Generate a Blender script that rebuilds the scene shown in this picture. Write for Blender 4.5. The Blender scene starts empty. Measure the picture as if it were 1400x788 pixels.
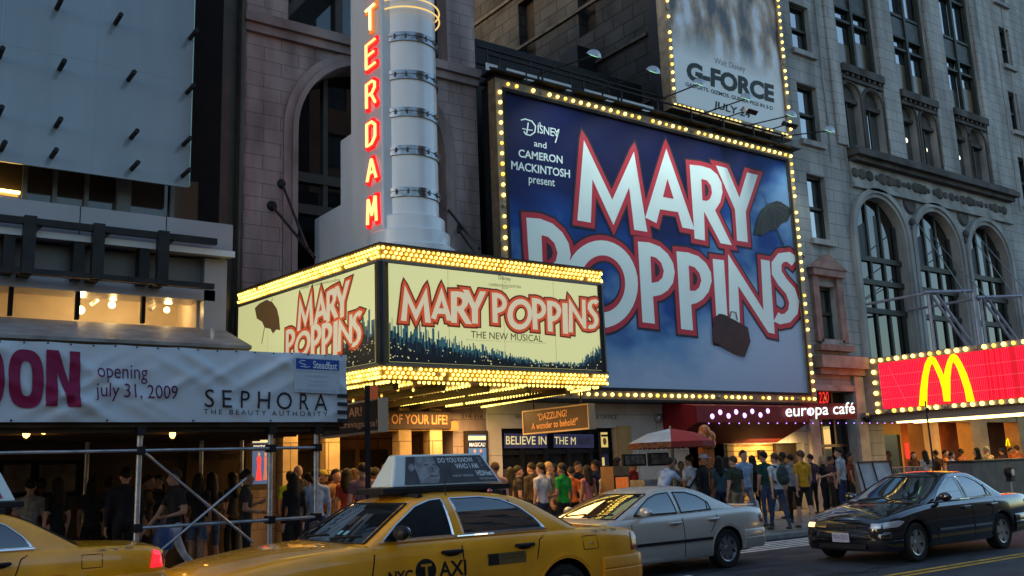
import bpy, bmesh, math, random
import numpy as np
from mathutils import Vector, Matrix
from mathutils.geometry import delaunay_2d_cdt, tessellate_polygon
from mathutils.bvhtree import BVHTree
random.seed(7)
C = bpy.context.scene.collection
SC = bpy.context.scene
R = math.radians

# ------------------------------------------------------------------ camera
F_PX, CAM_H = 1286.0, 1.70
YAW, TILT, ROLL = R(36.1), R(11.0), R(-2.16)
fw = Vector((math.sin(YAW) * math.cos(TILT), math.cos(YAW) * math.cos(TILT), math.sin(TILT)))
r0 = Vector((math.cos(YAW), -math.sin(YAW), 0)); u0 = r0.cross(fw)
rt = math.cos(ROLL) * r0 + math.sin(ROLL) * u0
up = -math.sin(ROLL) * r0 + math.cos(ROLL) * u0
EYE = Vector((0, 0, CAM_H))
cam = bpy.data.cameras.new('camera'); camo = bpy.data.objects.new('camera', cam); C.objects.link(camo)
cam.sensor_width = 36.0; cam.lens = F_PX / 1400 * 36; cam.clip_start = 0.1; cam.clip_end = 600
camo.matrix_world = Matrix(((rt.x, up.x, -fw.x, 0), (rt.y, up.y, -fw.y, 0), (rt.z, up.z, -fw.z, CAM_H), (0, 0, 0, 1)))
SC.camera = camo
# ------------------------------------------------------------------ light of a summer dusk
SUN_EL, SUN_ROT = R(8.0), R(-68)
w = bpy.data.worlds.new('World'); SC.world = w; w.use_nodes = True
nt = w.node_tree
sky = nt.nodes.new('ShaderNodeTexSky'); sky.sky_type = 'NISHITA'; sky.sun_disc = False
sky.sun_elevation = SUN_EL; sky.sun_rotation = SUN_ROT; sky.ozone_density = 2.0; sky.dust_density = 1.6
nt.links.new(sky.outputs[0], nt.nodes['Background'].inputs[0])
nt.nodes['Background'].inputs[1].default_value = 0.15
sl = bpy.data.lights.new('sun', 'SUN'); sl.energy = 0.06; sl.angle = R(12); sl.color = (1, .9, .8)
so = bpy.data.objects.new('sun', sl); C.objects.link(so)
sd = Vector((math.sin(SUN_ROT) * math.cos(SUN_EL), math.cos(SUN_ROT) * math.cos(SUN_EL), math.sin(SUN_EL)))
so.rotation_euler = sd.to_track_quat('Z', 'Y').to_euler()
SC.view_settings.view_transform = 'Standard'; SC.view_settings.look = 'None'
SC.view_settings.exposure = 1.68; SC.view_settings.gamma = 1.0; SC.view_settings.use_curve_mapping = False
SC.cycles.use_denoising = True
SC.cycles.max_bounces = 6; SC.cycles.glossy_bounces = 4; SC.cycles.diffuse_bounces = 3
SC.cycles.sample_clamp_indirect = 4.0
SC.cycles.use_light_tree = True

def lamp(kind, name, loc, power, col, aim=None, size=.1, spot=None, sizey=None):
    l = bpy.data.lights.new(name, kind); l.energy = power; l.color = col
    if kind == 'AREA':
        l.size = size
        if sizey: l.shape = 'RECTANGLE'; l.size_y = sizey
    else: l.shadow_soft_size = size
    if kind == 'SPOT': l.spot_size = R(spot or 70); l.spot_blend = .6
    o = bpy.data.objects.new(name, l); C.objects.link(o); o.location = loc
    if aim is not None: o.rotation_euler = (Vector(loc) - Vector(aim)).to_track_quat('Z', 'Y').to_euler()
    return o

# ------------------------------------------------------------------ measuring: photo pixel -> point on a real plane
def ray(x, y): return fw + rt * ((x - 700) / F_PX) - up * ((y - 394) / F_PX)
def PY(x, y, Y): d = ray(x, y); return EYE + d * (Y / d.y)
def PX(x, y, X): d = ray(x, y); return EYE + d * (X / d.x)
def PZ(x, y, Z): d = ray(x, y); return EYE + d * ((Z - CAM_H) / d.z)
def PP(x, y, o, n): d = ray(x, y); return EYE + d * ((o - EYE).dot(n) / d.dot(n))

# ------------------------------------------------------------------ materials
def lin(c):
    if isinstance(c, str):
        c = [int(c[i:i + 2], 16) / 255 for i in (0, 2, 4)]
        c = [(v / 12.92 if v <= .04045 else ((v + .055) / 1.055) ** 2.4) for v in c]
    return (c[0], c[1], c[2], 1)
MATS = {}
def M(name, col, rough=.6, metal=0., var=.0, vs=3., bump=0., bs=30., brick=None, emit=None, spec=.5, coat=0., streak=0.):
    if name in MATS: return MATS[name]
    m = bpy.data.materials.new(name); m.use_nodes = True; t = m.node_tree; N = t.nodes; L = t.links
    b = N['Principled BSDF']; c = lin(col)
    b.inputs['Roughness'].default_value = rough; b.inputs['Metallic'].default_value = metal
    b.inputs['Specular IOR Level'].default_value = min(spec, .2) if rough >= .45 and spec == .5 else spec; b.inputs['Coat Weight'].default_value = coat
    b.inputs['Coat Roughness'].default_value = .03
    g = N.new('ShaderNodeNewGeometry'); out = None
    if brick:
        bw, bh, mc, c2, ms = brick
        s = N.new('ShaderNodeSeparateXYZ'); L.new(g.outputs['Position'], s.inputs[0])
        a = N.new('ShaderNodeMath'); a.operation = 'ADD'; L.new(s.outputs[0], a.inputs[0]); L.new(s.outputs[1], a.inputs[1])
        k = N.new('ShaderNodeCombineXYZ'); L.new(a.outputs[0], k.inputs[0]); L.new(s.outputs[2], k.inputs[1])
        bt = N.new('ShaderNodeTexBrick'); L.new(k.outputs[0], bt.inputs[0])
        bt.inputs['Color1'].default_value = c; bt.inputs['Color2'].default_value = lin(c2); bt.inputs['Mortar'].default_value = lin(mc)
        bt.inputs['Scale'].default_value = 1; bt.inputs['Brick Width'].default_value = bw; bt.inputs['Row Height'].default_value = bh
        bt.inputs['Mortar Size'].default_value = ms; bt.inputs['Mortar Smooth'].default_value = .3
        out = bt.outputs[0]
    if var:
        n = N.new('ShaderNodeTexNoise'); n.inputs['Scale'].default_value = vs; n.inputs['Detail'].default_value = 6
        if streak:
            mp = N.new('ShaderNodeMapping'); mp.inputs['Scale'].default_value = (1, 1, streak); L.new(g.outputs['Position'], mp.inputs[0]); L.new(mp.outputs[0], n.inputs[0])
        else: L.new(g.outputs['Position'], n.inputs[0])
        mr = N.new('ShaderNodeMapRange'); mr.inputs[1].default_value = .3; mr.inputs[2].default_value = .7
        mr.inputs[3].default_value = 1 - var; mr.inputs[4].default_value = 1 + var * .6; L.new(n.outputs[0], mr.inputs[0])
        mx = N.new('ShaderNodeMix'); mx.data_type = 'RGBA'; mx.blend_type = 'MULTIPLY'; mx.inputs[0].default_value = 1
        if out: L.new(out, mx.inputs[6])
        else: mx.inputs[6].default_value = c
        L.new(mr.outputs[0], mx.inputs[7]); out = mx.outputs[2]
    if out: L.new(out, b.inputs['Base Color'])
    else: b.inputs['Base Color'].default_value = c
    if bump:
        n2 = N.new('ShaderNodeTexNoise'); n2.inputs['Scale'].default_value = bs; n2.inputs['Detail'].default_value = 4
        L.new(g.outputs['Position'], n2.inputs[0])
        bp = N.new('ShaderNodeBump'); bp.inputs['Strength'].default_value = bump; bp.inputs['Distance'].default_value = .02
        L.new(n2.outputs[0], bp.inputs['Height']); L.new(bp.outputs[0], b.inputs['Normal'])
    if emit:
        b.inputs['Emission Color'].default_value = lin(emit[0]); b.inputs['Emission Strength'].default_value = emit[1]
    MATS[name] = m; return m
def EM(name, col, strength, base=None):
    return M(name, base or (.02, .02, .02), .4, emit=(col, strength))

# ------------------------------------------------------------------ mesh builder
ORG = {}
class MB:
    def __init__(s): s.v = []; s.f = []; s.m = []
    def add(s, vs, fs, mi=0):
        k = len(s.v); s.v += [Vector(v) for v in vs]
        for f in fs: s.f.append([i + k for i in f]); s.m.append(mi)
        return s
    def quad(s, a, b, c, d, mi=0): return s.add([a, b, c, d], [(0, 1, 2, 3)], mi)
    def poly(s, p, mi=0):
        p = [Vector(q) for q in p]
        if len(p) <= 4: return s.add(p, [tuple(range(len(p)))], mi)
        return s.add(p, [tuple(t) for t in tessellate_polygon([p])], mi)
    def box(s, a, b, mi=0):
        x0, y0, z0 = (min(p, q) for p, q in zip(a, b)); x1, y1, z1 = (max(p, q) for p, q in zip(a, b))
        return s.add([(x0, y0, z0), (x1, y0, z0), (x1, y1, z0), (x0, y1, z0), (x0, y0, z1), (x1, y0, z1), (x1, y1, z1), (x0, y1, z1)],
                     [(0, 3, 2, 1), (4, 5, 6, 7), (0, 1, 5, 4), (1, 2, 6, 5), (2, 3, 7, 6), (3, 0, 4, 7)], mi)
    def prism(s, p, d, mi=0):
        p = [Vector(q) for q in p]; d = Vector(d); n = len(p)
        s.poly(p, mi); s.poly([q + d for q in reversed(p)], mi)
        for i in range(n):
            j = (i + 1) % n; s.quad(p[i], p[i] + d, p[j] + d, p[j], mi)
        return s
    def tube(s, p0, p1, r0, r1=None, n=8, mi=0, caps=True):
        p0 = Vector(p0); p1 = Vector(p1); r1 = r0 if r1 is None else r1
        d = (p1 - p0).normalized(); a = d.orthogonal().normalized(); b = d.cross(a)
        vs = [p + (a * math.cos(t) + b * math.sin(t)) * r for p, r in ((p0, r0), (p1, r1)) for t in (i * 2 * math.pi / n for i in range(n))]
        fs = [(i, (i + 1) % n, n + (i + 1) % n, n + i) for i in range(n)]
        if caps: fs += [tuple(reversed(range(n))), tuple(range(n, 2 * n))]
        return s.add(vs, fs, mi)
    def path(s, pts, r, n=6, mi=0):
        for a, b in zip(pts[:-1], pts[1:]): s.tube(a, b, r, n=n, mi=mi)
        return s
    def lathe(s, prof, o=(0, 0, 0), ax='z', n=24, mi=0, a0=0., a1=2 * math.pi):
        o = Vector(o); full = abs(a1 - a0 - 2 * math.pi) < 1e-4; k = n if full else n + 1; vs = []
        for r, h in prof:
            for i in range(k):
                t = a0 + (a1 - a0) * i / n; c, q = r * math.cos(t), r * math.sin(t)
                vs.append(o + Vector((c, q, h) if ax == 'z' else ((c, h, q) if ax == 'y' else (h, c, q))))
        fs = []
        for j in range(len(prof) - 1):
            for i in range(n):
                i2 = (i + 1) % k
                fs.append((j * k + i, j * k + i2, (j + 1) * k + i2, (j + 1) * k + i))
        return s.add(vs, fs, mi)
    def ball(s, c, r, n=10, m=6, mi=0, sc=(1, 1, 1), rot=None):
        c = Vector(c); vs = []; fs = []
        for j in range(m + 1):
            p = math.pi * j / m
            for i in range(n):
                t = 2 * math.pi * i / n
                q = Vector((math.sin(p) * math.cos(t) * sc[0], math.sin(p) * math.sin(t) * sc[1], math.cos(p) * sc[2])) * r
                vs.append(c + (rot @ q if rot else q))
        for j in range(m):
            for i in range(n): fs.append((j * n + i, (j + 1) * n + i, (j + 1) * n + (i + 1) % n, j * n + (i + 1) % n))
        return s.add(vs, fs, mi)
    def build(s, name, mats, parent=None, smooth=0, bevel=0., world=True):
        me = bpy.data.meshes.new(name); o = bpy.data.objects.new(name, me); C.objects.link(o)
        org = Vector((0, 0, 0))
        if parent is not None:
            o.parent = parent
            if world: org = ORG.get(parent.name, org)
        ORG[o.name] = org
        me.from_pydata([tuple(v - org) for v in s.v], [], s.f)
        for m in (mats if isinstance(mats, (list, tuple)) else [mats]): me.materials.append(m)
        me.polygons.foreach_set('material_index', s.m)
        bm = bmesh.new(); bm.from_mesh(me); bmesh.ops.remove_doubles(bm, verts=bm.verts, dist=1e-5) if smooth else None
        bmesh.ops.recalc_face_normals(bm, faces=bm.faces); bm.to_mesh(me); bm.free()
        if smooth: shade(me, smooth)
        if bevel:
            b = o.modifiers.new('bevel', 'BEVEL'); b.width = bevel; b.segments = 2; b.limit_method = 'ANGLE'; b.angle_limit = R(40)
        me.update(); return o
def shade(me, ang):
    me.polygons.foreach_set('use_smooth', [True] * len(me.polygons)); me.set_sharp_from_angle(angle=R(ang))
def tag(o, label, cat, group=None, kind=None):
    o['label'] = label; o['category'] = cat
    if group: o['group'] = group
    if kind: o['kind'] = kind
    return o
def thing(name, label, cat, loc=(0, 0, 0), group=None):
    o = bpy.data.objects.new(name, None); o.empty_display_size = .2; C.objects.link(o); o.location = loc
    ORG[o.name] = Vector(loc); return tag(o, label, cat, group)
def struct(mb, name, mat, **k):
    o = mb.build(name, mat, **k); o['kind'] = 'structure'; return o
def inst(src, name, parent, loc):
    o = bpy.data.objects.new(name, src.data); C.objects.link(o); o.parent = parent; o.location = Vector(loc) - ORG.get(parent.name, Vector()); return o

# flat things: outlines, walls with openings, lettering
def cdt(polys, keep):
    vs = []; es = []; fs = []
    for p in polys:
        p = list(p); n = len(p)
        if sum(p[i][0] * p[(i + 1) % n][1] - p[(i + 1) % n][0] * p[i][1] for i in range(n)) < 0: p.reverse()
        k = len(vs); vs += [Vector(q) for q in p]
        fs.append(list(range(k, k + n)))
    r = delaunay_2d_cdt(vs, es, fs, 1, 1e-6)
    return r[0], [f for f, o in zip(r[2], r[5]) if keep(o)]
def wall(mb, fn, outer, holes, depth, mi=0, mr=None, n=(0, 1, 0)):
    """sheet with openings and their reveals; fn maps (u,v) to a point, depth goes along n"""
    v, f = cdt([outer] + holes, lambda o: len(o) == 1 and o[0] == 0)
    mb.add([fn(q.x, q.y) for q in v], f, mi); n = Vector(n) * depth; mr = mi if mr is None else mr
    for h in holes:
        p = [Vector(fn(*q)) for q in h]
        for i in range(len(p)):
            j = (i + 1) % len(p); mb.quad(p[i], p[j], p[j] + n, p[i] + n, mr)
def rect(u0, v0, u1, v1): return [(u0, v0), (u1, v0), (u1, v1), (u0, v1)]
def archp(u0, u1, v0, vt, k=1., n=18):
    r = (u1 - u0) / 2; c = (u0 + u1) / 2; vs = vt - r * k
    return [(u0, v0), (u1, v0)] + [(c + r * math.cos(t), vs + r * k * math.sin(t)) for t in (math.pi * i / n for i in range(n + 1))]
def grow(p, d):
    n = len(p); a = sum(p[i][0] * p[(i + 1) % n][1] - p[(i + 1) % n][0] * p[i][1] for i in range(n))
    sg = 1 if a > 0 else -1; out = []
    for i in range(n):
        A, B, D = Vector(p[i - 1]), Vector(p[i]), Vector(p[(i + 1) % n])
        e1 = (B - A); e2 = (D - B)
        if e1.length < 1e-9 or e2.length < 1e-9: continue
        e1.normalize(); e2.normalize()
        n1 = Vector((e1.y, -e1.x)) * sg; n2 = Vector((e2.y, -e2.x)) * sg
        m = n1 + n2
        if m.length < .2: m = n1.copy(); l = d
        else:
            m.normalize(); l = d / max(.45, m.dot(n1))
        out.append(tuple(B + m * l))
    return out
def growu(p, d):
    n = len(p); a = sum(p[i][0] * p[(i + 1) % n][1] - p[(i + 1) % n][0] * p[i][1] for i in range(n))
    q = [Vector(v) for v in (p if a > 0 else p[::-1])]; out = [[tuple(v) for v in q]]
    for i in range(n):
        A, B, D = q[i - 1], q[i], q[(i + 1) % n]; e1 = (B - A).normalized(); e2 = (D - B).normalized()
        n1 = Vector((e1.y, -e1.x)); n2 = Vector((e2.y, -e2.x)); m2 = n2 * d
        out.append([tuple(v) for v in (B - n2 * d * .3, D - n2 * d * .3, D + m2, B + m2)])
        cr = e1.x * e2.y - e1.y * e2.x
        if cr > 1e-4:
            m = (n1 + n2).normalized(); l = d / max(.5, m.dot(n1)); k = [B + n1 * d, B + m * l, B + n2 * d, B - m * d * .2]; out.append([tuple(v) for v in k])
    return out
def strokep(p, w):
    p = [Vector(q) for q in p]; L = []; Rr = []
    for i, q in enumerate(p):
        d = (p[min(i + 1, len(p) - 1)] - p[max(i - 1, 0)]).normalized(); nn = Vector((-d.y, d.x)) * (w / 2)
        L.append(tuple(q + nn)); Rr.append(tuple(q - nn))
    return L + Rr[::-1]
TXT = {}
def text2d(s, bold=0.):
    k = (s, bold)
    if k in TXT: return TXT[k]
    cu = bpy.data.curves.new('t', 'FONT'); cu.body = s; cu.offset = bold; cu.resolution_u = 3
    o = bpy.data.objects.new('t', cu); C.objects.link(o)
    dg = bpy.context.evaluated_depsgraph_get(); me = o.evaluated_get(dg).to_mesh()
    v = [Vector((q.co.x, q.co.y)) for q in me.vertices]; f = [list(p.vertices) for p in me.polygons]
    o.evaluated_get(dg).to_mesh_clear(); C.objects.unlink(o); bpy.data.objects.remove(o); bpy.data.curves.remove(cu)
    x0 = min(q.x for q in v); x1 = max(q.x for q in v); y0 = min(q.y for q in v); y1 = max(q.y for q in v)
    v = [Vector(((q.x - x0) / (x1 - x0), (q.y - y0) / (y1 - y0))) for q in v]
    TXT[k] = (v, f); return TXT[k]
def text(mb, s, TL, TR, BL, off=(0, 0, 0), bold=0., mi=0, slant=0.):
    v, f = text2d(s, bold); TL, TR, BL = Vector(TL), Vector(TR), Vector(BL); off = Vector(off)
    mb.add([BL + (TR - TL) * (q.x + slant * q.y) + (TL - BL) * q.y + off for q in v], f, mi)
# ------------------------------------------------------------------ materials used widely
asphalt = M('asphalt', (.052, .056, .064), .62, var=.45, vs=1.3, bump=.5, bs=90)
m_pave = M('paving', (.16, .155, .15), .75, var=.3, vs=2., bump=.3, bs=60, brick=(1.5, 1.5, (.06, .06, .06), (.19, .185, .18), .015))
m_kerb = M('kerb stone', (.2, .2, .2), .7, var=.3, vs=4)
m_white = M('road paint white', (.62, .62, .6), .6, var=.5, vs=6)
m_yel = M('road paint yellow', (.62, .36, .04), .6, var=.45, vs=6)
m_tstone = M('pinkish limestone', (.30, .235, .235), .8, var=.55, vs=1.6, bump=.4, bs=14, streak=.22, brick=(.85, .335, (.16, .12, .12), (.335, .265, .26), .010))
m_tstone2 = M('plain pinkish limestone', (.28, .215, .21), .8, var=.45, vs=1.4, bump=.3, bs=14, streak=.4)
m_gstone = M('grey limestone', (.31, .31, .305), .8, var=.5, vs=1.3, bump=.4, bs=12, streak=.2, brick=(1.3, .44, (.13, .13, .127), (.345, .345, .34), .012))
m_gstone2 = M('plain grey limestone', (.30, .30, .295), .8, var=.4, vs=1.5, bump=.3, bs=12, streak=.4)
m_dstone = M('dark grey stone', (.085, .08, .077), .85, var=.5, vs=1.6, bump=.35, bs=12, streak=.5)  # darker stone for cornice, carving, window arches and reveals
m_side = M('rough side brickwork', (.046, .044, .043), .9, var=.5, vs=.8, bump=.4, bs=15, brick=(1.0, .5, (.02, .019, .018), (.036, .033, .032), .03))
m_black = M('black', (.012, .012, .014), .6, var=.3, vs=4)
m_dark = M('dark cladding', (.006, .006, .007), .85, var=.4, vs=1.5)
m_iron = M('black iron', (.02, .02, .022), .45, .4, var=.3, vs=5)
m_steel = M('galvanised steel', (.38, .40, .43), .38, .8, var=.3, vs=8)
m_chrome = M('chrome', (.75, .76, .78), .12, 1.0)
m_whitem = M('white enamel', (.62, .63, .66), .28, var=.12, vs=1.2, coat=.3, streak=.3)
m_glass = M('dark window glass', (.014, .018, .021), .04, spec=.8)
m_pane = M('office window glass', (.02, .03, .035), .03, spec=1.0, var=.4, vs=.5, bump=.12, bs=1.3)
m_pane.node_tree.nodes['Principled BSDF'].inputs['IOR'].default_value = 2.3
m_brown = M('bronze door frame', (.05, .035, .025), .4, .3, var=.3, vs=3)
m_frame = M('dark green window frame', (.035, .04, .035), .5, var=.3, vs=4)
m_panelw = M('pale metal panel', (.25, .25, .28), .35, var=.12, vs=.8, coat=.2)
m_cream = M('cream plaster', (.52, .45, .36), .8, var=.2, vs=1.2)
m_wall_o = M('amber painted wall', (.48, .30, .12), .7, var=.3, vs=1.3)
m_dkroom = M('dark interior', (.02, .016, .013), .9, var=.3, vs=2)
bulb_on = EM('lit warm bulb', (1, .70, .15), 1.4)
bulb_hot = EM('lit bright bulb', (1, .72, .13), 1.3)
m_gold = M('gold reflector', (.35, .22, .07), .35, .7, var=.3, vs=8)

# ------------------------------------------------------------------ ground
mb = MB(); mb.quad((-90, -30, 0), (160, -30, 0), (160, 60, 0), (-90, 60, 0)); struct(mb, 'road', asphalt)
KY, SZ = 13.95, .13
mb = MB(); mb.box((-90, KY + .16, .004), (160, 40, SZ)); struct(mb, 'pavement', m_pave)
mb = MB(); mb.box((-90, KY, .004), (160, KY + .158, SZ - .003)); struct(mb, 'kerb', m_kerb, bevel=.02)
mb = MB(); mb.box((-90, -8, .004), (160, 2.9, SZ)); struct(mb, 'near_pavement', m_pave)
mb = MB()
for y in (8.16, 8.36): mb.quad((-60, y, .004), (140, y, .004), (140, y + .1, .004), (-60, y + .1, .004))
struct(mb, 'centre_line', m_yel)
mb = MB()
for x in np.arange(-40, 120, 9.): mb.quad((x + 3.05, 10.70, .004), (x + 6.1, 10.70, .004), (x + 6.1, 10.82, .004), (x + 3.05, 10.82, .004))
struct(mb, 'lane_line', m_white)
mb = MB()
for k in range(5): mb.quad((14.3 + k * .02, 12.55 + k * .26, .004), (21.0 + k * .05, 12.55 + k * .26, .004), (21.0 + k * .05, 12.68 + k * .26, .004), (14.3 + k * .02, 12.68 + k * .26, .004))
struct(mb, 'crossing_marking', m_white)
mb = MB()
for x0, y0, x1, y1 in ((10.2, 9.6, 13.0, 10.3), (17.5, 11.2, 22.0, 12.2), (6, 12.9, 9.5, 13.7), (15.8, 6.2, 18.6, 7.4)): mb.quad((x0, y0, .002), (x1, y0 + .05, .002), (x1 - .1, y1, .002), (x0 + .06, y1 - .04, .002))
struct(mb, 'road_patch', M('newer asphalt patch', (.032, .033, .036), .55, var=.4, vs=3, bump=.4, bs=120))
mb = MB(); rs0 = random.Random(4)
for k in range(7):
    x, y = rs0.uniform(8, 20), rs0.uniform(8.8, 13.5); pts = [(x, y)]
    for i in range(9): x += rs0.uniform(.15, .6); y += rs0.uniform(-.16, .16); pts.append((x, y))
    mb.poly([(a, b, .0055) for a, b in strokep(pts, .03)])
struct(mb, 'road_crack', M('tar seal', (.014, .014, .015), .4, spec=.4))
mb = MB(); mb.lathe([(0, .004), (.33, .004), (.33, .008), (0, .009)], (16.2, 11.9, 0), n=20); struct(mb, 'manhole_lid', M('cast iron', (.03, .03, .032), .5, .5))

# ------------------------------------------------------------------ houses on the camera's side of the street (they shade it and are mirrored in its glass)
for (x0, x1, h, c, lab) in ((-45, -9, 9, (.16, .11, .09), 'brown brick house across the street behind the camera, leftmost'), (-8.6, 14, 5.5, (.2, .19, .18), 'pale house across the street behind the camera, lowest'), (14.4, 26, 25, (.12, .10, .095), 'dark brick house across the street behind the camera, tallest'), (26.4, 46, 12, (.14, .11, .10), 'reddish brick house across the street behind the camera, farthest right')):
    t = thing('street_house', lab, 'building', ((x0 + x1) / 2, -7, 0), 'houses across the street')
    hs = []; u = x0 + 1.2
    while u < x1 - 2.5:
        for v in np.arange(4.6 if h > 7.5 else 2.9, h - 2.2, 3.4): hs.append(rect(u, v, u + 1.3, v + 2.0))
        u += 2.6
    mb = MB(); wall(mb, lambda a, b: (a, -3.6, b), rect(x0, 0, x1, h), hs, .3, n=(0, -1, 0))
    mb.quad((x0, -3.6, h), (x1, -3.6, h), (x1, -14, h), (x0, -14, h)); mb.quad((x0, -3.6, 0), (x0, -14, 0), (x0, -14, h), (x0, -3.6, h)); mb.quad((x1, -3.6, 0), (x1, -14, 0), (x1, -14, h), (x1, -3.6, h))
    mb.quad((x0, -14, 0), (x1, -14, 0), (x1, -14, h), (x0, -14, h)); mb.build('wall', M('house brick %d' % h, c, .9, var=.3, vs=1), t)
    mb = MB(); mb.quad((x0, -3.9, 4), (x1, -3.9, 4), (x1, -3.9, h - .5), (x0, -3.9, h - .5)); mb.build('window', m_glass, t)

FY = 20.0
def fc(u, v): return (u, FY, v)
def uz(x, y, Y=FY): p = PY(x, y, Y); return p.x, p.z
def rpx(x0, y0, x1, y1, Y=FY): a = uz(x0, y0, Y); b = uz(x1, y1, Y); return rect(a[0], b[1], b[0], a[1])

# ------------------------------------------------------------------ theatre tower
tx0, tx1 = 7.16, 13.62
th = thing('theatre_building', 'pinkish grey stone theatre front with a tall arch behind its vertical sign', 'building', ((tx0 + tx1) / 2, FY, 0))
ax0, ax1 = uz(405, 330)[0], uz(609, 330)[0]; azt = uz(470, 97)[1]
ux0, ux1 = uz(394, 20)[0], uz(611, 40)[0]; uzb = uz(440, 40)[1]
ent = rect(8.5, SZ, 12.6, 3.0)
mb = MB(); wall(mb, fc, rect(tx0, 0, tx1, 19), [archp(ax0, ax1, 4.4, azt + .25), rect(ux0, uzb, ux1, 18), ent], .75, 0, 1)
for x in (tx0, tx1): mb.quad((x, FY, 0), (x, FY + 14, 0), (x, FY + 14, 19), (x, FY, 19), 0)
mb.build('wall', [m_tstone, m_tstone2], th)
mb = MB()   # moulding round the arch
c = (ax0 + ax1) / 2; rr = (ax1 - ax0) / 2; zs = azt + .25 - rr
ring = lambda r, y: [Vector((c + r * math.cos(t), y, zs + r * math.sin(t))) for t in (math.pi * i / 28 for i in range(29))]
for (ra, rb, y) in ((rr + .003, rr + .14, FY - .10), (rr + .143, rr + .34, FY - .05)):
    A, B = ring(ra, y), ring(rb, y)
    for i in range(28):
        mb.quad(A[i], A[i + 1], B[i + 1], B[i]); mb.quad(B[i], B[i + 1], B[i + 1] + Vector((0, FY - y, 0)), B[i] + Vector((0, FY - y, 0))); mb.quad(A[i], A[i + 1], A[i + 1] + Vector((0, FY - y, 0)), A[i] + Vector((0, FY - y, 0)))
    for s in (-1, 1): mb.box((c + s * ra, y, 4.4), (c + s * rb, FY - .002, zs))
mb.build('arch_moulding', m_tstone2, th)
mb = MB(); mb.box((tx0 - .06, FY - .22, uzb - .34), (tx1 + .05, FY - .003, uzb - .1)); mb.box((tx0 - .03, FY - .12, uzb - .55), (tx1 + .02, FY - .002, uzb - .343)); mb.build('sill_course', m_tstone2, th)
mb = MB(); mb.box((tx0 - .5, FY + .1, 0), (tx0 - .15, FY + .45, 19)); mb.tube((tx0 - .08, FY - .1, 4), (tx0 - .08, FY - .1, 19), .07); mb.build('corner_pipe', m_brown, th)
mb = MB(); mb.box((ax0, FY + .72, 4.4), (ax1, FY + .76, azt + .3)); mb.build('arch_glass', M('dirty dark glass', (.006, .005, .006), .025, spec=.8, var=.5, vs=1.5), th)
mb = MB()
for k in range(1, 4): x = ax0 + (ax1 - ax0) * k / 4; mb.box((x - .06, FY + .62, 4.4), (x + .06, FY + .715, azt))
for z in (6.3, 8.1, 8.9): mb.box((ax0, FY + .60, z - .12), (ax1, FY + .70, z + .12))
mb.build('arch_window_frame', m_brown, th)
mb = MB(); mb.box((ux0, FY + .5, uzb), (ux1, FY + .54, 18)); mb.build('upper_window_glass', m_glass, th)
mb = MB()
for k in (1, 2): x = ux0 + (ux1 - ux0) * k / 3; mb.box((x - .1, FY + .35, uzb), (x + .1, FY + .48, 18))
mb.build('upper_window_frame', m_brown, th)
# entrance hall under the marquee: amber light painted into stone and piers, dark doors
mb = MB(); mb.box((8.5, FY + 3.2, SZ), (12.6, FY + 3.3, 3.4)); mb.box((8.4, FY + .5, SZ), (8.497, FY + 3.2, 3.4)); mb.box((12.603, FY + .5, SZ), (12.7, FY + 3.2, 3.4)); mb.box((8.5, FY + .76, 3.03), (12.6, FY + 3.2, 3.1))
mb.build('entrance_hall', M('amber lit stone', (.34, .2, .08), .7, var=.4, vs=1.4, brick=(1.2, .9, (.12, .07, .03), (.4, .25, .11), .02)), th)
mb = MB()
for k in range(4): x = 8.72 + k * .98; mb.box((x, FY + 3.12, SZ), (x + .8, FY + 3.19, 2.4))
mb.build('entrance_door', m_brown, th)
mb = MB()
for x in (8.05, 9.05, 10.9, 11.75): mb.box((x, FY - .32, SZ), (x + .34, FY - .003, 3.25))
mb.build('entrance_pier', M('amber lit pier stone', (.42, .3, .16), .7, var=.3, vs=2, brick=(.9, .62, (.16, .1, .05), (.48, .35, .2), .012)), th)
mb = MB(); mb.box((7.2, FY - .30, 2.72), (12.58, FY - .004, 2.95)); mb.build('entrance_beam', M('amber lit beam', (.3, .17, .07), .7, var=.3, vs=2), th)
for (x0, y0, x1, y1) in ((372, 282, 430, 352), (386, 252, 420, 340), (613, 287, 655, 340), (626, 313, 652, 350)):
    a = PY(x0, y0, FY); mb = MB(); b = PZ(x1, y1, 5.80); mb.tube(a, b, .03); mb.ball(a, .13, sc=(1, .5, 1)); mb.build('tie_rod', m_iron, th)

# ------------------------------------------------------------------ vertical sign
CX, CY, CR = 9.73, 17.0, .655
vs_ = thing('vertical_sign', 'tall white enamel vertical theatre sign with red neon letters and a rounded prow', 'sign', (CX, CY, 6))
SX = CX - .79
mb = MB(); mb.box((SX, CY - .32, 5.75), (CX + .5, CY + 1.15, 20)); mb.box((SX + .03, CY + 1.15, 5.75), (CX + .5, CY + 1.75, 9.25)); mb.box((SX + .05, CY + 1.75, 5.75), (CX + .45, FY + .2, 7.75)); mb.box((SX + .3, CY + 1.15, 14.0), (CX + .2, FY, 14.4))
mb.build('sign_slab', m_whitem, vs_, bevel=.03)
mb = MB(); mb.lathe([(CR, 5.75), (CR, 20)], (CX, CY, 0), n=40); mb.build('prow', m_whitem, vs_, smooth=30)
mb = MB()
for r, z0, z1 in ((CR + .34, 5.75, 6.35), (CR + .22, 6.35, 6.68), (CR + .12, 6.68, 7.0)): mb.lathe([(r, z0), (r, z1 - .03), (r - .03, z1), (0, z1)], (CX, CY, 0), n=40)
mb.build('stepped_base', m_whitem, vs_, smooth=30)
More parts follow.
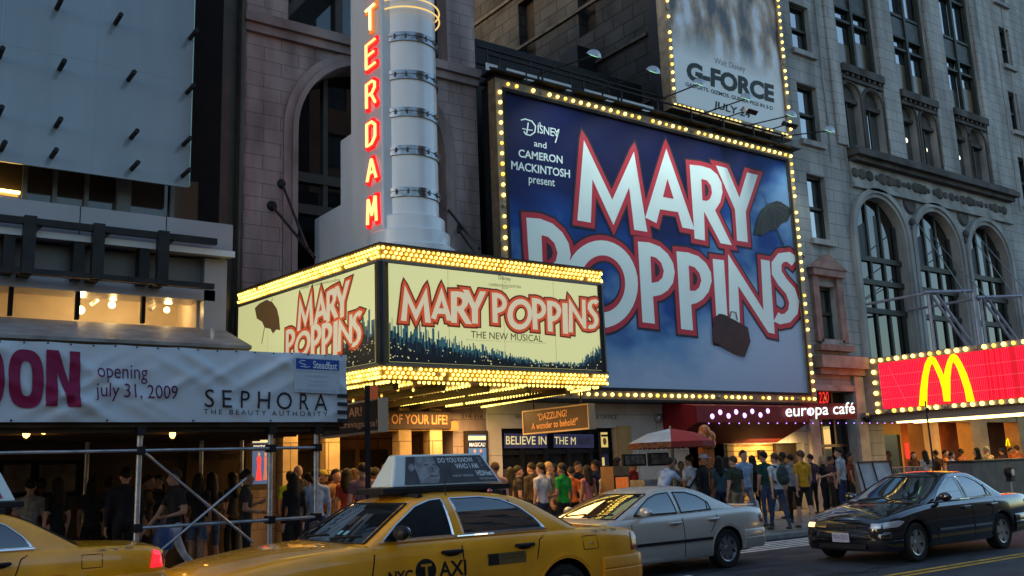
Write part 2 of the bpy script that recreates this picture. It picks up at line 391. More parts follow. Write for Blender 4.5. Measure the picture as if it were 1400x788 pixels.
for y in (46, 98, 149, 201, 258):
    z = PY(563, y + 3, CY - CR).z
    mb = MB(); mb.lathe([(CR, z - .1), (CR + .035, z - .1), (CR + .035, z - .02), (CR + .015, z - .015), (CR + .015, z + .015), (CR + .035, z + .02), (CR + .035, z + .1), (CR, z + .1)], (CX, CY, 0), n=40)
    for k in range(10): t = math.pi + math.pi * k / 9; mb.box((CX + (CR + .03) * math.cos(t) - .02, CY + (CR + .03) * math.sin(t) - .02, z - .05), (CX + (CR + .03) * math.cos(t) + .02, CY + (CR + .03) * math.sin(t) + .02, z + .05))
    mb.build('band', M('dark chrome band', (.25, .25, .26), .22, 1.0, var=.4, vs=9), vs_, smooth=30)
ztop = PY(563, 8, CY - CR).z
mb = MB()
for k in range(2):
    pts = [Vector((CX + (CR + .10) * math.cos(t), CY + (CR + .10) * math.sin(t), ztop - .06 + k * .2)) for t in (math.pi * 1.02 + math.pi * i / 24 for i in range(25))]
    mb.path(pts, .018)
mb.build('neon_ring', EM('yellow neon', (1, .66, .2), .32), vs_, smooth=40)
# neon letters on the left face: strokes in (y right = towards camera, z)
GL = {'T': [[(0, 1), (1, 1)], [(.5, 1), (.5, 0)]], 'E': [[(1, 1), (0, 1), (0, 0), (1, 0)], [(0, .52), (.85, .52)]],
      'R': [[(0, 0), (0, 1), (.65, 1), (.95, .86), (.95, .66), (.65, .5), (0, .5)], [(.5, .5), (1, 0)]],
      'D': [[(0, 0), (0, 1), (.55, 1), (.95, .75), (.95, .25), (.55, 0), (0, 0)]],
      'A': [[(0, 0), (.5, 1), (1, 0)], [(.2, .36), (.8, .36)]], 'M': [[(0, 0), (.1, 1), (.5, .3), (.9, 1), (1, 0)]], 'S': [[(1, .85), (.6, 1), (.1, .85), (.1, .62), (.9, .4), (.9, .15), (.5, 0), (0, .12)]]}
red_can = M('red letter can', (.34, .012, .01), .4, emit=((1, .006, .010), .45))
neon_r = EM('red orange neon tube', (1, .26, .07), 1.7); neon_y = EM('amber neon tube', (1, .62, .22), 1.2)
lets = [('S', -40, -6), ('T', 5, 46), ('E', 53, 96), ('R', 107, 150), ('D', 162, 203), ('A', 213, 252), ('M', 266, 311)]
Yl0, Yl1 = CY + .24, CY - .16
for k, (ch, ya, yb) in enumerate(lets):
    za, zb = PX(511, ya, SX).z - .1, PX(511, yb, SX).z + .08
    P = lambda q, dx: Vector((SX - dx, Yl0 + (Yl1 - Yl0) * q[0], zb + (za - zb) * q[1]))
    mb = MB()
    for st in GL[ch]:
        for a, b in zip(st[:-1], st[1:]):
            A, B = P(a, .003), P(b, .003); d = (B - A).normalized(); n = Vector((0, -d.z, d.y)) * .075; d *= .07
            mb.prism([A - d - n, B + d - n, B + d + n, A - d + n], (-.05 - .002 * len(mb.f) / 6, 0, 0))
    can = mb.build('letter', red_can if ch != 'T' else M('amber letter can', (.5, .2, .04), .4, emit=((1, .22, .03), .2)), vs_)
    mb = MB()
    for st in GL[ch]:
        for off in ((-.022, 0) if ch != 'T' else (0,)):
            mb.path([P(q, .075) + Vector((0, off, 0)) for q in st], .026, n=6)
    mb.build('neon_tube', neon_r if ch != 'T' else neon_y, can, smooth=40)
# ------------------------------------------------------------------ drawn capitals used on the posters (traced outlines)
def zz(p, s, ox, oy): return [(x / s + ox, y / s + oy) for x, y in p]
LET = {}
LET['M'] = (zz([(128, 102), (308, 480), (445, 175), (530, 683), (447, 670), (415, 400), (315, 640), (182, 350), (172, 625), (87, 610)], 4.633, 770, 170), None)
LET['A'] = (zz([(650, 155), (830, 670), (752, 655), (725, 558), (610, 540), (588, 628), (517, 592)], 4.633, 770, 170), zz([(657, 348), (697, 475), (628, 462)], 4.633, 770, 170))
LET['R'] = (zz([(222, 187), (300, 195), (370, 215), (420, 258), (450, 315), (458, 385), (442, 455), (405, 515), (525, 765), (445, 752), (325, 522), (332, 732), (258, 718)], 5.256, 900, 190),
            zz([(305, 290), (345, 300), (374, 338), (382, 390), (368, 432), (345, 448), (313, 443)], 5.256, 900, 190))
LET['Y'] = (zz([(410, 192), (490, 212), (580, 425), (635, 243), (712, 262), (625, 525), (640, 745), (563, 732), (548, 510)], 5.256, 900, 190), None)
pP = zz([(253, 102), (330, 108), (400, 135), (455, 185), (490, 245), (502, 310), (490, 380), (455, 430), (410, 460), (355, 472), (368, 655), (285, 645)], 4.925, 820, 310)
pH = zz([(338, 200), (375, 210), (410, 245), (428, 300), (418, 345), (390, 372), (345, 380)], 4.925, 820, 310)
P1 = lambda q: [(719 + (x - 871.4) * 1.2, 298 + (y - 330.7) * 1.2) for x, y in q]
LET['P1'] = (P1(pP), P1(pH)); LET['P2'] = (pP, pH)
LET['P3'] = (zz([(513, 168), (590, 175), (660, 200), (715, 250), (745, 310), (750, 370), (730, 440), (690, 490), (650, 515), (612, 525), (625, 700), (545, 690)], 4.925, 820, 310),
             zz([(595, 262), (635, 275), (668, 315), (680, 365), (665, 412), (640, 433), (603, 432)], 4.925, 820, 310))
ell = lambda cx, cy, a, b, n=36: [(cx + a * math.cos(2 * math.pi * i / n), cy + b * math.sin(2 * math.pi * i / n)) for i in range(n)]
LET['O'] = (ell(821, 389, 50.5, 60), ell(823, 388.5, 31, 39))
LET['I'] = (zz([(72, 180), (153, 190), (188, 768), (108, 755)], 5.253, 960, 320), None)
LET['N'] = ([(994.8, 347.6), (1043, 424), (1039.5, 355), (1051.5, 357), (1058.5, 457), (1050, 455), (1008.5, 391), (1012.5, 470), (997.5, 468)], None)
LET['S'] = (strokep(zz([(662, 200), (615, 165), (562, 172), (530, 215), (532, 280), (572, 345), (630, 412), (658, 490), (648, 560), (608, 605), (560, 614), (526, 596)], 5.253, 960, 320), 14), None)

def plane_uv(o, du, n):
    """o point on plane, du unit along it; returns pixel->uv and uv->point"""
    o = Vector(o); du = Vector(du).normalized(); n = Vector(n).normalized()
    to = lambda x, y: ((PP(x, y, o, n) - o).dot(du), PP(x, y, o, n).z)
    fr = lambda u, v, k=0.: Vector((o.x, o.y, 0)) + du * u + Vector((0, 0, v)) - n * k
    return to, fr
def layers(fr, lets, rw, bw, mats, parent, k0=.012, names=('lettering_edge', 'lettering_outline', 'lettering'), ofill=None):
    any_ = lambda o: len(o) > 0
    S = .004
    def lay(polys, k, name, mat):
        if not polys: return
        v, f = cdt(polys, any_); mb = MB(); mb.add([fr(q.x, q.y, k) for q in v], f); mb.build(name, mat, parent)
    lay([g for p, h in lets for g in growu(p, rw + bw)], k0, names[0], mats[0])  # printed black edge around the coloured outline
    lay([g for p, h in lets for g in growu(p, rw)], k0 + S, names[1], mats[1])
    lay([p for p, h in lets], k0 + 2 * S, names[2], mats[2])
    hs = [h for p, h in lets if h]
    lay(hs, k0 + 3 * S, 'counter', mats[1])
    def width(h): return max(q[0] for q in h) - min(q[0] for q in h)
    hb = [grow(h, -min(rw, .3 * width(h))) for h in hs if len(h) > 4]
    lay(hb, k0 + 4 * S, 'counter_edge', mats[0])
    if ofill: lay([grow(h, -(rw + bw)) for h in hs if len(h) > 20], k0 + 5 * S, 'counter_fill', ofill)

# ------------------------------------------------------------------ marquee of the theatre
ZT = PY(520, 335.3, 14.5).z
mA, mB_, mL, mR = Vector((7.71, 14.5, 0)), Vector((12.93, 14.5, 0)), Vector((7.06, FY - .12, 0)), Vector((13.56, FY - .12, 0))
zz_ = lambda y: PY(527, y, 14.5).z
zTop, zS1, zP1, zP0, zB1, zB0 = zz_(335.5), zz_(354), zz_(360), zz_(495), zz_(500.5), zz_(518.5)
mq = thing('theatre_marquee', 'lit theatre marquee with cream panels framed by rows of yellow bulbs', 'marquee', (10.3, 17, 3.3))
bz = lambda p, z: Vector((p.x, p.y, z))
foot = [mA, mB_, mR, mL]
def inset(k):
    c = sum(foot, Vector()) / 4
    return [Vector((p.x + (k if p.x < c.x else -k), p.y + (k if p.y < 16 else 0), 0)) for p in foot]
mb = MB(); I = inset(.06); mb.prism([bz(p, zP0 - .02) for p in I], (0, 0, zS1 - zP0 + .05)); mb.build('cabinet', m_brown, mq)
mb = MB(); mb.prism([bz(p, zTop + .004) for p in inset(-.03)], (0, 0, .04)); mb.build('top_cover', m_brown, mq)
mgold2 = M('gilded bulb tray', (.40, .22, .05), .4, .3, var=.3, vs=8)
mb = MB(); mb.prism([bz(p, zS1) for p in inset(.02)], (0, 0, zTop - zS1)); mb.prism([bz(p, zB0) for p in inset(.02)], (0, 0, zB1 - zB0)); mb.build('bulb_tray', mgold2, mq)
mb = MB(); mb.prism([bz(p, zB1 + .004) for p in inset(-.02)], (0, 0, .05)); mb.prism([bz(p, zS1 - .06) for p in inset(-.015)], (0, 0, .05)); mb.build('trim', M('grey trim', (.2, .19, .17), .4, .5), mq)
mb = MB()
for p, q in ((mA, mL), (mA, mB_)):
    d = (q - p).normalized(); L_ = (q - p).length
    for s in (0, L_ - (.02 if q is mL else .12)): c = p + d * s; mb.tube(bz(c, zP0 - .03), bz(c, zS1 - .06), .085, n=8)
mb.build('corner_post', m_iron, mq, smooth=40)
p_back = EM('backlit cream panel', (.96, .96, .42), .175, (.30, .29, .2))
toF, frF = plane_uv(mA + Vector((0, -.03, 0)), (1, 0, 0), (0, 1, 0))
dl = (mA - mL).normalized(); nl = Vector((dl.y, -dl.x, 0)); nl = nl if nl.x > 0 else -nl
toL, frL = plane_uv(mL - nl * .03, dl, nl)
LL = (mA - mL).length
mb = MB(); mb.quad(frF(.14, zP0), frF(5.1, zP0), frF(5.1, zP1), frF(.14, zP1)); mb.quad(frL(.1, zP0), frL(LL - .14, zP0), frL(LL - .14, zP1), frL(.1, zP1)); mb.build('sign_panel', p_back, mq)
mb = MB()
for fr, Lu in ((frF, 5.1), (frL, LL - .14)):
    for k in range(1, 4): u = .14 + (Lu - .14) * k / 4; mb.quad(fr(u - .006, zP0, .003), fr(u + .006, zP0, .003), fr(u + .006, zP1, .003), fr(u - .006, zP1, .003))
mb.build('panel_seam', EM('panel seam', (1, .9, .4), .09, (.2, .19, .14)), mq)
mlet = [EM('sign letter edge', (.30, .04, .02), .08, (.05, .01, .01)), EM('sign letter outline', (1, .13, .03), .13, (.3, .05, .02)), EM('sign letter fill', (1, .88, .58), .15, (.3, .28, .22))]
def boxlet(to, name, x0, x1, yt, yb, tilt=0.):
    p, h = LET[name]; uv = [uz(x, y, 19.3) for x, y in p]; a0 = min(q[0] for q in uv); a1 = max(q[0] for q in uv); b0 = min(q[1] for q in uv); b1 = max(q[1] for q in uv)
    xm, ym = (x0 + x1) / 2, (yt + yb) / 2; U0 = to(x0, ym)[0]; U1 = to(x1, ym)[0]; V1 = to(xm, yt)[1]; V0 = to(xm, yb)[1]
    m = lambda q: (U0 + (U1 - U0) * (q[0] - a0) / (a1 - a0), V0 + (V1 - V0) * (q[1] - b0) / (b1 - b0) + tilt * ((q[0] - a0) / (a1 - a0) - .5))
    return ([m(q) for q in uv], [m(uz(x, y, 19.3)) for x, y in h] if h else None)
front = [('M', 118, 297, 140, 352), ('A', 298, 425, 145, 342), ('R', 418, 542, 172, 362), ('Y', 492, 632, 165, 362), ('P2', 666, 755, 180, 360), ('O', 757, 905, 215, 400), ('P2', 905, 990, 212, 400), ('P3', 995, 1080, 228, 412), ('I', 1085, 1120, 240, 424), ('N', 1118, 1228, 215, 418), ('S', 1232, 1308, 215, 397)]
layers(frF, [boxlet(toF, n, a / 4.375 + 520, b / 4.375 + 520, c / 4.375 + 360, d / 4.375 + 360) for n, a, b, c, d in front], .05, .03, mlet, mq, ofill=p_back)
side_m = [('M', 606, 730, 410, 668), ('A', 733, 840, 375, 625), ('R', 830, 922, 365, 605), ('Y', 893, 1012, 325, 585)]
side_p = [('P2', 165, 215, 235, 385), ('O', 213, 298, 248, 390), ('P2', 300, 358, 208, 385), ('P3', 358, 416, 200, 378), ('I', 420, 446, 195, 378), ('N', 443, 525, 168, 350), ('S', 518, 578, 142, 330)]
layers(frL, [boxlet(toL, n, a / 5.629 + 300, b / 5.629 + 300, c / 5.629 + 330, d / 5.629 + 330, .06) for n, a, b, c, d in side_m] + [boxlet(toL, n, a / 3.94 + 350, b / 3.94 + 350, c / 3.94 + 390, d / 3.94 + 390, .02) for n, a, b, c, d in side_p], .05, .03, mlet, mq, ofill=p_back)
ink = EM('dark sign ink', (.1, .06, .03), .02, (.02, .015, .01)); inkg = EM('faint sign ink', (1, .9, .5), .07, (.12, .12, .09))
mb = MB()
def tF(s, tl, tr, bl, **k): text(mb, s, *[frF(*toF(*q), .012) for q in (tl, tr, bl)], **k)
tF('THE NEW MUSICAL', (643.4, 452.6), (741, 458.9), (643.4, 462.2))
tF('Disney', (681, 376.5), (698, 379), (681, 384)); tF('CAMERON MACKINTOSH', (668, 387.5), (711.5, 391), (668, 391.3)); tF('and', (689, 385), (692, 385.3), (689, 387)); tF('present', (686, 393), (694, 393.5), (686, 395.5))
text(mb, 'Disney', *[frL(*toL(*q), .012) for q in ((412, 391.5), (423, 388.5), (412, 397.5))]); text(mb, 'and CAMERON MACKINTOSH', *[frL(*toL(*q), .012) for q in ((425, 389.5), (465, 381.2), (425, 392.5))])
mb.build('small_lettering', ink, mq)
mb = MB(); tF('Based on the stories of P.L. Travers and the Walt Disney film', (637, 463.6), (746, 468.8), (637, 466)); mb.build('fine_print', inkg, mq)
rs = random.Random(3)
def skyline(fr, u0, u1, hf, mat, k, step, rough, name):
    mb = MB(); u = u0
    while u < u1 - .001:
        w_ = min(step * rs.uniform(.5, 1.5), u1 - u); h = max(.03, hf((u - u0) / (u1 - u0)) * rs.uniform(1 - rough, 1 + rough))
        mb.quad(fr(u, zP0 + .004, k), fr(u + w_, zP0 + .004, k), fr(u + w_, zP0 + h, k), fr(u, zP0 + h, k)); u += w_
    mb.build(name, mat, mq)
teal = EM('skyline blue', (.15, .50, .55), .04, (.03, .08, .10)); tealk = EM('skyline navy', (.06, .16, .25), .02, (.02, .03, .05)); dkb = EM('skyline black', (.02, .03, .04), .03, (.012, .014, .018))
hF = lambda t: .52 * max(0, 1 - t * 1.45) ** 1.2 + .11 + .42 * max(0, t - .86) / .14
skyline(frF, .14, 5.1, lambda t: hF(t) * 1.05, teal, .006, .02, .3, 'skyline'); skyline(frF, .14, 5.1, lambda t: hF(t) * .72, tealk, .008, .025, .4, 'skyline'); skyline(frF, .14, 5.1, lambda t: hF(t) * .5, dkb, .010, .03, .45, 'skyline')
hL = lambda t: .12 + .62 * max(0, t - .55) / .45
for k, (s_, m_) in enumerate(((1.05, teal), (.8, tealk), (.6, dkb))): skyline(frL, .1, LL - .14, lambda t: hL(t) * s_, m_, .006 + .002 * k, .05, .35, 'skyline')
mb = MB()
for fr, hh, L0, L1 in ((frF, hF, .14, 5.1), (frL, hL, 2.6, LL - .14)):
    for k in range(70):
        t = rs.random() ** 1.6 if fr is frF else 1 - rs.random() ** 1.5; u = L0 + (L1 - L0) * t; tt = t if fr is frF else .5 + t * .5; z = zP0 + .03 + rs.random() * hh(tt) * .5; s = rs.uniform(.006, .014)
        mb.quad(fr(u - s, z - s, .0125), fr(u + s, z - s, .0125), fr(u + s, z + s, .0125), fr(u - s, z + s, .0125))
mb.build('city_lights', EM('printed lights', (1, .9, .4), .16, (.3, .28, .15)), mq)
# umbrella on the side panel (flat print)
mb = MB(); U = zz([(275, 515), (310, 480), (365, 450), (410, 470), (445, 520), (462, 590), (470, 685), (440, 680), (415, 712), (395, 675), (350, 665), (330, 620), (290, 595)], 5.629, 300, 330)
mb.poly([frL(*toL(*q), .008) for q in U]); mb.poly([frL(*toL(*q), .009) for q in strokep(zz([(350, 665), (328, 790)], 5.629, 300, 330), .9)]); mb.poly([frL(*toL(*q), .009) for q in strokep(zz([(402, 470), (412, 440)], 5.629, 300, 330), .7)])
mb.build('printed_umbrella', EM('umbrella brown', (.3, .16, .06), .08, (.03, .02, .012)), mq)
# bulbs
bm_ = MB(); bm_.ball((0, 0, 0), .031, 8, 6); bulb0 = bm_.build('bulb', bulb_hot, mq, smooth=60, world=False)
spots = []
def row(p, q, z, n, ph, push):
    for i in range(n):
        t = (i + .5 + ph) / n
        if t < 1: spots.append((p + (q - p) * t) + Vector((0, 0, z)) + push)
for p, q, n, psh in ((mA, mB_, 50, Vector((0, -.01, 0))), (mL, mA, 52, -nl * .01), (mB_, mR, 52, Vector((.01, 0, 0)))):
    for (za, zb) in ((zTop, zS1), (zB1, zB0)):
        for k in range(3): row(p, q, za + (zb - za) * (k + .55) / 3.1, n, .5 * (k % 2), psh)
# soffit rows
zsf = zB0 - .03
row(mA + Vector((.15, .12, 0)), mB_ + Vector((-.15, .12, 0)), zsf, 48, 0, Vector()); row(mA + Vector((.2, .12, 0)), mL + Vector((.2, 0, 0)), zsf, 52, 0, Vector()); row(mB_ + Vector((-.18, .12, 0)), mR + Vector((-.18, 0, 0)), zsf, 56, 0, Vector())
for k in range(4): X_ = 8.5 + k * 1.25; row(Vector((X_, 14.8, 0)), Vector((X_ - .1, 19.6, 0)), zsf - (.01 if k % 2 else 0), 44, 0, Vector())
for k in range(3): row(Vector((8, 16 + k * 1.3, 0)), Vector((12.8, 16 + k * 1.3, 0)), zsf, 14, 0, Vector())
spots = [s for s in spots if rs.random() > .02]
spots.sort(key=lambda s: (s - EYE).length)
def bulbs(parent, b0, spots, r, mat, n=100):
    b0.location = spots[0] - ORG[parent.name]
    rb = random.Random(len(spots)); alt = [b0.data.copy(), b0.data.copy()]; alt[0].materials[0] = EM('dim bulb', (1, .60, .09), .7); alt[1].materials[0] = M('dead bulb', (.30, .26, .18), .25)
    for s in spots[1:n]:
        o = inst(b0, 'bulb', parent, s); t = rb.random()
        if t < .22: o.data = alt[0]
        elif t < .25: o.data = alt[1]
        o.scale = [rb.uniform(.9, 1.1)] * 3
    if len(spots) > n:
        mb = MB()
        for s in spots[n:]: mb.ball(s, r, 6, 4, 0 if rb.random() > .2 else 1)
        o = mb.build('bulbs', [mat, MATS['dim bulb']], parent, smooth=60); o['kind'] = 'stuff'
bulbs(mq, bulb0, spots, .031, bulb_hot)
mb = MB(); mb.prism([bz(p, zB0 - .012) for p in inset(.05)], (0, 0, .01)); mb.build('soffit', M('gold soffit', (.42, .27, .09), .35, .5, var=.3, vs=4), mq)
mb = MB()
for k in range(5): mb.box((8.2 + k, 15, zB0 - .13), (8.32 + k, 19.7, zB0 - .014))
mb.build('soffit_rib', m_brown, mq)
for (xp, yp, y, s) in ((617, 546, 18.2, .15), (592, 541, 17.6, .13)): c_ = PY(xp, yp, y); mb = MB(); mb.tube(c_, (c_.x, y, zB0 - .014), .03); mb.ball(c_, s, 10, 8, sc=(1, 1, .8)); mb.build('loudspeaker', m_iron, mq, smooth=50)
for x, y, p_ in ((9.0, 16.0, 22), (11.6, 16.0, 26), (9.0, 18.8, 30), (12.2, 18.6, 55)): lamp('AREA', 'marquee_light', (x, y, zB0 - .16), p_, (1, .56, .17), aim=(x, y, 0), size=1.6)

# ------------------------------------------------------------------ quote boards under the marquee
m_board = M('dark quote board', (.045, .028, .025), .5, var=.2, vs=3); m_orange = M('orange lettering', (.52, .26, .12), .5); m_wood = M('pale wood edge', (.36, .27, .19), .5)
def quote(name, label, X, quad, lines, hang=True):
    pts = [PX(x, y, X) for x, y in quad]; y0, y1 = min(p.y for p in pts), max(p.y for p in pts); z0 = sum(sorted(p.z for p in pts)[:2]) / 2; z1 = sum(sorted(p.z for p in pts)[2:]) / 2
    t = thing(name, label, 'sign', (X, (y0 + y1) / 2, z0))
    mb = MB(); mb.box((X, y0, z0), (X + .16, y1, z1)); mb.build('board', m_board, t)
    mb = MB(); f = .035
    for a, b in (((y0, z0 - f), (y1, z0 - .002)), ((y0, z1 + .002), (y1, z1 + f)), ((y0 - f, z0 - f), (y0 - .002, z1 + f)), ((y1 + .002, z0 - f), (y1 + f, z1 + f))): mb.box((X - .012, a[0], a[1]), (X + .17, b[0], b[1]))
    mb.build('frame', m_wood, t)
    mb = MB()
    for s, tl, tr, bl in lines: text(mb, s, PX(*tl, X), PX(*tr, X), PX(*bl, X), off=(-.006, 0, 0), bold=.015)
    mb.build('lettering', m_orange, t)
    mb = MB()
    for y in (y0 + .3, y1 - .3): mb.tube((X + .08, y, z1 + f), (X + .08, y, zB0 - .014), .02)
    mb.build('hanger', m_iron, t)
quote('quote_sign', 'tilted looking dark hanging sign reading dazzling, beneath the right end of the marquee', 13.0, [(716, 565), (803, 553), (804, 583.5), (716.6, 594)], [('"DAZZLING!', (735, 566), (775, 559.5), (735, 575.5)), ('A wonder to behold!"', (727, 578.5), (790, 571), (727, 588))])
quote('quote_sign', 'dark hanging sign reading extravaganza under the left end of the marquee', 7.55, [(440, 559), (516.5, 548.5), (517.5, 590), (440, 595.5)], [('AR!', (477, 558.5), (495, 556), (477, 571)), ('itty extravaganza!', (443, 579), (516, 573.5), (443, 590))])
t = thing('quote_sign', 'long dark sign reading of your life across the theatre entrance', 'sign', (9.6, FY - .3, 2.9))
a = PY(470, 561, FY - .36); b = PY(617, 586, FY - .36); zt, zb_ = PY(600, 562, FY - .36).z, PY(600, 586.5, FY - .36).z
mb = MB(); mb.box((a.x, FY - .36, zb_), (b.x, FY - .305, zt)); mb.build('board', m_board, t)
mb = MB(); text(mb, 'THE TIME OF YOUR LIFE!', PY(478, 565.5, FY - .37), PY(611.5, 567.5, FY - .37), PY(478, 579.5, FY - .37), bold=.015); mb.build('lettering', m_orange, t)

# ------------------------------------------------------------------ box office: low stone building under the billboard
bo = thing('box_office_building', 'low pale stone box office between theatre and red cafe', 'building', (18, FY, 0))
m_bo = M('smooth pale stone', (.55, .51, .45), .65, var=.2, vs=1.2, brick=(2.4, 1.05, (.2, .18, .15), (.58, .545, .48), .008))
bx1 = 22.4
dL, dR = PY(686, 600, FY).x, PY(843, 600, FY).x; dT = PY(760, 585.5, FY).z
mb = MB(); wall(mb, fc, rect(tx1 + .003, 0, bx1, 4.2), [rect(dL, SZ, dR, dT)], .35); mb.quad((bx1, FY, 0), (bx1, 30, 0), (bx1, 30, 4.2), (bx1, FY, 4.2)); mb.quad((tx1, FY, 4.2), (bx1, FY, 4.2), (bx1, 30, 4.2), (tx1, 30, 4.2)); mb.build('wall', m_bo, bo)
mb = MB(); mb.box((tx1 + .02, FY + .9, 4.21), (20.8, FY + 1.0, 14)); mb.build('gap_shade_wall', m_black, bo)  # black sheet painted in for the shadowed gap beside the billboard
mb = MB(); mb.box((dR + .003, FY - .05, 0), (PY(862, 600, FY).x, FY - .003, dT + .05)); mb.build('brown_pier', m_wall_o, bo)
mb = MB(); mb.box((dL, FY + .34, SZ), (dR, FY + .36, dT)); mb.build('door_glass', m_glass, bo)
mb = MB(); n = 5
for k in range(n + 1): x = dL + (dR - dL) * k / n; mb.box((x - .07, FY + .2, SZ), (x + .07, FY + .335, dT))
for z in (SZ + .06, dT - .62, dT - .06): mb.box((dL, FY + .22, z - .06), (dR, FY + .33, z + .06))
mb.build('door_frame', m_black, bo)
mb = MB()
for k in range(n): x = dL + (dR - dL) * (k + .28) / n; mb.box((x, FY + .315, 1.0), (x + .34, FY + .338, 1.75))
mb.build('door_poster', M('dim poster', (.2, .12, .08), .5, var=.6, vs=5), bo)
mb = MB(); H0 = [PY(*q, FY + .18) for q in ((689, 592.8), (748, 593.2), (689, 613))]
mb.poly([H0[0], H0[1], H0[1] + (H0[2] - H0[0]), H0[2]]); q = [PY(*q, FY + .18) for q in ((757, 593.4), (812, 594), (757, 612.5))]; mb.poly([q[0], q[1], q[1] + (q[2] - q[0]), q[2]])
mb.build('header_panel', EM('blue header panel', (.10, .10, .35), .03, (.05, .05, .12)), bo)
mb = MB(); text(mb, 'BELIEVE IN', *[PY(*q, FY + .17) for q in ((691.7, 596.5), (747, 597), (691.7, 608))], bold=.008); text(mb, 'THE M', *[PY(*q, FY + .17) for q in ((758, 597.3), (787, 598), (758, 607.6))]); mb.build('header_lettering', EM('cream lit lettering', (1, .84, .36), .2, (.5, .45, .3)), bo)
mb = MB(); text(mb, 'AGIC', *[PY(*q, FY + .17) for q in ((789, 598), (810, 598.3), (789, 607.8))], bold=.015); mb.build('header_lettering', M('dim lettering', (.10, .09, .08), .5), bo)
mb = MB(); text(mb, '214-216', *[PY(*q, FY - .006) for q in ((631, 566.8), (660, 567), (631, 572))]); text(mb, 'NEW', *[PY(*q, FY - .006) for q in ((705, 567.3), (716, 567.4), (705, 572.3))]); text(mb, 'BOX OFFICE', *[PY(*q, FY - .006) for q in ((804.4, 567.6), (844, 568), (804.4, 572.8))]); mb.build('wall_lettering', m_iron, bo)
mb = MB(); p = PY(897, 572, FY); mb.ball((p.x, FY - .1, p.z), .13, 12, 8); mb.build('globe_lamp', m_steel, bo, smooth=60)
q0, q1 = PY(820, 591, FY + .1), PY(833, 650, FY + .1)
mb = MB(); mb.box((q0.x, FY + .08, 1.0), (q1.x, FY + .17, q0.z)); mb.build('side_poster', M('navy poster', (.05, .05, .12), .5), bo)
mb = MB(); mb.box((q0.x + .01, FY + .07, q0.z - .5), (q1.x - .01, FY + .078, q0.z - .01)); mb.box((q0.x + .01, FY + .07, q0.z - .92), (q0.x + .09, FY + .078, q0.z - .7)); mb.build('poster_glow', EM('yellow poster picture', (1, .75, .2), .2, (.4, .3, .1)), bo)
mb = MB(); cx_ = (q0.x + q1.x) / 2; mb.ball((cx_, FY + .065, q0.z - .26), .1, 10, 8, sc=(.7, .12, 1)); mb.build('poster_face', M('printed face tone', (.45, .22, .1), .6), bo); mb = MB(); mb.box((cx_ - .12, FY + .055, q0.z - .13), (cx_ + .12, FY + .064, q0.z - .07)); mb.box((cx_ - .14, FY + .055, q0.z - .6), (cx_ + .14, FY + .064, q0.z - .42)); mb.build('poster_hat', m_black, bo)

def case(label, x0, y0, x1, Y, z0, words, red):
    a = PY(x0, y0, Y); b = PY(x1, y0, Y); t = thing('poster_case', label, 'poster case', ((a.x + b.x) / 2, Y, z0), 'lit poster cases by the doors')
    w_, h_ = b.x - a.x, a.z - z0; fr = lambda u, v, k=.0: Vector((a.x + u * w_, Y - .1 - k, z0 + v * h_))
    mb = MB(); mb.box((a.x - .08, Y - .09, z0 - .12), (b.x + .08, Y - .002, a.z + .1)); mb.build('case', m_brown, t)
    mb = MB(); mb.quad(fr(0, 0), fr(1, 0), fr(1, 1), fr(0, 1)); mb.build('poster', EM('poster blue' + words, (.12, .3, .75) if not red else (.12, .22, .5), .10, (.05, .12, .3)), t)
    mb = MB(); mb.quad(fr(0, .88, .004), fr(1, .88, .004), fr(1, .97, .004), fr(0, .97, .004)); mb.build('title_strip', EM('poster cream', (1, .85, .45), .25, (.5, .45, .3)), t)
    mb = MB(); mb.quad(fr(0, .70, .004), fr(1, .70, .004), fr(1, .86, .004), fr(0, .86, .004)); mb.build('word_strip', M('poster black', (.02, .02, .03), .4), t)
    mb = MB(); text(mb, words, fr(.05, .82, .008), fr(.95, .82, .008), fr(.05, .73, .008), bold=.015); mb.build('lettering', EM('poster white', (1, .97, .9), .25, (.6, .6, .6)), t)
    for cx, w2, col, nm in ((.34, .3, (.62, .02, .02) if red else (.03, .06, .2), 'red gown'), (.68, .24, (.2, .06, .04) if red else (.02, .03, .08), 'brown suit')):
        mb = MB(); mb.poly([fr(cx - w2 / 2, .08, .006), fr(cx + w2 / 2, .08, .006), fr(cx + w2 * .3, .35, .006), fr(cx + w2 * .36, .56, .006), fr(cx, .6, .006), fr(cx - w2 * .36, .56, .006), fr(cx - w2 * .25, .35, .006)]); mb.build('printed_figure', EM(nm + words, col, .8, col), t)
        mb = MB(); mb.add([fr(cx + .07 * math.cos(i * .6283), .63 + .045 * math.sin(i * .6283), .009) for i in range(10)], [tuple(range(10))]); mb.build('printed_head', EM('printed skin', (.8, .4, .25), .15, (.4, .25, .18)), t)
case('lit poster with a red gown, glowing behind the scaffold posts', 343, 598, 369, FY - .5, PY(356, 662, FY - .5).z, 'ESISTIBLE!', True)
case('lit blue poster case on the pale pier above the taxi roof sign', 637, 595, 661, FY, PY(650, 655, FY).z, 'MAGICAL!', False)

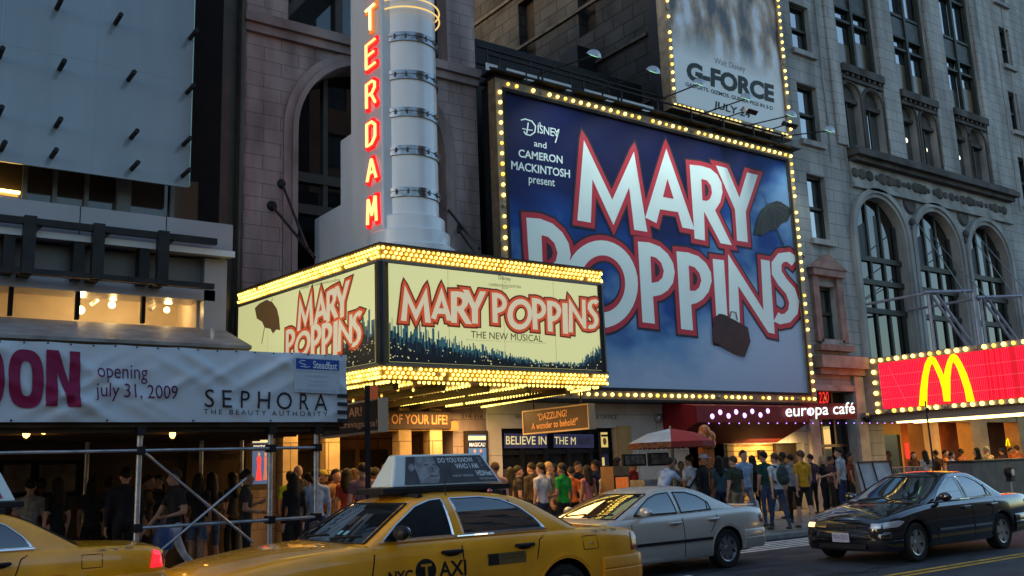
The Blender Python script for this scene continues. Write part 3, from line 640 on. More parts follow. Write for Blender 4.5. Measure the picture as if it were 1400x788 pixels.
# ------------------------------------------------------------------ billboard
BY = 19.3
bL, bR = PY(674, 300, BY).x - .0, PY(1113, 551, BY).x; bL = PY(674, 114, BY).x
bT, bB = PY(1085, 212.5, BY).z, PY(1113, 551.5, BY).z
bb = thing('billboard', 'huge blue billboard with big white red-outlined letters in a frame of bulbs', 'billboard', ((bL + bR) / 2, BY, bB))
def artmat():
    m = bpy.data.materials.new('printed evening sky'); m.use_nodes = True; t = m.node_tree; N = t.nodes; L = t.links; b = N['Principled BSDF']; b.inputs['Roughness'].default_value = .55; b.inputs['Specular IOR Level'].default_value = .12
    g = N.new('ShaderNodeNewGeometry'); s = N.new('ShaderNodeSeparateXYZ'); L.new(g.outputs['Position'], s.inputs[0])
    mp = N.new('ShaderNodeMapping'); mp.inputs['Scale'].default_value = (.28, 1, .42); L.new(g.outputs['Position'], mp.inputs[0])
    n = N.new('ShaderNodeTexNoise'); n.inputs['Scale'].default_value = 1.0; n.inputs['Detail'].default_value = 4; n.inputs['Roughness'].default_value = .5; L.new(mp.outputs[0], n.inputs[0])
    r = N.new('ShaderNodeMapRange'); r.inputs[1].default_value = bT; r.inputs[2].default_value = bB; L.new(s.outputs[2], r.inputs[0])
    r2 = N.new('ShaderNodeMapRange'); r2.inputs[1].default_value = bL + 7.0; r2.inputs[2].default_value = bR; r2.inputs[4].default_value = .58; L.new(s.outputs[0], r2.inputs[0])
    a = N.new('ShaderNodeMath'); a.operation = 'ADD'; L.new(r.outputs[0], a.inputs[0]); L.new(r2.outputs[0], a.inputs[1])
    k = N.new('ShaderNodeMath'); k.operation = 'MULTIPLY_ADD'; k.inputs[1].default_value = 1.1; k.inputs[2].default_value = -.55; L.new(n.outputs[0], k.inputs[0])
    a2 = N.new('ShaderNodeMath'); a2.operation = 'ADD'; L.new(a.outputs[0], a2.inputs[0]); L.new(k.outputs[0], a2.inputs[1])
    c = N.new('ShaderNodeValToRGB'); e = c.color_ramp.elements; e[0].position = .05; e[0].color = (.007, .007, .045, 1); e[1].position = 1.0; e[1].color = (.34, .43, .57, 1)
    for p_, q_ in ((.42, (.007, .014, .085, 1)), (.62, (.010, .055, .24, 1)), (.76, (.12, .25, .45, 1))): x = e.new(p_); x.color = q_
    L.new(a2.outputs[0], c.inputs[0]); L.new(c.outputs[0], b.inputs['Base Color']); return m
m_art = artmat()
fB = .30
mb = MB(); mb.box((bL + fB, BY - .02, bB + fB), (bR - fB, BY + .02, bT - fB)); mb.build('poster', m_art, bb)
mb = MB()
for a, b in (((bL, bB), (bR, bB + fB)), ((bL, bT - fB), (bR, bT)), ((bL, bB + fB), (bL + fB, bT - fB)), ((bR - fB, bB + fB), (bR, bT - fB))): mb.box((a[0], BY - .1, a[1]), (b[0], BY + .25, b[1]))
mb.build('frame', M('weathered bulb frame', (.26, .19, .12), .45, .3, var=.4, vs=5), bb, bevel=.01)
mb = MB()
f1, f2 = fB - .07, fB + .02
for a, b in (((bL + f1, bB + f1), (bR - f1, bB + f2)), ((bL + f1, bT - f2), (bR - f1, bT - f1)), ((bL + f1, bB + f2), (bL + f2, bT - f2)), ((bR - f2, bB + f2), (bR - f1, bT - f2))): mb.box((a[0], BY - .115, a[1]), (b[0], BY - .1025, b[1]))
for a, b in (((bL - .03, bB - .06), (bR + .03, bB - .003)), ((bL - .03, bT + .003), (bR + .03, bT + .07))): mb.box((a[0], BY - .12, a[1]), (b[0], BY + .6, b[1]))
mb.build('inner_trim', m_black, bb)
mb = MB(); mb.box((bL + .1, BY + .253, bB + .05), (bR - .1, FY - .01, bT - .05)); mb.build('backing', m_black, bb)
toB, frB = plane_uv((0, BY - .02, 0), (1, 0, 0), (0, 1, 0))
mL3 = [M('poster black ink', (.02, .018, .03), .55), M('poster red ink', (.46, .03, .05), .55), M('poster white ink', (.70, .80, .78), .55, var=.06, vs=.6)]
layers(frB, [([toB(*q) for q in p], [toB(*q) for q in h] if h else None) for p, h in (LET[k] for k in ('M', 'A', 'R', 'Y', 'P1', 'O', 'P2', 'P3', 'I', 'N', 'S'))], .155, .06, mL3, bb, ofill=m_art)
mb = MB()
for s, tl, tr, bl, bo_ in (('and', (730, 191.5), (747, 195), (730, 200.2), .008), ('CAMERON', (708.7, 203.9), (769, 213.5), (708.7, 215), .02), ('MACKINTOSH', (698.7, 219.8), (779, 232.5), (698.7, 231.5), .02), ('present', (722.8, 241), (758.5, 246.2), (722.8, 253.8), .008), ('ISNEY', (735, 170.5), (764.5, 177), (735, 182), .006)):
    text(mb, s, *[frB(*toB(*q), .004) for q in (tl, tr, bl)], bold=bo_)
for st, w_ in (([(712, 164.5), (718, 163), (727, 166), (732, 173), (731, 181), (725, 185.5), (719, 184), (716, 180)], 1.7), ([(722, 168), (721, 176), (720, 183)], 1.7), ([(714, 176), (720, 177.5), (728, 178.5)], 1.2), ([(736, 170), (738, 167.5), (739, 171), (735.5, 172)], 1.0), ([(764, 177), (762, 186), (759, 195.5)], 1.5), ([(757, 180), (760, 186), (764, 181)], 1.4)):
    mb.poly([frB(*toB(*q), .006) for q in strokep(st, w_)])
mb.build('small_lettering', mL3[2], bb)
mb = MB(); Um = zz([(155, 490), (175, 380), (230, 220), (300, 155), (400, 118), (450, 130), (590, 230), (550, 260), (528, 325), (450, 365), (400, 430), (320, 440), (240, 498), (190, 480)], 7.88, 1010, 260)
mb.poly([frB(*toB(*q), .03) for q in Um]); mb.poly([frB(*toB(*q), .034) for q in strokep(zz([(400, 425), (472, 590)], 7.88, 1010, 260), 1.4)]); mb.poly([frB(*toB(*q), .034) for q in strokep(zz([(300, 158), (258, 50)], 7.88, 1010, 260), .9)])
mb.poly([frB(*toB(*q), .034) for q in strokep([(1069.5, 334), (1071.5, 339), (1075, 339.5), (1075.5, 336)], 1.2)])
mb.build('printed_umbrella', M('poster umbrella ink', (.03, .032, .032), .55, var=.4, vs=1.5), bb)
mb = MB()
for e_ in ((175, 486), (245, 490), (395, 425), (525, 318), (575, 232)): c2 = ((300 + e_[0]) / 2 + (18 if e_[0] > 300 else -16), (158 + e_[1]) / 2 - 22); mb.poly([frB(*toB(*q), .038) for q in strokep(zz([(302, 160), c2, e_], 7.88, 1010, 260), .55)])
mb.build('umbrella_ribs', M('umbrella rib ink', (.10, .105, .10), .55), bb)
mb = MB(); mb.poly([frB(*toB(*q), .04) for q in zz([(85, 195), (125, 165), (165, 172), (345, 270), (365, 380), (320, 500), (250, 475), (72, 380), (72, 290)], 5.625, 960, 400)]); mb.poly([frB(*toB(*q), .044) for q in strokep(zz([(205, 190), (215, 150), (250, 155), (262, 215)], 5.625, 960, 400), 1.6)])
mb.build('printed_suitcase', M('poster brown ink', (.05, .018, .02), .55, var=.3, vs=2), bb)
b0 = MB(); b0.ball((0, 0, 0), .050, 8, 6); b0 = b0.build('bulb', bulb_on, bb, smooth=60, world=False)
sp = []; e = fB * .42
for k in range(44):
    u = bL + e + (bR - bL - 2 * e) * k / 43; sp += [Vector((u, BY - .13, bB + e)), Vector((u, BY - .13, bT - e))]
for k in range(1, 29):
    v = bB + e + (bT - bB - 2 * e) * k / 29; sp += [Vector((bL + e, BY - .13, v)), Vector((bR - e, BY - .13, v))]
sp = [s for s in sp if rs.random() > .03]; sp.sort(key=lambda s: (s - EYE).length); bulbs(bb, b0, sp, .055, bulb_on)
mb = MB()
for a, b in ((663, 681), (691, 717), (719, 733), (736, 779), (794, 820), (822, 841), (843, 890)): mb.box((PY(a, 110, BY).x, BY - .08, bT + .16), (PY(b, 130, BY).x, BY - .05, bT + .36))
mb.build('fascia_strip', m_whitem, bb)
mb = MB()
for z, y in ((.12, -.3), (.48, -.3), (.48, .3), (.95, .25)): mb.tube((bL - .3, BY + y, bT + z), (bR - .5, BY + y, bT + z), .035)
for k in range(9): u = bL + (bR - bL) * k / 8.5; mb.tube((u, BY - .3, bT + .1), (u, BY - .3, bT + .5), .03); mb.tube((u, BY + .25, bT), (u, BY + .25, bT + .95), .03); mb.box((u - .2, BY - .35, bT + .1), (u + .9, BY + .3, bT + .14))
mb.build('catwalk', m_iron, bb)
# floodlamps on arms
def tilt(mb, H, ang, k=0):
    m = Matrix.Rotation(R(ang), 3, 'X')
    for i in range(k, len(mb.v)): mb.v[i] = H + m @ (mb.v[i] - H)
hoodm = M('lamp hood', (.42, .44, .46), .3, .5); lensm = EM('greenish lamp lens', (.35, 1, .5), .5)
fl = [(735, 102, 812, 76, 'farthest left, clear of the tall poster'), (813, 124, 893, 98, 'beside the left edge of the tall poster'), (888, 142, 956, 115, 'over the big letter G of the poster'), (948, 160, 1021, 135, 'over the poster date line'), (1013, 174, 1081, 158, 'at the lower right corner of the tall poster'), (1060, 188, 1133, 179, 'farthest right, against the grey stone wall')]
for bx, by, hx, hy, wh in fl:
    A = PY(bx, by, BY - .3); H = PY(hx, hy, 17.5)
    t = thing('flood_lamp', 'domed floodlamp on a long arm, ' + wh, 'lamp', A, 'floodlamps on arms above the billboard')
    mb = MB(); mb.tube(A, H, .022); mb.build('arm', m_iron, t)
    mb = MB(); mb.lathe([(.0, .16), (.09, .145), (.17, .085), (.215, 0), (.20, -.005)], H, n=20); tilt(mb, H, 34); mb.build('hood', hoodm, t, smooth=50)
    mb = MB(); mb.lathe([(0, -.02), (.1, -.018), (.18, -.004)], H, n=16); tilt(mb, H, 34); mb.build('lens', lensm, t, smooth=50)
    lamp('SPOT', 'flood_light', H + Vector((0, .0, -.03)), 85, (.86, 1, .95), aim=(H.x + .5, BY, bT - 5.2), size=.03, spot=115)
for bx, by, hx, hy, wh in ((975, 167, 1025, 150, 'left of the pair'), (1038, 182, 1080, 169, 'right of the pair')):
    A = PY(bx, by, BY - .3); H = PY(hx, hy, 17.7)
    t = thing('box_lamp', 'black rectangular lamp box below the tall poster date, ' + wh, 'lamp', A, 'box lamps on arms above the billboard')
    mb = MB(); mb.tube(A, H, .022); mb.build('arm', m_iron, t); mb = MB(); mb.prism([H + Vector(q) for q in ((-.24, -.14, -.06), (.24, -.14, -.06), (.18, .1, .1), (-.18, .1, .1))], (0, .12, -.1)); mb.build('housing', m_iron, t, bevel=.01)

# ------------------------------------------------------------------ tall poster board above
GY = 19.35
gl, gr = PY(917, 152, GY).x, PY(1082, 192, GY).x; gb = PY(1082, 193, GY).z; gt = 21.5
gb_ = thing('poster_board', 'tall pale film poster board ringed with bulbs above the billboard', 'billboard', ((gl + gr) / 2, GY, gb))
fG = .22
mgp = bpy.data.materials.new('pale poster print'); mgp.use_nodes = True; t_ = mgp.node_tree; N = t_.nodes; L = t_.links; b = N['Principled BSDF']; b.inputs['Roughness'].default_value = .5
g = N.new('ShaderNodeNewGeometry'); s = N.new('ShaderNodeSeparateXYZ'); L.new(g.outputs['Position'], s.inputs[0])
r = N.new('ShaderNodeMapRange'); r.inputs[1].default_value = gb + 1.9; r.inputs[2].default_value = gb + 3.0; L.new(s.outputs[2], r.inputs[0])
mp = N.new('ShaderNodeMapping'); mp.inputs['Scale'].default_value = (.95, 1, .42); L.new(g.outputs['Position'], mp.inputs[0]); n = N.new('ShaderNodeTexNoise'); n.inputs['Scale'].default_value = 1.4; n.inputs['Detail'].default_value = 5; L.new(mp.outputs[0], n.inputs[0])
c = N.new('ShaderNodeValToRGB'); e_ = c.color_ramp.elements; e_[0].position = .40; e_[0].color = (.07, .07, .085, 1); e_[1].position = .62; e_[1].color = (.62, .66, .72, 1); x = e_.new(.5); x.color = (.36, .26, .18, 1); L.new(n.outputs[0], c.inputs[0])
mx = N.new('ShaderNodeMix'); mx.data_type = 'RGBA'; mx.inputs[6].default_value = (.70, .74, .75, 1); L.new(r.outputs[0], mx.inputs[0]); L.new(c.outputs[0], mx.inputs[7]); L.new(mx.outputs[2], b.inputs['Base Color'])
mb = MB(); mb.box((gl + fG, GY, gb + fG), (gr - fG, GY + .03, gt - fG)); mb.build('poster', mgp, gb_)
mb = MB()
for a, b in (((gl, gb), (gr, gb + fG)), ((gl, gt - fG), (gr, gt)), ((gl, gb + fG), (gl + fG, gt - fG)), ((gr - fG, gb + fG), (gr, gt - fG))): mb.box((a[0], GY - .08, a[1]), (b[0], GY + .3, b[1]))
mb.build('frame', MATS['weathered bulb frame'], gb_, bevel=.01)
mb = MB(); mb.box((gl + .05, GY + .303, gb + .05), (gr - .05, FY - .02, gt - .05)); mb.build('backing', m_black, gb_)
toG, frG = plane_uv((0, GY, 0), (1, 0, 0), (0, 1, 0))
mb = MB()
for s, tl, tr, bl, k in (('G-FORCE', (938.6, 83), (1058, 116.5), (938.2, 109.5), .05), ('GADGETS. GIZMOS. GUINEA PIGS IN 3-D', (937, 112), (1056.5, 146), (937, 117.5), .02), ('JULY 24', (976, 137.5), (1026, 152.5), (975, 150.5), .03)): text(mb, s, *[frG(*toG(*q), .005) for q in (tl, tr, bl)], bold=k)
mb.build('lettering', M('poster grey ink', (.03, .036, .034), .5), gb_)
mb = MB(); text(mb, 'Walt Disney', *[frG(*toG(*q), .005) for q in ((976.7, 78.5), (1018.6, 91), (976.7, 89))]); mb.build('script_lettering', M('poster mid grey ink', (.2, .21, .2), .5), gb_)
b0 = MB(); b0.ball((0, 0, 0), .050, 8, 6); b0 = b0.build('bulb', bulb_on, gb_, smooth=60, world=False); sp = []; e = fG * .5
k = gl + e
while k < gr: sp.append(Vector((k, GY - .1, gb + e))); k += .2
k = gb + e + .27
while k < gt: sp += [Vector((gl + e, GY - .1, k)), Vector((gr - e, GY - .1, k))]; k += .27
sp = [s for s in sp if rs.random() > .05]; bulbs(gb_, b0, sp, .055, bulb_on)
# ------------------------------------------------------------------ grey stone office tower
gx0, gx1 = 20.88, 50.0
ob = thing('office_tower', 'grey limestone office tower with tall arches and paired windows', 'building', (34, FY, 0))
GZ = 27.0
def colx(xa, xb, y): return uz(xa, y)[0], uz(xb, y)[0]
holes = []; wins = []
for (x0, y0, x1, y1) in ((1078, 1, 1111, 76), (1088.6, 111.7, 1123.6, 198), (1102, 236.8, 1136.3, 330.7), (1115.5, 390, 1147.7, 466), (1364.7, 35.5, 1386, 94), (1377.4, 124, 1398, 183), (1391, 214, 1414, 285), (1402, 330, 1426, 400)):
    h = rpx(x0, y0, x1, y1); holes.append(h); wins.append(h)
h = rpx(1068, -80, 1098, -38); holes.append(h); wins.append(h); h = rpx(1352, -40, 1375, 8); holes.append(h); wins.append(h)
cols = []
for (xl, yl, xr, yr, xb, yb) in ((1138.8, 0, 1188, 0, 1200, 106.6), (1215, 12.7, 1257, 0, 1273, 139.6), (1282, 5, 1322.8, 15, 1338, 162)):
    u0 = uz(xl, yl)[0]; u1 = uz(xr, yr)[0]; v0 = (uz(xb, yb)[1] + .0); cols.append((u0, u1, v0)); holes.append(rect(u0, v0, u1, GZ - .8))
small = []
for (xa, xb, yt, yb) in ((1153.5, 1178, 116, 207), (1184, 1209, 127, 217), (1233, 1254, 144, 228), (1261, 1282, 155, 237), (1305, 1325, 168, 247), (1328, 1348.5, 178, 254)):
    u0, u1 = uz(xa, (yt + yb) / 2)[0], uz(xb, (yt + yb) / 2)[0]; vt = uz((xa + xb) / 2, yt)[1]; vb = uz((xa + xb) / 2, yb)[1]
    small.append((u0, u1, vb, vt)); holes.append(archp(u0, u1, vb, vt, n=12))
big = []
for (xl, xr, yt, xt) in ((1176, 1245, 272, 1199), (1256, 1318, 291, 1277), (1328.5, 1384, 309, 1345)):
    u0, u1 = uz(xl, 370)[0], uz(xr, 410)[0]; vt = uz(xt, yt)[1]; big.append((u0, u1, vt)); holes.append(archp(u0, u1, 4.6, vt, n=20))
mh = rect(30.9, SZ, 47.5, 3.35); holes.append(mh)
e0, e1, et = uz(1119, 600)[0], uz(1172, 600)[0], uz(1140, 535)[1]; holes.append(rect(e0, SZ, e1, et))
cf0, cf1, cft = bx1 + .35, uz(1100, 620)[0], uz(1020, 607)[1]
holes.append(rect(cf0, SZ, cf1, cft))
mb = MB(); wall(mb, fc, rect(gx0, 0, gx1, GZ), holes, .45, 0, 1)
mb.quad((gx1, FY, 0), (gx1, 40, 0), (gx1, 40, GZ), (gx1, FY, GZ)); mb.build('wall', [m_gstone, m_gstone2], ob)
# dark rough side wall seen above the billboard
fx = lambda u, v: (gx0, u, v)
sh = []
for (x0, y0, x1, y1) in ((708, 6, 733, 80), (789, -10, 816, 38), (768, -75, 790, -32)):
    a = PX(x0, y0, gx0); b = PX(x1, y1, gx0); sh.append(rect(min(a.y, b.y), min(a.z, b.z), max(a.y, b.y), max(a.z, b.z)))
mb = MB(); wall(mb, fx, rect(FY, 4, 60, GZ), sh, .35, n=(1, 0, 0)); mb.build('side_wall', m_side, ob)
mb = MB(); mb.box((gx0 + .36, FY + .5, 4), (gx0 + .38, 59, GZ)); mb.build('side_window', m_dkroom, ob)
mb = MB(); a = PX(791, 84, gx0); b = PX(819, 124, gx0); mb.box((gx0 - .9, b.y, 11), (gx0 - .003, a.y, a.z)); mb.box((gx0 - .06, FY - .02, 4), (gx0 + .3, FY + .42, GZ)); mb.build('dark_upright', m_black, ob)  # dark post over the billboard and a dark upright band at the corner
mb = MB()
for k in range(6): z = 13.3 + k * 2.3; mb.box((gx0 - .1, FY + .5, z), (gx0 - .004, 58, z + .12))
mb.build('side_ledge', M('side ledge', (.07, .06, .05), .9, var=.5, vs=2), ob)
# glass, mullions
def pane(nm, u0, v0, u1, v1, mat=None): mb = MB(); mb.quad((u0 - .05, FY + .3, v0 - .05), (u1 + .05, FY + .3, v0 - .05), (u1 + .05, FY + .3, v1 + .05), (u0 - .05, FY + .3, v1 + .05)); return mb.build(nm, mat or m_pane, ob)
for h in wins:
    (u0, v0), (u1, v1) = h[0], h[2]; wo = pane('window', u0, v0, u1, v1); mb = MB()
    mb.box((u0, FY + .2, v0), (u0 + .07, FY + .28, v1)); mb.box((u1 - .07, FY + .2, v0), (u1, FY + .28, v1))
    for z in (v0 + .05, (v0 + v1) / 2, v1 - .05): mb.box((u0, FY + .18, z - .05), (u1, FY + .27, z + .05))
    mb.build('sash', m_frame, wo)
    mb = MB(); mb.box((u0 - .12, FY - .14, v0 - .2), (u1 + .12, FY + .1, v0 - .003)); mb.build('sill', m_gstone2, wo)
for k, (u0, u1, v0) in enumerate(cols):
    mb = MB(); um = (u0 + u1) / 2; wo = pane('tall_window', u0, v0, u1, GZ - .8)
    for u in (u0 + .07, um, u1 - .07): mb.box((u - .07, FY + .08, v0), (u + .07, FY + .26, GZ - .8))
    st = 3.55; z = v0
    while z < GZ:
        for zz2, hh in ((z + .06, .06), (z + 2.05, .05), (z + 2.62, .05)): mb.box((u0, FY + .12, zz2 - hh), (u1, FY + .25, zz2 + hh))
        z += st
    mb.build('mullion', m_frame, wo)
    mb = MB(); z = v0 + 2.62
    while z < GZ: mb = MB(); mb.box((u0 + .1, FY + .17, z + .05), (u1 - .1, FY + .24, z + .9)); z += st; mb.build('spandrel', M('grey spandrel', (.07, .075, .075), .5, .2, var=.4, vs=3), wo)
    mb = MB(); mb.box((u0 - .1, FY - .22, v0 - .32), (u1 + .1, FY + .1, v0 - .003))
    for j in range(7): u = u0 + (u1 - u0) * (j + .5) / 7; mb.box((u - .06, FY - .17, v0 - .46), (u + .06, FY - .003, v0 - .323))
    mb.box((u0 - .04, FY - .12, v0 - .6), (u1 + .04, FY - .003, v0 - .463)); mb.build('bracket_sill', m_dstone, ob)
    # warm reflections of a tan building, painted on sheets over the panes
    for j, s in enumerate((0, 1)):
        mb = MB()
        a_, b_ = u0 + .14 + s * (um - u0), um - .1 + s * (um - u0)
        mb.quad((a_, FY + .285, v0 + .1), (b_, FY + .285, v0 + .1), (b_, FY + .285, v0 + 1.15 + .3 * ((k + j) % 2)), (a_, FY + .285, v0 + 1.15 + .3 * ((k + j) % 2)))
        mb.build('tan_reflection', M('painted tan reflection', (.15, .115, .075), .2, var=.75, vs=2.2, streak=.08), wo)
for (u0, u1, vb, vt) in small:
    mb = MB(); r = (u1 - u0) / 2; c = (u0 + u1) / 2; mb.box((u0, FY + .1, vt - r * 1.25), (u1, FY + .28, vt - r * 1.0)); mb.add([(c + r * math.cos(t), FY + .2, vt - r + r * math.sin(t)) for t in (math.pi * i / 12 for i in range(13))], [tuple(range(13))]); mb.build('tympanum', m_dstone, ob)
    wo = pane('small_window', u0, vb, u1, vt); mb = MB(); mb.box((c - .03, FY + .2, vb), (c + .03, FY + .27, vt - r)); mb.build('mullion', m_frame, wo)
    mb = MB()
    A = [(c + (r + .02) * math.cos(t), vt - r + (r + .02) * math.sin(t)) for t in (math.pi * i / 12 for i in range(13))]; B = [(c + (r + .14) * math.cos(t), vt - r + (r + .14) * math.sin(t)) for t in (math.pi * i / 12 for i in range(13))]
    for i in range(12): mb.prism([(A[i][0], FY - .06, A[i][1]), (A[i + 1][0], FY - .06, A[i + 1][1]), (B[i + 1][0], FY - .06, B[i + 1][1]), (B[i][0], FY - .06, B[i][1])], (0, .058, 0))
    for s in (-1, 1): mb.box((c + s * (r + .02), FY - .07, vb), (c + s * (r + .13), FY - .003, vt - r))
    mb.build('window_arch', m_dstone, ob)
for k, (x, y) in enumerate(((1239, 192), (1311, 216), (1266, 205), (1192, 208))):
    p = PY(x, y, FY + .285); mb = MB(); mb.lathe([(0, -.012), (.10, -.012), (.10, .0), (0, .0)], p, 'y', n=12); mb.build('ceiling_lamp', EM('office ceiling lamp', (1, .9, .7), .7), ob)
zc = uz(1200, 222)[1]; zc1 = uz(1170, 236)[1]
cu0, cu1 = cols[0][0] - .25, uz(1379, 275)[0]
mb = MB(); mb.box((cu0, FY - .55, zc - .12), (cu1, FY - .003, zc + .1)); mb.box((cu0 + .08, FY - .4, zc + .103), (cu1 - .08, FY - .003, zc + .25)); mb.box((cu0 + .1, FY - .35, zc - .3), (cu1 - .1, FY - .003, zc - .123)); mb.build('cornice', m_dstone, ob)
mb = MB(); mb.box((cu0 + .1, FY - .16, zc - 1.3), (cu1 - .1, FY - .003, zc - 1.15)); mb.box((cu0 + .1, FY - .08, zc - 1.147), (cu1 - .1, FY - .002, zc - .303))
mb.build('frieze', m_gstone2, ob)
mb = MB(); rr_ = random.Random(5); u = cu0 + .3
while u < cu1 - .5: mb.ball((u, FY - .1, zc - .72), rr_.uniform(.14, .3), 8, 6, sc=(1, .25, .8)); u += rr_.uniform(.28, .5)
mb.build('frieze_carving', m_dstone, ob, smooth=40)
for k, (u0, u1, vt) in enumerate(big):
    r = (u1 - u0) / 2; c = (u0 + u1) / 2; mb = MB()
    for ra, rb, y in ((r + .01, r + .16, FY - .09), (r + .165, r + .36, FY - .16)):
        P = lambda q, i: (c + q * math.cos(math.pi * i / 24), y, vt - r + q * math.sin(math.pi * i / 24))
        for i in range(24): mb.prism([P(ra, i), P(ra, i + 1), P(rb, i + 1), P(rb, i)], (0, FY - .003 - y, 0))
        for s in (-1, 1): mb.box((c + s * ra, y, 4.6), (c + s * rb, FY - .003, vt - r))
    mb.build('archivolt', m_gstone2, ob, smooth=40)
    mb = MB()
    v_, f_ = None, None
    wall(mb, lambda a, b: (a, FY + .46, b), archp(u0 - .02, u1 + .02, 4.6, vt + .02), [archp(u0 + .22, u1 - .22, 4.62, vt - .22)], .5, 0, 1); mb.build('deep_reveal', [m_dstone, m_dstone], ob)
    mb = MB(); z0 = uz(1210, 355)[1]; gm = MB(); gm.poly([(a_, FY + .297, b_) for a_, b_ in archp(u0 - .02, u1 + .02, 4.6, vt + .02)]); wo = gm.build('arched_window', MATS['dirty dark glass'], ob)
    for q in (u0 + .2, u0 + (u1 - u0) * .36, u0 + (u1 - u0) * .64, u1 - .2): mb.box((q - .06, FY + .22, 4.6), (q + .06, FY + .295, vt - (0.05 if abs(q - c) < r * .5 else r * .6)))
    for z in (z0, z0 - .9, z0 - 2.0): mb.box((u0, FY + .19, z - .1), (u1, FY + .29, z + .1))
    mb.build('arch_mullion', m_frame, wo)
    mb = MB(); mb.quad((u0 + .5, FY + .294, z0 + .1), (u0 + (u1 - u0) * .36, FY + .294, z0 + .1), (u0 + (u1 - u0) * .36, FY + .294, vt - .9), (u0 + .5, FY + .294, vt - 1.2)); mb.quad((c + .1, FY + .294, z0 + .1), (u0 + (u1 - u0) * .6, FY + .294, z0 + .1), (u0 + (u1 - u0) * .6, FY + .294, vt - .6), (c + .1, FY + .294, vt - .6)); mb.build('curtain', M('grey curtain', (.10, .105, .11), .7, var=.5, vs=3, streak=.1), wo)
for x, y in ((1242.5, 280), (1315.5, 297)):
    u, z = uz(x, y); mb = MB(); mb.lathe([(0, -.03), (.26, -.05), (.34, -.1), (.4, -.05), (.4, 0)], (u, FY - .002, z), 'y', n=24)
    mb.ball((u, FY - .08, z - .75), .18, 8, 6, sc=(1, .6, 1)); mb.ball((u, FY - .06, z - 1.05), .14, 8, 6, sc=(1, .5, 1.4)); mb.build('roundel', m_dstone, ob, smooth=40)
mb = MB()
for u0, u1, d in [(cols[0][1] + .12, cols[1][0] - .12, .12), (cols[1][1] + .12, cols[2][0] - .12, .12), (cols[0][0] - .75, cols[0][0] - .12, .1), (cols[2][1] + .12, cols[2][1] + .7, .1)]: mb.box((u0, FY - d, zc + .3), (u1, FY - .002, GZ - .9))
mb.build('pilaster', m_gstone, ob, bevel=.03)
mb = MB()
for x in (1113, 1133, 1353, 1367):
    u = uz(x, 5)[0]; mb.box((u, FY - .04, zc - .5), (u + .06, FY - .002, GZ))
mb.build('raised_band', m_gstone2, ob)
# pedimented window
(u0, v0), (u1, v1) = wins[3][0], wins[3][2]; zap = uz(1132.5, 351)[1]; zpb = uz(1132, 373)[1]
mb = MB(); mb.box((u0 - .34, FY - .14, v0 - .1), (u0 - .02, FY - .003, zpb - .2)); mb.box((u1 + .02, FY - .14, v0 - .1), (u1 + .34, FY - .003, zpb - .2)); mb.box((u0 - .4, FY - .26, zpb - .2), (u1 + .4, FY - .003, zpb + .05)); mb.prism([(u0 - .5, FY - .3, zpb + .053), (u1 + .5, FY - .3, zpb + .053), ((u0 + u1) / 2, FY - .3, zap)], (0, .29, 0)); mb.box((u0 - .45, FY - .3, v0 - .42), (u1 + .45, FY - .003, v0 - .21)); mb.build('pediment', M('reddish pediment stone', (.26, .17, .15), .8, var=.4, vs=2), ob)
# ground floor of the entrance bay
mb = MB(); a, b = uz(1112, 500)[0], uz(1197, 500)[0]; z1, z2 = uz(1150, 489)[1], uz(1150, 509)[1]; mb.box((a, FY - .4, z2 + .1), (b + .1, FY - .003, z1)); mb.box((a + .1, FY - .22, z2 - .12), (b, FY - .003, z2 + .097)); mb.build('entrance_cornice', M('orange lit stone', (.38, .25, .2), .8, var=.35, vs=2), ob)  # orange light on this cornice is put into its stone colour
mb = MB()
for u, v in ((e0 - .55, e0 - .02), (e1 + .02, e1 + .55)): mb.box((u, FY - .12, SZ), (v, FY - .003, z2 - .15))
mb.box((e0 - .02, FY - .1, et + .003), (e1 + .02, FY - .004, et + .2)); mb.build('entrance_pier', M('pale entrance stone', (.42, .36, .33), .75, var=.4, vs=1.5, bump=.3), ob)
mb = MB(); mb.box((e0, FY + .44, SZ), (e1, FY + .47, et)); mb.build('entrance_glass', m_glass, ob)
mb = MB()
for u in (e0 + .06, (e0 * 2 + e1) / 3, (e0 + 2 * e1) / 3, e1 - .06): mb.box((u - .05, FY + .35, SZ), (u + .05, FY + .436, et))
mb.box((e0, FY + .34, 2.1), (e1, FY + .433, 2.2)); mb.build('entrance_frame', m_brown, ob)
mb = MB(); text(mb, '220', *[PY(*q, FY + .3) for q in ((1119.5, 536), (1133, 535.5), (1119.5, 552))], bold=.01); mb.build('number_sign', EM('red number neon', (1, .03, .02), .3), ob)

# ------------------------------------------------------------------ red cafe
ca = thing('cafe_awning', 'dark red cafe awning dotted with violet lamps above a lit timber wall', 'awning', (24.5, FY, cft))
AY = 18.6
a0, a1 = PY(952, 560, AY).x, PY(1106, 560, AY).x; az1, az0 = PY(1000, 555, AY).z, PY(1000, 577.5, AY).z
m_red = M('dark red awning', (.22, .014, .02), .5, var=.2, vs=2); m_rdk = M('awning underside', (.11, .012, .012), .7)
mb = MB(); zb2 = cft + .02
mb.quad((a0, AY, az0), (a1, AY, az0), (a1, AY, az1), (a0, AY, az1)); mb.quad((a0, AY, az1), (a1, AY, az1), (a1, FY - .05, az1 + .2), (a0, FY - .05, az1 + .2)); mb.quad((a0, AY, az0), (a0, AY, az1), (a0, FY - .05, az1 + .2), (a0, FY - .05, zb2)); mb.quad((a1, AY, az0), (a1, AY, az1), (a1, FY - .05, az1 + .2), (a1, FY - .05, zb2)); mb.build('canopy', m_red, ca)
mb = MB(); mb.quad((a0 + .01, AY + .01, az0), (a1 - .01, AY + .01, az0), (a1 - .01, FY - .06, zb2), (a0 + .01, FY - .06, zb2)); mb.build('underside', m_rdk, ca)
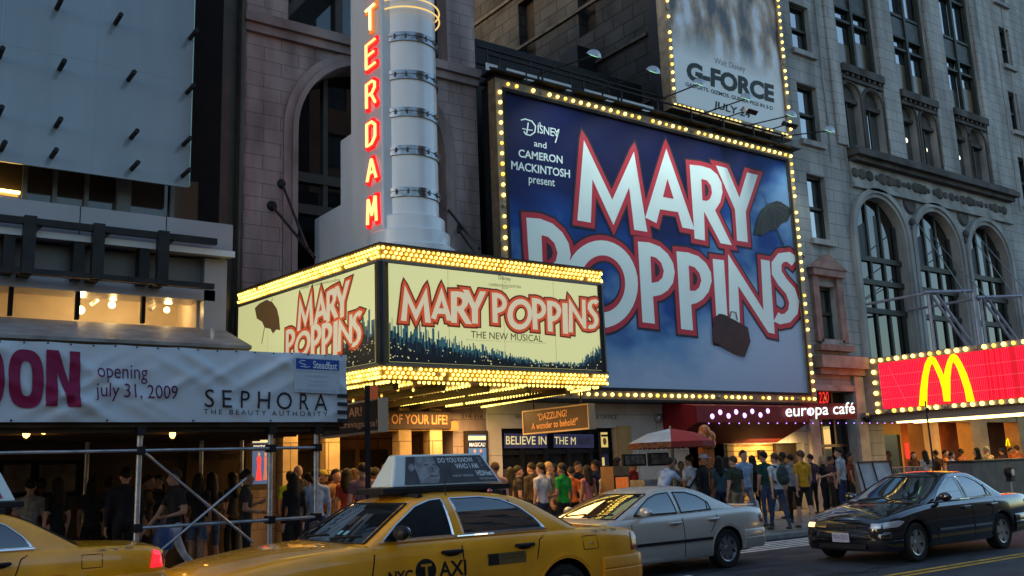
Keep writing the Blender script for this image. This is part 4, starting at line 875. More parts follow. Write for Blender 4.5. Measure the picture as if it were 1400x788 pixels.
mb = MB(); lamps_px = [(712, 183), (762, 157), (815, 180), (863, 155), (917, 177), (965, 151), (1017, 174), (1064, 149)]
for k, (x, y) in enumerate(lamps_px):
    p = PY(x / 4.633 + 820, y / 4.633 + 530, AY); mb = MB(); mb.ball(p, .075, 10, 8, sc=(1, .6, 1)); mb.build('violet_lamp', EM('violet lamp', (.62, .36, 1), 1.1), ca, smooth=60)
mb = MB()
for k in range(26): u = a0 + .5 + (31 - a0) * k / 26; mb.ball((u, AY + .03, az0 - .03), .018, 6, 4)
mb.build('fairy_lights', EM('violet fairy light', (.45, .2, 1), 1.2), ca)['kind'] = 'stuff'
cs = thing('cafe_sign', 'dark red fascia with the white lit words europa cafe'.replace('europa cafe', 'in lower case beside the violet lamps'), 'sign', (28, AY, az0))
s0, s1 = a1 + .004, PY(1170, 560, AY).x; sz1, sz0 = PY(1120, 551.5, AY).z, PY(1120, 573, AY).z
mb = MB(); mb.box((s0, AY - .02, sz0), (s1, AY + .25, sz1)); mb.build('fascia', m_red, cs)
mb = MB(); text(mb, 'europa café', *[PY(*q, AY - .09) for q in ((1074, 553.5), (1168.5, 549.8), (1074, 575.5))], bold=.008); mb.build('lettering', EM('white lit lettering', (.85, 1, .97), .5), cs)
mb = MB(); p = PY(1107, 563, AY - .1); mb.ball(p, .07, 10, 8, sc=(1, .3, 1)); mb.build('violet_dot', EM('violet lamp', (.62, .36, 1), 1.1), cs, smooth=60)
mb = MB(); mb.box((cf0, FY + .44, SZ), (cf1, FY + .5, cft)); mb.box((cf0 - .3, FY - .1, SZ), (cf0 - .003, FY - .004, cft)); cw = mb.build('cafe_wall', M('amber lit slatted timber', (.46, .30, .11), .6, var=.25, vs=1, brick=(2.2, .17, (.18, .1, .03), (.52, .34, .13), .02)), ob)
mb = MB(); mb.box((uz(1072, 620)[0], FY + .3, SZ), (uz(1076, 620)[0], FY + .43, cft)); mb.box((uz(1098, 620)[0], FY + .3, SZ), (cf1, FY + .43, cft)); mb.box((uz(1076, 620)[0], FY + .36, SZ), (uz(1098, 620)[0], FY + .43, cft)); mb.build('cafe_door', m_brown, ob)
for x, wh in ((993, 'nearest the snack cart umbrella'), (1043, 'nearest the cafe door')):
    p = PY(x, 622, FY + .3); t = thing('wall_sconce', 'small square black wall light glowing up and down, ' + wh, 'lamp', p, 'wall lights on the timber wall')
    mb = MB(); mb.box(p + Vector((-.11, 0, -.16)), p + Vector((.11, .13, .16))); mb.build('housing', m_black, t)
    mb = MB(); mb.box(p + Vector((-.06, -.012, -.09)), p + Vector((.06, -.003, .09))); mb.build('lens', EM('sconce lens', (1, .75, .35), 3), t)
    lamp('POINT', 'sconce_light', p + Vector((0, -.06, .28)), 3.0, (1, .62, .22), size=.04); lamp('POINT', 'sconce_light', p + Vector((0, -.06, -.28)), 3.0, (1, .62, .22), size=.04)
lamp('AREA', 'cafe_light', ((cf0 + cf1) / 2, FY - .5, cft + .0), 24, (1, .6, .2), aim=((cf0 + cf1) / 2, FY + .5, 1.2), size=2.6, sizey=.3)

# ------------------------------------------------------------------ hamburger restaurant: slanting marquee
MX = 29.86
rm = thing('restaurant_marquee', 'red neon striped marquee with a big yellow letter M', 'marquee', (31, 17, 3.4))
y0m, y1m = 13.4, FY - .05; zb_m, zt_m = PX(1205, 566, MX).z, PX(1196, 490, MX).z
rz0, rz1 = PX(1205, 560, MX).z, PX(1196, 497.6, MX).z
m_mfr = M('marquee frame metal', (.30, .25, .24), .4, .4, var=.3, vs=4)
mb = MB(); mb.box((MX + .05, y0m, zb_m), (MX + 4.6, y1m, zt_m - .02)); mb.box((MX, y0m, rz1), (MX + .08, y1m, zt_m)); mb.box((MX, y0m, zb_m), (MX + .08, y1m, rz0)); yl_ = PX(1203, 520, MX).y; mb.box((MX, yl_, rz0), (MX + .08, y1m, rz1)); mb.build('cabinet', m_mfr, rm)
mb = MB(); mb.box((MX + .02, y0m, rz0), (MX + .045, yl_, rz1)); mb.build('red_panel', EM('magenta red backing', (1, .0, .02), .20, (.3, .01, .02)), rm)
tubes = MB(); rsn = random.Random(9); y = yl_ - .03; nb = MB()
while y > y0m:
    if not (y < 15.6 and rsn.random() < .3): tubes.tube((MX - .005, y, rz0 + .02), (MX - .005, y, rz1 - .02), .014, n=5)
    y -= .062
tubes.build('neon_tubes', EM('magenta neon', (1, .008, .03), .85), rm)['kind'] = 'stuff'
mb = MB()
for z in (rz0 + .33, rz0 + .75, rz0 + 1.15): mb.tube((MX - .025, y0m, z), (MX - .025, yl_, z), .01, n=5)
mb.path([PX(1214, 500, MX - .03), PX(1238, 548, MX - .03)], .01, n=5); mb.build('neon_return', EM('pale red neon', (1, .10, .14), .22), rm)
ap = lambda pts, k: [PX(x / 5.255 + 1180, y / 5.255 + 450, MX - k) for x, y in pts]
Lg = [(410, 552), (418, 440), (432, 340), (452, 250), (475, 205), (495, 195), (520, 210), (545, 255), (570, 310), (586, 350), (596, 290), (615, 225), (635, 188), (655, 178), (680, 195), (710, 245), (745, 320), (775, 410), (803, 520), (752, 522), (735, 430), (705, 340), (680, 275), (660, 240), (645, 235), (635, 275), (627, 350), (628, 520), (588, 520), (576, 430), (556, 360), (530, 300), (510, 255), (496, 245), (482, 275), (468, 350), (462, 440), (460, 552)]
mb = MB(); mb.prism(ap(Lg, .05), (-.07, 0, 0)); mb.build('yellow_arches', EM('yellow sign light', (1, .62, .0), .6, (.6, .4, 0)), rm)
b0 = MB(); b0.ball((0, 0, 0), .075, 8, 6); b0 = b0.build('bulb', bulb_on, rm, smooth=60, world=False); sp = []
k = yl_ + .18
while k > y0m + .05: sp += [Vector((MX - .05, k, (rz1 + zt_m) / 2)), Vector((MX - .05, k, (zb_m + rz0) / 2))]; k -= .31
for z in np.arange(rz0 + .2, rz1, .37): sp.append(Vector((MX - .05, yl_ + .18, z)))
bulbs(rm, b0, sp, .075, bulb_on)
mb = MB(); mb.box((MX + .3, y0m, zb_m - .28), (MX + 4.4, y1m, zb_m - .004)); mb.build('soffit_box', M('grey soffit', (.28, .25, .25), .6), rm)
mb = MB(); mb.box((MX + .5, y0m, zb_m - .34), (MX + .62, FY - .9, zb_m - .285)); mb.box((MX + 1.6, y0m, zb_m - .34), (MX + 1.72, FY - .9, zb_m - .285)); mb.build('strip_light', EM('warm strip light', (1, .72, .22), 1.8), rm)
for s in range(2):
    mb = MB(); xs = MX + .6 + s * 1.9
    A = [PY(1263, 400, 17.5 - s * .3) if s == 0 else PY(1335, 407, 17.2)] 
    p = A[0]; q = p + Vector((2.3, -.5, .15)); zt = zt_m
    mb.tube((p.x, p.y, p.z), (q.x, q.y, q.z), .06); mb.tube((p.x + .25, p.y, zt), (p.x + .25, p.y, p.z), .06); mb.tube((q.x, q.y, zt), (q.x, q.y, q.z), .06); mb.tube((p.x + .4, p.y, p.z), (q.x - .6, q.y, zt), .05); mb.tube((p.x + .8, p.y, p.z), (q.x - .1, q.y, zt), .05); mb.tube((p.x + .25, p.y, p.z), (p.x + .25, FY, p.z), .05)
    mb.build('brace_frame', M('lilac grey steel', (.32, .31, .38), .45, .4, var=.3, vs=4), rm)
for a, b in (((1253, 303), (1322, 405)), ((1276, 325), (1350, 408)), ((1330, 315), (1400, 395)), ((1333, 330), (1385, 402))):
    mb = MB(); mb.tube(PY(*a, FY - .05), PY(*b, 16.2), .02); mb.build('tie_rod', m_steel, rm)
# restaurant front
rf = thing('burger_restaurant', 'amber lit restaurant front with square columns and dark openings', 'shop front', (38, FY, 0))
mb = MB(); mb.box((30.9, FY + 3.0, SZ), (47.5, FY + 3.1, 3.4)); mb.box((30.92, FY + .46, 3.36), (47.5, FY + 3, 3.42)); mb.build('back_wall', M('dark orange wall', (.22, .075, .02), .7, var=.5, vs=1), rf)
mb = MB()
for x0, x1 in ((1206, 1252), (1262, 1284), (1329, 1351), (1394, 1416)): a, b = uz(x0, 620)[0], uz(x1, 620)[0]; mb.box((a, FY - .1 if x0 > 1250 else FY + .5, SZ), (b, FY + .5 if x0 > 1250 else FY + .6, 3.3))
mb.box((30.9, FY - .06, 2.93), (47.5, FY + .3, 3.3)); mb.build('column', m_wall_o, rf)
mb = MB()
for x0, x1 in ((1210, 1222), (1226, 1248)): a, b = uz(x0, 620)[0], uz(x1, 620)[0]; mb.box((a, FY + .45, SZ), (b, FY + .495, 2.5))
mb.build('window', m_glass, rf)
mb = MB(); a, b = PY(1237, 606, FY + .4), PY(1244, 627, FY + .4); mb.box((a.x, FY + .38, b.z), (b.x, FY + .42, a.z)); mb.build('red_sign', EM('red window sign', (1, .03, .02), .4), rf)
mb = MB(); cxy = [(374, 0), (376, -30), (384, -42), (390, -30), (393, -10), (396, -30), (402, -42), (410, -30), (412, 0), (407, 0), (404, -28), (400, -32), (396, 0), (390, 0), (386, -32), (382, -28), (380, 0)]
mb.poly([PY(1375 + (x - 374) * .27, 610 + y * .26, FY + .35) for x, y in cxy]); mb.build('small_yellow_m', EM('yellow sign light', (1, .62, .0), .6), rf)
lamp('AREA', 'restaurant_light', (36, FY + 1.6, 3.2), 80, (1, .42, .10), aim=(36, FY + 1.6, 0), size=8, sizey=1.5); lamp('AREA', 'restaurant_light', (33.5, 17.2, zb_m - .4), 95, (1, .55, .16), aim=(33.5, 18.5, 0), size=3, sizey=3)

# ------------------------------------------------------------------ left store: glass wall, fascia, shop windows
ls = thing('glass_store', 'modern dark store with a large pale glass wall on bolts', 'building', (1, 18.6, 0))
LY = 18.5; lx1 = 6.32
mb = MB(); mb.box((-30, LY + 1.7, 0), (5.9, 22, 19)); mb.box((5.9, FY - .1, 0), (tx0 - .55, FY + 3, 19)); mb.build('wall', m_dark, ls)
ga, gb2 = PY(258, 255, 17.9), PY(0, 222.5, 17.9)
mb = MB(); mb.box((-8, 17.9, (ga.z + gb2.z) / 2), (ga.x, 17.95, 18)); mb.build('glass_wall', M('pale frosted glass', (.15, .185, .22), .22, var=.34, vs=.7, coat=.5, streak=.22), ls)
mb = MB(); mb.box((ga.x + .002, 17.89, ga.z), (ga.x + .02, 17.97, 18)); mb.build('glass_edge', M('green glass edge', (.3, .5, .45), .2), ls)
mb = MB()
for z in (9.55, 12.1, 14.6):
    mb.box((-8, 17.897, z), (ga.x, 17.8995, z + .012))
for x in (-1.2, .4, 1.95, 3.55): mb.box((x, 17.897, ga.z), (x + .012, 17.8995, 18))
mb.build('glass_joint', M('glass joint', (.2, .26, .32), .3), ls)
bolts = [(82, 3), (163, 24), (266, 45), (86, 87), (181, 102), (262, 120), (81, 166), (185, 182), (257, 192), (75, 208), (186, 225), (256, 235), (1, 150), (5, 198), (2, 70)]
for x, y in bolts:
    p = PY(x, y, 17.6); mb = MB(); mb.tube((p.x, 17.45, p.z), (p.x, 17.89, p.z), .045, n=10); mb.build('bolt', m_black, ls, smooth=40)
fz1, fz0 = PY(310, 313, LY).z, PY(310, 354, LY).z
mb = MB(); mb.box((-8, LY - .35, fz0), (lx1, LY + .59, fz1)); mb.box((-8, LY - .4, fz0 - .05), (lx1 + .01, LY - .2, fz0 - .003)); mb.build('fascia', m_panelw, ls, bevel=.01); mb = MB(); mb.box((-8, LY - .44, fz0 - .06), (lx1 + .02, LY - .405, fz0 + .06)); mb.build('white_ledge', M('white ledge paint', (.55, .57, .6), .4), ls)
mb = MB()
for x in (-1.4, .25, 1.9, 3.45, 5.0): mb.box((x, LY - .3545, fz0), (x + .015, LY - .351, fz1))
mb.build('fascia_joint', m_dark, ls)
wz1, wz0 = PY(285, 413, LY).z, PY(285, 447, LY).z
mb = MB(); mb.box((-8, LY + .1, wz1 + .02), (5.85, LY + .59, fz0 - .053)); mb.build('grey_band', M('grey band', (.10, .10, .115), .4, var=.3, vs=1), ls)
mb = MB(); mb.box((-8, LY - .1, wz1 + .003), (lx1 - .25, LY + .58, wz1 + .22)); mb.box((5.85, LY - .1, wz0 - .2), (lx1 - .02, LY + .3, fz0 - .056)); mb.build('pale_end_panel', m_panelw, ls)
# lit show window strip
mb = MB(); mb.box((-8, LY + 1.6, wz0 - .3), (5.85, LY + 1.65, wz1 + .3)); mb.box((-8, LY + .3, wz0 - .1), (5.85, LY + 1.6, wz0 - .05)); mb.box((5.8, LY + .2, wz0 - .1), (5.848, LY + 1.6, wz1 + .3)); mb.box((-8, LY + .3, wz1 + .28), (5.85, LY + 1.6, wz1 + .33)); 
# the wall block behind is opened here by building the strip in front of it
mb.build('show_window_room', m_cream, ls)
mb = MB()
for x in (14, 106, 196, 280): u = PY(x, 425, LY).x; mb.box((u - .035, LY - .02, wz0), (u + .035, LY + .1, wz1))
mb.build('mullion', m_dark, ls)
for x, y, s in ((153, 405, .07), (153, 417, .07), (228, 424, .06), (110, 424, .08)):
    p = PY(x, y, LY + .9); mb = MB(); mb.ball(p, s, 10, 8); mb.build('spot_lamp', EM('hot spot lamp', (1, .72, .3), 4), ls, smooth=60); lamp('POINT', 'shop_light', p + Vector((0, -.1, 0)), 3, (1, .62, .24), size=.06)
for x, y in ((132, 415), (210, 422)): p = PY(x, y, LY + .8); mb = MB(); mb.tube(p + Vector((0, 0, .06)), p + Vector((-.1, -.1, -.04)), .05); mb.build('track_spot', m_steel, ls)
lamp('AREA', 'shop_light', (2, LY + .8, wz1 + .26), 9, (1, .62, .22), aim=(2, LY + .9, 0), size=8, sizey=.6)
# sloping ledge
l1, l0 = PY(345, 473, 17.0), PY(345, 478, 17.0)
mb = MB(); mb.prism([(-8, LY + .09, wz0 - .02), (-8, 17.0, l1.z), (-8, 17.0, l1.z - .06), (-8, LY + .09, l1.z - .2)], (lx1 + 8, 0, 0)); mb.build('sloping_ledge', M('weathered pale ledge', (.25, .24, .235), .6, var=.4, vs=2.5, bump=.2), ls)
mb = MB(); mb.box((-8, 17.5, 2.9), (lx1 - .1, LY, l1.z - .07)); mb.build('tan_band', M('tan band', (.42, .33, .2), .7), ls)
p = PY(290, 462, 17.5); mb = MB(); mb.tube((p.x, 17.5, p.z - .1), (p.x, 17.5, p.z + .18), .04); mb.build('stub_pipe', m_steel, ls)
# rails of black frame in front of the grey band
mb = MB(); RY = 17.9
ra, rb = PY(0, 300, RY), PY(296, 332, RY); rc = PY(292, 393, RY)
mb.box((-8, RY - .06, rb.z - .05), (rb.x, RY + .06, rb.z + .07)); mb.box((-8, RY - .06, rc.z - .04), (rc.x, RY + .06, rc.z + .06))
for x in (38, 133, 222): u = PY(x, 350, RY).x; mb.box((u - .1, RY - .09, rc.z - .04), (u + .1, RY + .09, rb.z + .1)); mb.box((u - .36, RY + .2, rc.z), (u - .18, RY + .5, rb.z - .1)); mb.prism([(u + .1, RY, rb.z - .05), (u + .22, RY, rb.z - .05), (u + .1, RY, rb.z - .18)], (0, .05, 0)); mb.box((u - .1, RY, rc.z - .02), (u + .1, LY + .1, rc.z + .05))
mb.build('black_rail_frame', m_iron, ls)
# dark window band under the glass wall
mb = MB(); mb.box((-8, LY + .3, fz1 + .003), (5.8, LY + .34, ga.z + .4)); mb.build('dark_window', M('brown tinted glass', (.035, .025, .018), .06, spec=.7), ls)
mb = MB()
for x in (36, 78, 122, 240): u = PY(x, 260, LY).x; mb.box((u - .04, LY + .2, fz1 + .003), (u + .04, LY + .295, ga.z + .4))
u = PY(172, 262, LY).x; mb.box((u - .13, LY + .1, fz1 + .003), (u + .13, LY + .29, ga.z + .4)); mb.build('window_post', M('window post', (.09, .10, .10), .4, .3), ls)
mb = MB(); p = PY(10, 262, LY + .2); mb.tube((p.x - 1.2, LY + .2, p.z + .03), PY(27, 264, LY + .2), .03); mb.build('tube_lamp', EM('amber tube lamp', (1, .6, .12), 5), ls)

# ------------------------------------------------------------------ sidewalk shed with banner
SY = 14.5
sd_ = thing('sidewalk_shed', 'steel pipe sidewalk shed with a dark plank deck', 'scaffold', (3.5, 16.5, SZ))
bz0, bz1 = PY(474, 578, SY).z, PY(474, 488, SY).z; sx1 = PY(474, 530, SY).x
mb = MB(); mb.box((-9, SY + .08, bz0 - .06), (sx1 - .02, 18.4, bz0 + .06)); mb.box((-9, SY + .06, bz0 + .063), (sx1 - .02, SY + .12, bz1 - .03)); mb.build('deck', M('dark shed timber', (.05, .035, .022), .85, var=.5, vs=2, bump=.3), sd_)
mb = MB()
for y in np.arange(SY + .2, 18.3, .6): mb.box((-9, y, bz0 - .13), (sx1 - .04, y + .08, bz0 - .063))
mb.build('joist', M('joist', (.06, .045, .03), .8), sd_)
posts = [PY(193, 650, SY).x, PY(374, 650, SY).x, PY(437, 650, SY).x, -1.2]
for u in posts[:3]:
    mb = MB(); mb.tube((u, SY + .15, SZ), (u, SY + .15, bz0 - .063), .042, n=12); mb.box((u - .12, SY + .03, SZ), (u + .12, SY + .27, SZ + .015)); mb.build('post', m_steel, sd_, smooth=40)
    mb = MB(); mb.tube((u, 18.1, SZ), (u, 18.1, bz0 - .063), .042, n=12); mb.build('post', m_steel, sd_, smooth=40)
r1, r2 = PY(193, 616, SY).z, PY(373, 711, SY).z
mb = MB(); mb.tube((-9, SY + .06, r1), (posts[2] + .05, SY + .06, r1), .024); mb.build('rail', m_steel, sd_, smooth=40)
mb = MB(); mb.tube((posts[0] - .05, SY + .06, r2), (posts[2] + .05, SY + .06, r2), .026); mb.build('rail', m_steel, sd_, smooth=40)
for a, b in (((199, 620), (346, 742)), ((337, 654), (205, 765))):
    A, B = PY(*a, SY + (.0 if a[0] < 300 else -.06)), PY(*b, SY + (.0 if a[0] < 300 else -.06)); mb = MB(); mb.tube(A, B, .02); mb.build('brace', m_steel, sd_, smooth=40)
mb = MB()
for u in posts[:3]:
    for z in (r1, r2, bz0 - .12): mb.box((u - .06, SY + .03, z - .06), (u + .06, SY + .23, z + .06))
mb.build('clamp', m_iron, sd_, bevel=.01)
ban = thing('banner', 'long white vinyl banner with crimson and black lettering on the shed', 'banner', (2, SY, bz0))
mb = MB(); nx, nz = 300, 34; bx0 = -3.2
rn = random.Random(2); fold = [(rn.uniform(bx0, sx1), rn.uniform(.0, 1), rn.uniform(.3, .9), rn.uniform(-.8, .8), rn.uniform(.02, .05)) for _ in range(46)]
def wr(u, t):
    d = .012 * math.sin(u * 3.1 + t * 2) + .006 * math.sin(u * 17 + t * 6)
    for a, b, L_, s, h in fold:
        q = (u - a) * .45 + (t - b) * (1.0 if s > 0 else -1.0) * .9; d += h * math.exp(-(q / .07) ** 2) * math.exp(-((u - a) / L_) ** 2)
    return d * (1 - .6 * abs(2 * t - 1) ** 4)
bP = lambda u, t: Vector((u, SY - wr(u, t), bz0 + .01 + (bz1 - bz0 + .02) * t - .012 * abs(math.sin((u + .3) * 3.4)) * t))
mb.add([bP(bx0 + (sx1 - bx0) * i / nx, j / nz) for i in range(nx + 1) for j in range(nz + 1)], [(i * (nz + 1) + j, (i + 1) * (nz + 1) + j, (i + 1) * (nz + 1) + j + 1, i * (nz + 1) + j + 1) for i in range(nx) for j in range(nz)])
mb.build('vinyl', M('white vinyl', (.48, .535, .59), .45, var=.05, vs=.8), ban, smooth=60)
def sup(a, b, n, m=40): return [(.5 + a * math.copysign(abs(math.cos(t)) ** (2 / n), math.cos(t)), .5 + b * math.copysign(abs(math.sin(t)) ** (2 / n), math.sin(t))) for t in (2 * math.pi * i / m for i in range(m))]
v_, f_ = cdt([sup(.5, .5, 2.7), sup(.17, .30, 2.7)], lambda o: len(o) == 1 and o[0] == 0); TXT[('=O', .03)] = (v_, f_)
v_, f_ = cdt([[(0, 0), (.34, 0), (.34, .62), (.66, 0), (1, 0), (1, 1), (.68, 1), (.68, .42), (.36, 1), (0, 1)]], lambda o: len(o) > 0); TXT[('=N', .05)] = (v_, f_)
def drape(s, tl, tr, bl, bold=0.):
    v, f = text2d(s, bold); TL, TR, BL = (PY(*q, SY) for q in (tl, tr, bl)); out = []; W_, H_ = (TR - TL).length, (TL - BL).length
    bm = bmesh.new(); vv = [bm.verts.new((q.x * W_, q.y * H_, 0)) for q in v]
    for t in f: bm.faces.new([vv[i] for i in t])
    for _ in range(7):
        bmesh.ops.triangulate(bm, faces=bm.faces); le = [e for e in bm.edges if e.calc_length() > .04]
        if not le: break
        bmesh.ops.subdivide_edges(bm, edges=le, cuts=1)
    bm.verts.index_update(); v = [Vector((q.co.x / W_, q.co.y / H_)) for q in bm.verts]; f = [[q.index for q in t.verts] for t in bm.faces]; bm.free()
    for q in v:
        p = BL + (TR - TL) * q.x + (TL - BL) * q.y; t = min(1, max(0, (p.z - bz0) / (bz1 - bz0))); out.append(Vector((p.x, SY - wr(p.x, t) - .022, p.z)))
    return out, f
m_crim = M('crimson ink', (.19, .008, .05), .5); m_kink = M('black vinyl ink', (.02, .02, .025), .5); m_purp = M('plum ink', (.10, .015, .07), .5)
for nm, mt, items in (('crimson_letters', m_crim, [('=O', (11, 476), (59, 480.5), (10.5, 557), .03), ('=O', (-45, 471), (6, 476), (-46, 557), .03), ('=N', (63, 478.5), (109.5, 481.5), (61, 556), .05)]),
                      ('plum_lettering', m_purp, [('opening', (132, 497.5), (201, 501), (132, 523), 0), ('july 31, 2009', (130.5, 523), (241.5, 528), (130.5, 548.5), 0)]),
                      ('black_lettering', m_kink, [('S', (279, 532.5), (291.5, 533), (279, 557), .0), ('E', (303, 533.5), (316, 534), (303, 557.5), 0), ('P', (329, 534.5), (341.5, 535), (328.5, 558), 0), ('H', (352, 535.5), (369, 536.2), (351.5, 559), 0), ('O', (377.5, 536), (398.5, 537), (377.5, 560), 0), ('R', (409, 538), (421.5, 538.5), (408.5, 560.5), 0), ('A', (429, 538.5), (446, 539.5), (429, 561.5), 0), ('T H E   B E A U T Y   A U T H O R I T Y', (278, 559.5), (446, 563.5), (278, 566.5), 0)])):
    mb = MB()
    for s, tl, tr, bl, k in items:
        v, f = drape(s, tl, tr, bl, k); mb.add(v, f)
        if s[0] == '=': mb.build('crimson_letter', mt, ban); mb = MB()
    if mb.f: mb.build(nm, mt, ban)
mb = MB()
for k in range(4):
    y = 539 + k * 11.2; a, b, c = PY(459, y, SY), PY(473, y + .6, SY), PY(459, y + 5.5, SY); mb.poly([a + Vector((0, -.06, 0)), b + Vector((0, -.06, 0)), b + (c - a) + Vector((0, -.06, 0)), c + Vector((0, -.06, 0))])
mb.build('black_bars', m_kink, ban)
mb = MB()
for k in range(34): u = bx0 + .2 + (sx1 - bx0 - .3) * k / 33; mb.ball(bP(u, .985) + Vector((0, -.012, 0)), .014, 6, 4); 
for k in range(9): u = bx0 + .3 + (sx1 - bx0 - .4) * k / 8; mb.ball(bP(u, .02) + Vector((0, -.012, 0)), .016, 6, 4)
mb.build('grommets', m_kink, ban)
ns = thing('notice_board', 'small white contractor notice with a blue heading, on the right end of the banner', 'sign', (PY(433, 515, SY).x, SY, PY(433, 537, SY).z))
q = lambda x, y, k: PY(x, y, SY - .07) + Vector((0, -k, 0))
mb = MB(); mb.prism([q(402.5, 536, 0), q(464, 539, 0), q(464.5, 492.5, 0), q(403, 489, 0)], (0, .015, 0)); mb.build('board', M('white notice', (.38, .44, .5), .5), ns)
mb = MB(); mb.poly([q(404.5, 504.5, .004), q(463.5, 507.3, .004), q(463.5, 493.2, .004), q(404.5, 490, .004)]); mb.build('blue_heading', M('blue heading', (.02, .06, .28), .5), ns)
mb = MB(); text(mb, 'Steadfast', q(428, 493.5, .008), q(460.5, 496, .008), q(428, 503.8, .008), bold=.01); mb.poly([q(*p, .008) for p in strokep([(417, 493.5), (411, 493), (408.5, 495.5), (413, 497.5), (418, 499), (416, 501.5), (411, 501)], 1.0)]); mb.poly([q(*p, .009) for p in strokep([(423.5, 501.5), (418, 502.5), (414, 501)], .8)]); mb.build('heading_lettering', M('white heading', (.6, .68, .75), .5), ns)
mb = MB()
for s, y, x0, x1 in (('Development and Construction', 506.3, 406, 461), ('www.steadfast.com', 512.3, 418, 450), ('57 High Street', 520.3, 421, 447), ('New York NY', 525, 421, 447), ('For information call', 531.5, 407, 459)): text(mb, s, q(x0, y, .004), q(x1, y + (x1 - x0) * .045, .004), q(x0, y + 3.0, .004))
mb.build('small_lettering', M('grey notice ink', (.25, .3, .36), .5), ns)
for k, (x, y, wh) in enumerate(((36, 593, 'leftmost under the banner'), (60, 588, 'second under the banner, beside another'), (236, 594, 'alone above the scaffold brace'))):
    p = PY(x, y, 15.1); t = thing('caged_bulb', 'lit caged work bulb hanging below the deck, ' + wh, 'lamp', p + Vector((0, 0, .2)), 'work bulbs under the shed')
    mb = MB(); mb.ball(p, .05, 10, 8, sc=(1, 1, 1.3)); mb.build('bulb', EM('amber work bulb', (1, .48, .1), 3), t, smooth=60)
    mb = MB()
    for i in range(6): an = i * math.pi / 3; mb.path([p + Vector((.03 * math.cos(an), .03 * math.sin(an), .1)), p + Vector((.07 * math.cos(an), .07 * math.sin(an), 0)), p + Vector((.02 * math.cos(an), .02 * math.sin(an), -.09))], .004, n=4)
    mb.tube(p + Vector((0, 0, .08)), (p.x, p.y, bz0 - .06), .03); mb.build('cage', m_iron, t)
    lamp('POINT', 'work_light', p + Vector((0, 0, -.02)), .5, (1, .5, .16), size=.06)
# hoarding behind the shed
ho = thing('hoarding', 'dim brown hoarding with posters under the sidewalk shed', 'wall', (1, 18.55, SZ))
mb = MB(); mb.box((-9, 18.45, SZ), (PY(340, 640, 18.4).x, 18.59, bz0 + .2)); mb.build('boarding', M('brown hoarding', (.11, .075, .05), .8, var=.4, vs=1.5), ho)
mb = MB()
for x in (120, 258, 338): u = PY(x, 640, 18.4).x; mb.box((u - .05, 18.36, SZ), (u + .05, 18.447, bz0))
mb.build('batten', M('hoarding batten', (.08, .055, .035), .8), ho)
for (x0, y0, x1, y1) in ((54, 636, 102, 672), (5, 636, 40, 673)):
    a, b = PY(x0, y0, 18.4), PY(x1, y1, 18.4); mb = MB(); mb.box((a.x - .08, 18.38, b.z - .08), (b.x + .08, 18.447, a.z + .08)); f = mb.build('picture_frame', m_black, ho); mb = MB(); mb.box((a.x, 18.37, b.z), (b.x, 18.378, a.z)); mb.build('picture', M('dim picture', (.16, .13, .10), .5, var=.5, vs=4), f)
mb = MB(); text(mb, 'opening july 31, 2009', PY(205, 620, 18.44), PY(324, 621, 18.44), PY(205, 631, 18.44)); mb.build('hoarding_lettering', m_kink, ho)
# ------------------------------------------------------------------ street furniture
p0 = PY(502, 527, 14.35); t = thing('sign_post', 'thin black street sign post with a small orange flag plate', 'sign post', (p0.x, 14.35, SZ))
mb = MB(); mb.box((p0.x - .035, 14.32, SZ), (p0.x + .035, 14.38, p0.z)); mb.build('post', m_iron, t)
mb = MB(); a, b = PY(505.5, 527, 14.33), PY(516.5, 546, 14.33); mb.box((a.x, 14.32, b.z), (b.x, 14.34, a.z)); mb.build('plate', M('orange plate', (.45, .09, .03), .5, emit=((1, .2, .05), .03)), t)
p0 = PY(1272, 548, 13.98); t = thing('lamp_post', 'thin dark post standing in front of the red striped marquee', 'post', (p0.x, 14.1, SZ))
mb = MB(); mb.tube((p0.x, 14.1, SZ), (p0.x - .05, 14.1, p0.z), .035, .02); mb.ball((p0.x, 14.1, 2.9), .06); mb.build('post', m_iron, t)
pm = PZ(1382, 690, SZ); pm = Vector((PY(1381, 650, 14.3).x, 14.3, SZ)); t = thing('parking_meter', 'grey parking meter on a post behind the black car', 'parking meter', pm)
zc_ = PY(1381, 646, 14.3).z; mb = MB(); mb.tube((pm.x, pm.y, SZ), (pm.x, pm.y, zc_ - .2), .03); mb.build('post', m_steel, t)
mb = MB(); mb.lathe([(0, -.09), (.15, -.09), (.17, -.05), (.17, .05), (.15, .09), (0, .09)], (pm.x, pm.y, zc_), 'y', n=20); mb.box((pm.x - .1, pm.y - .08, zc_ - .26), (pm.x + .1, pm.y + .08, zc_ - .1)); mb.build('head', m_iron, t, smooth=40)
mb = MB(); mb.lathe([(0, -.1), (.1, -.1), (.1, -.093), (0, -.093)], (pm.x, pm.y, zc_), 'y', n=16); mb.build('dial', m_chrome, t)
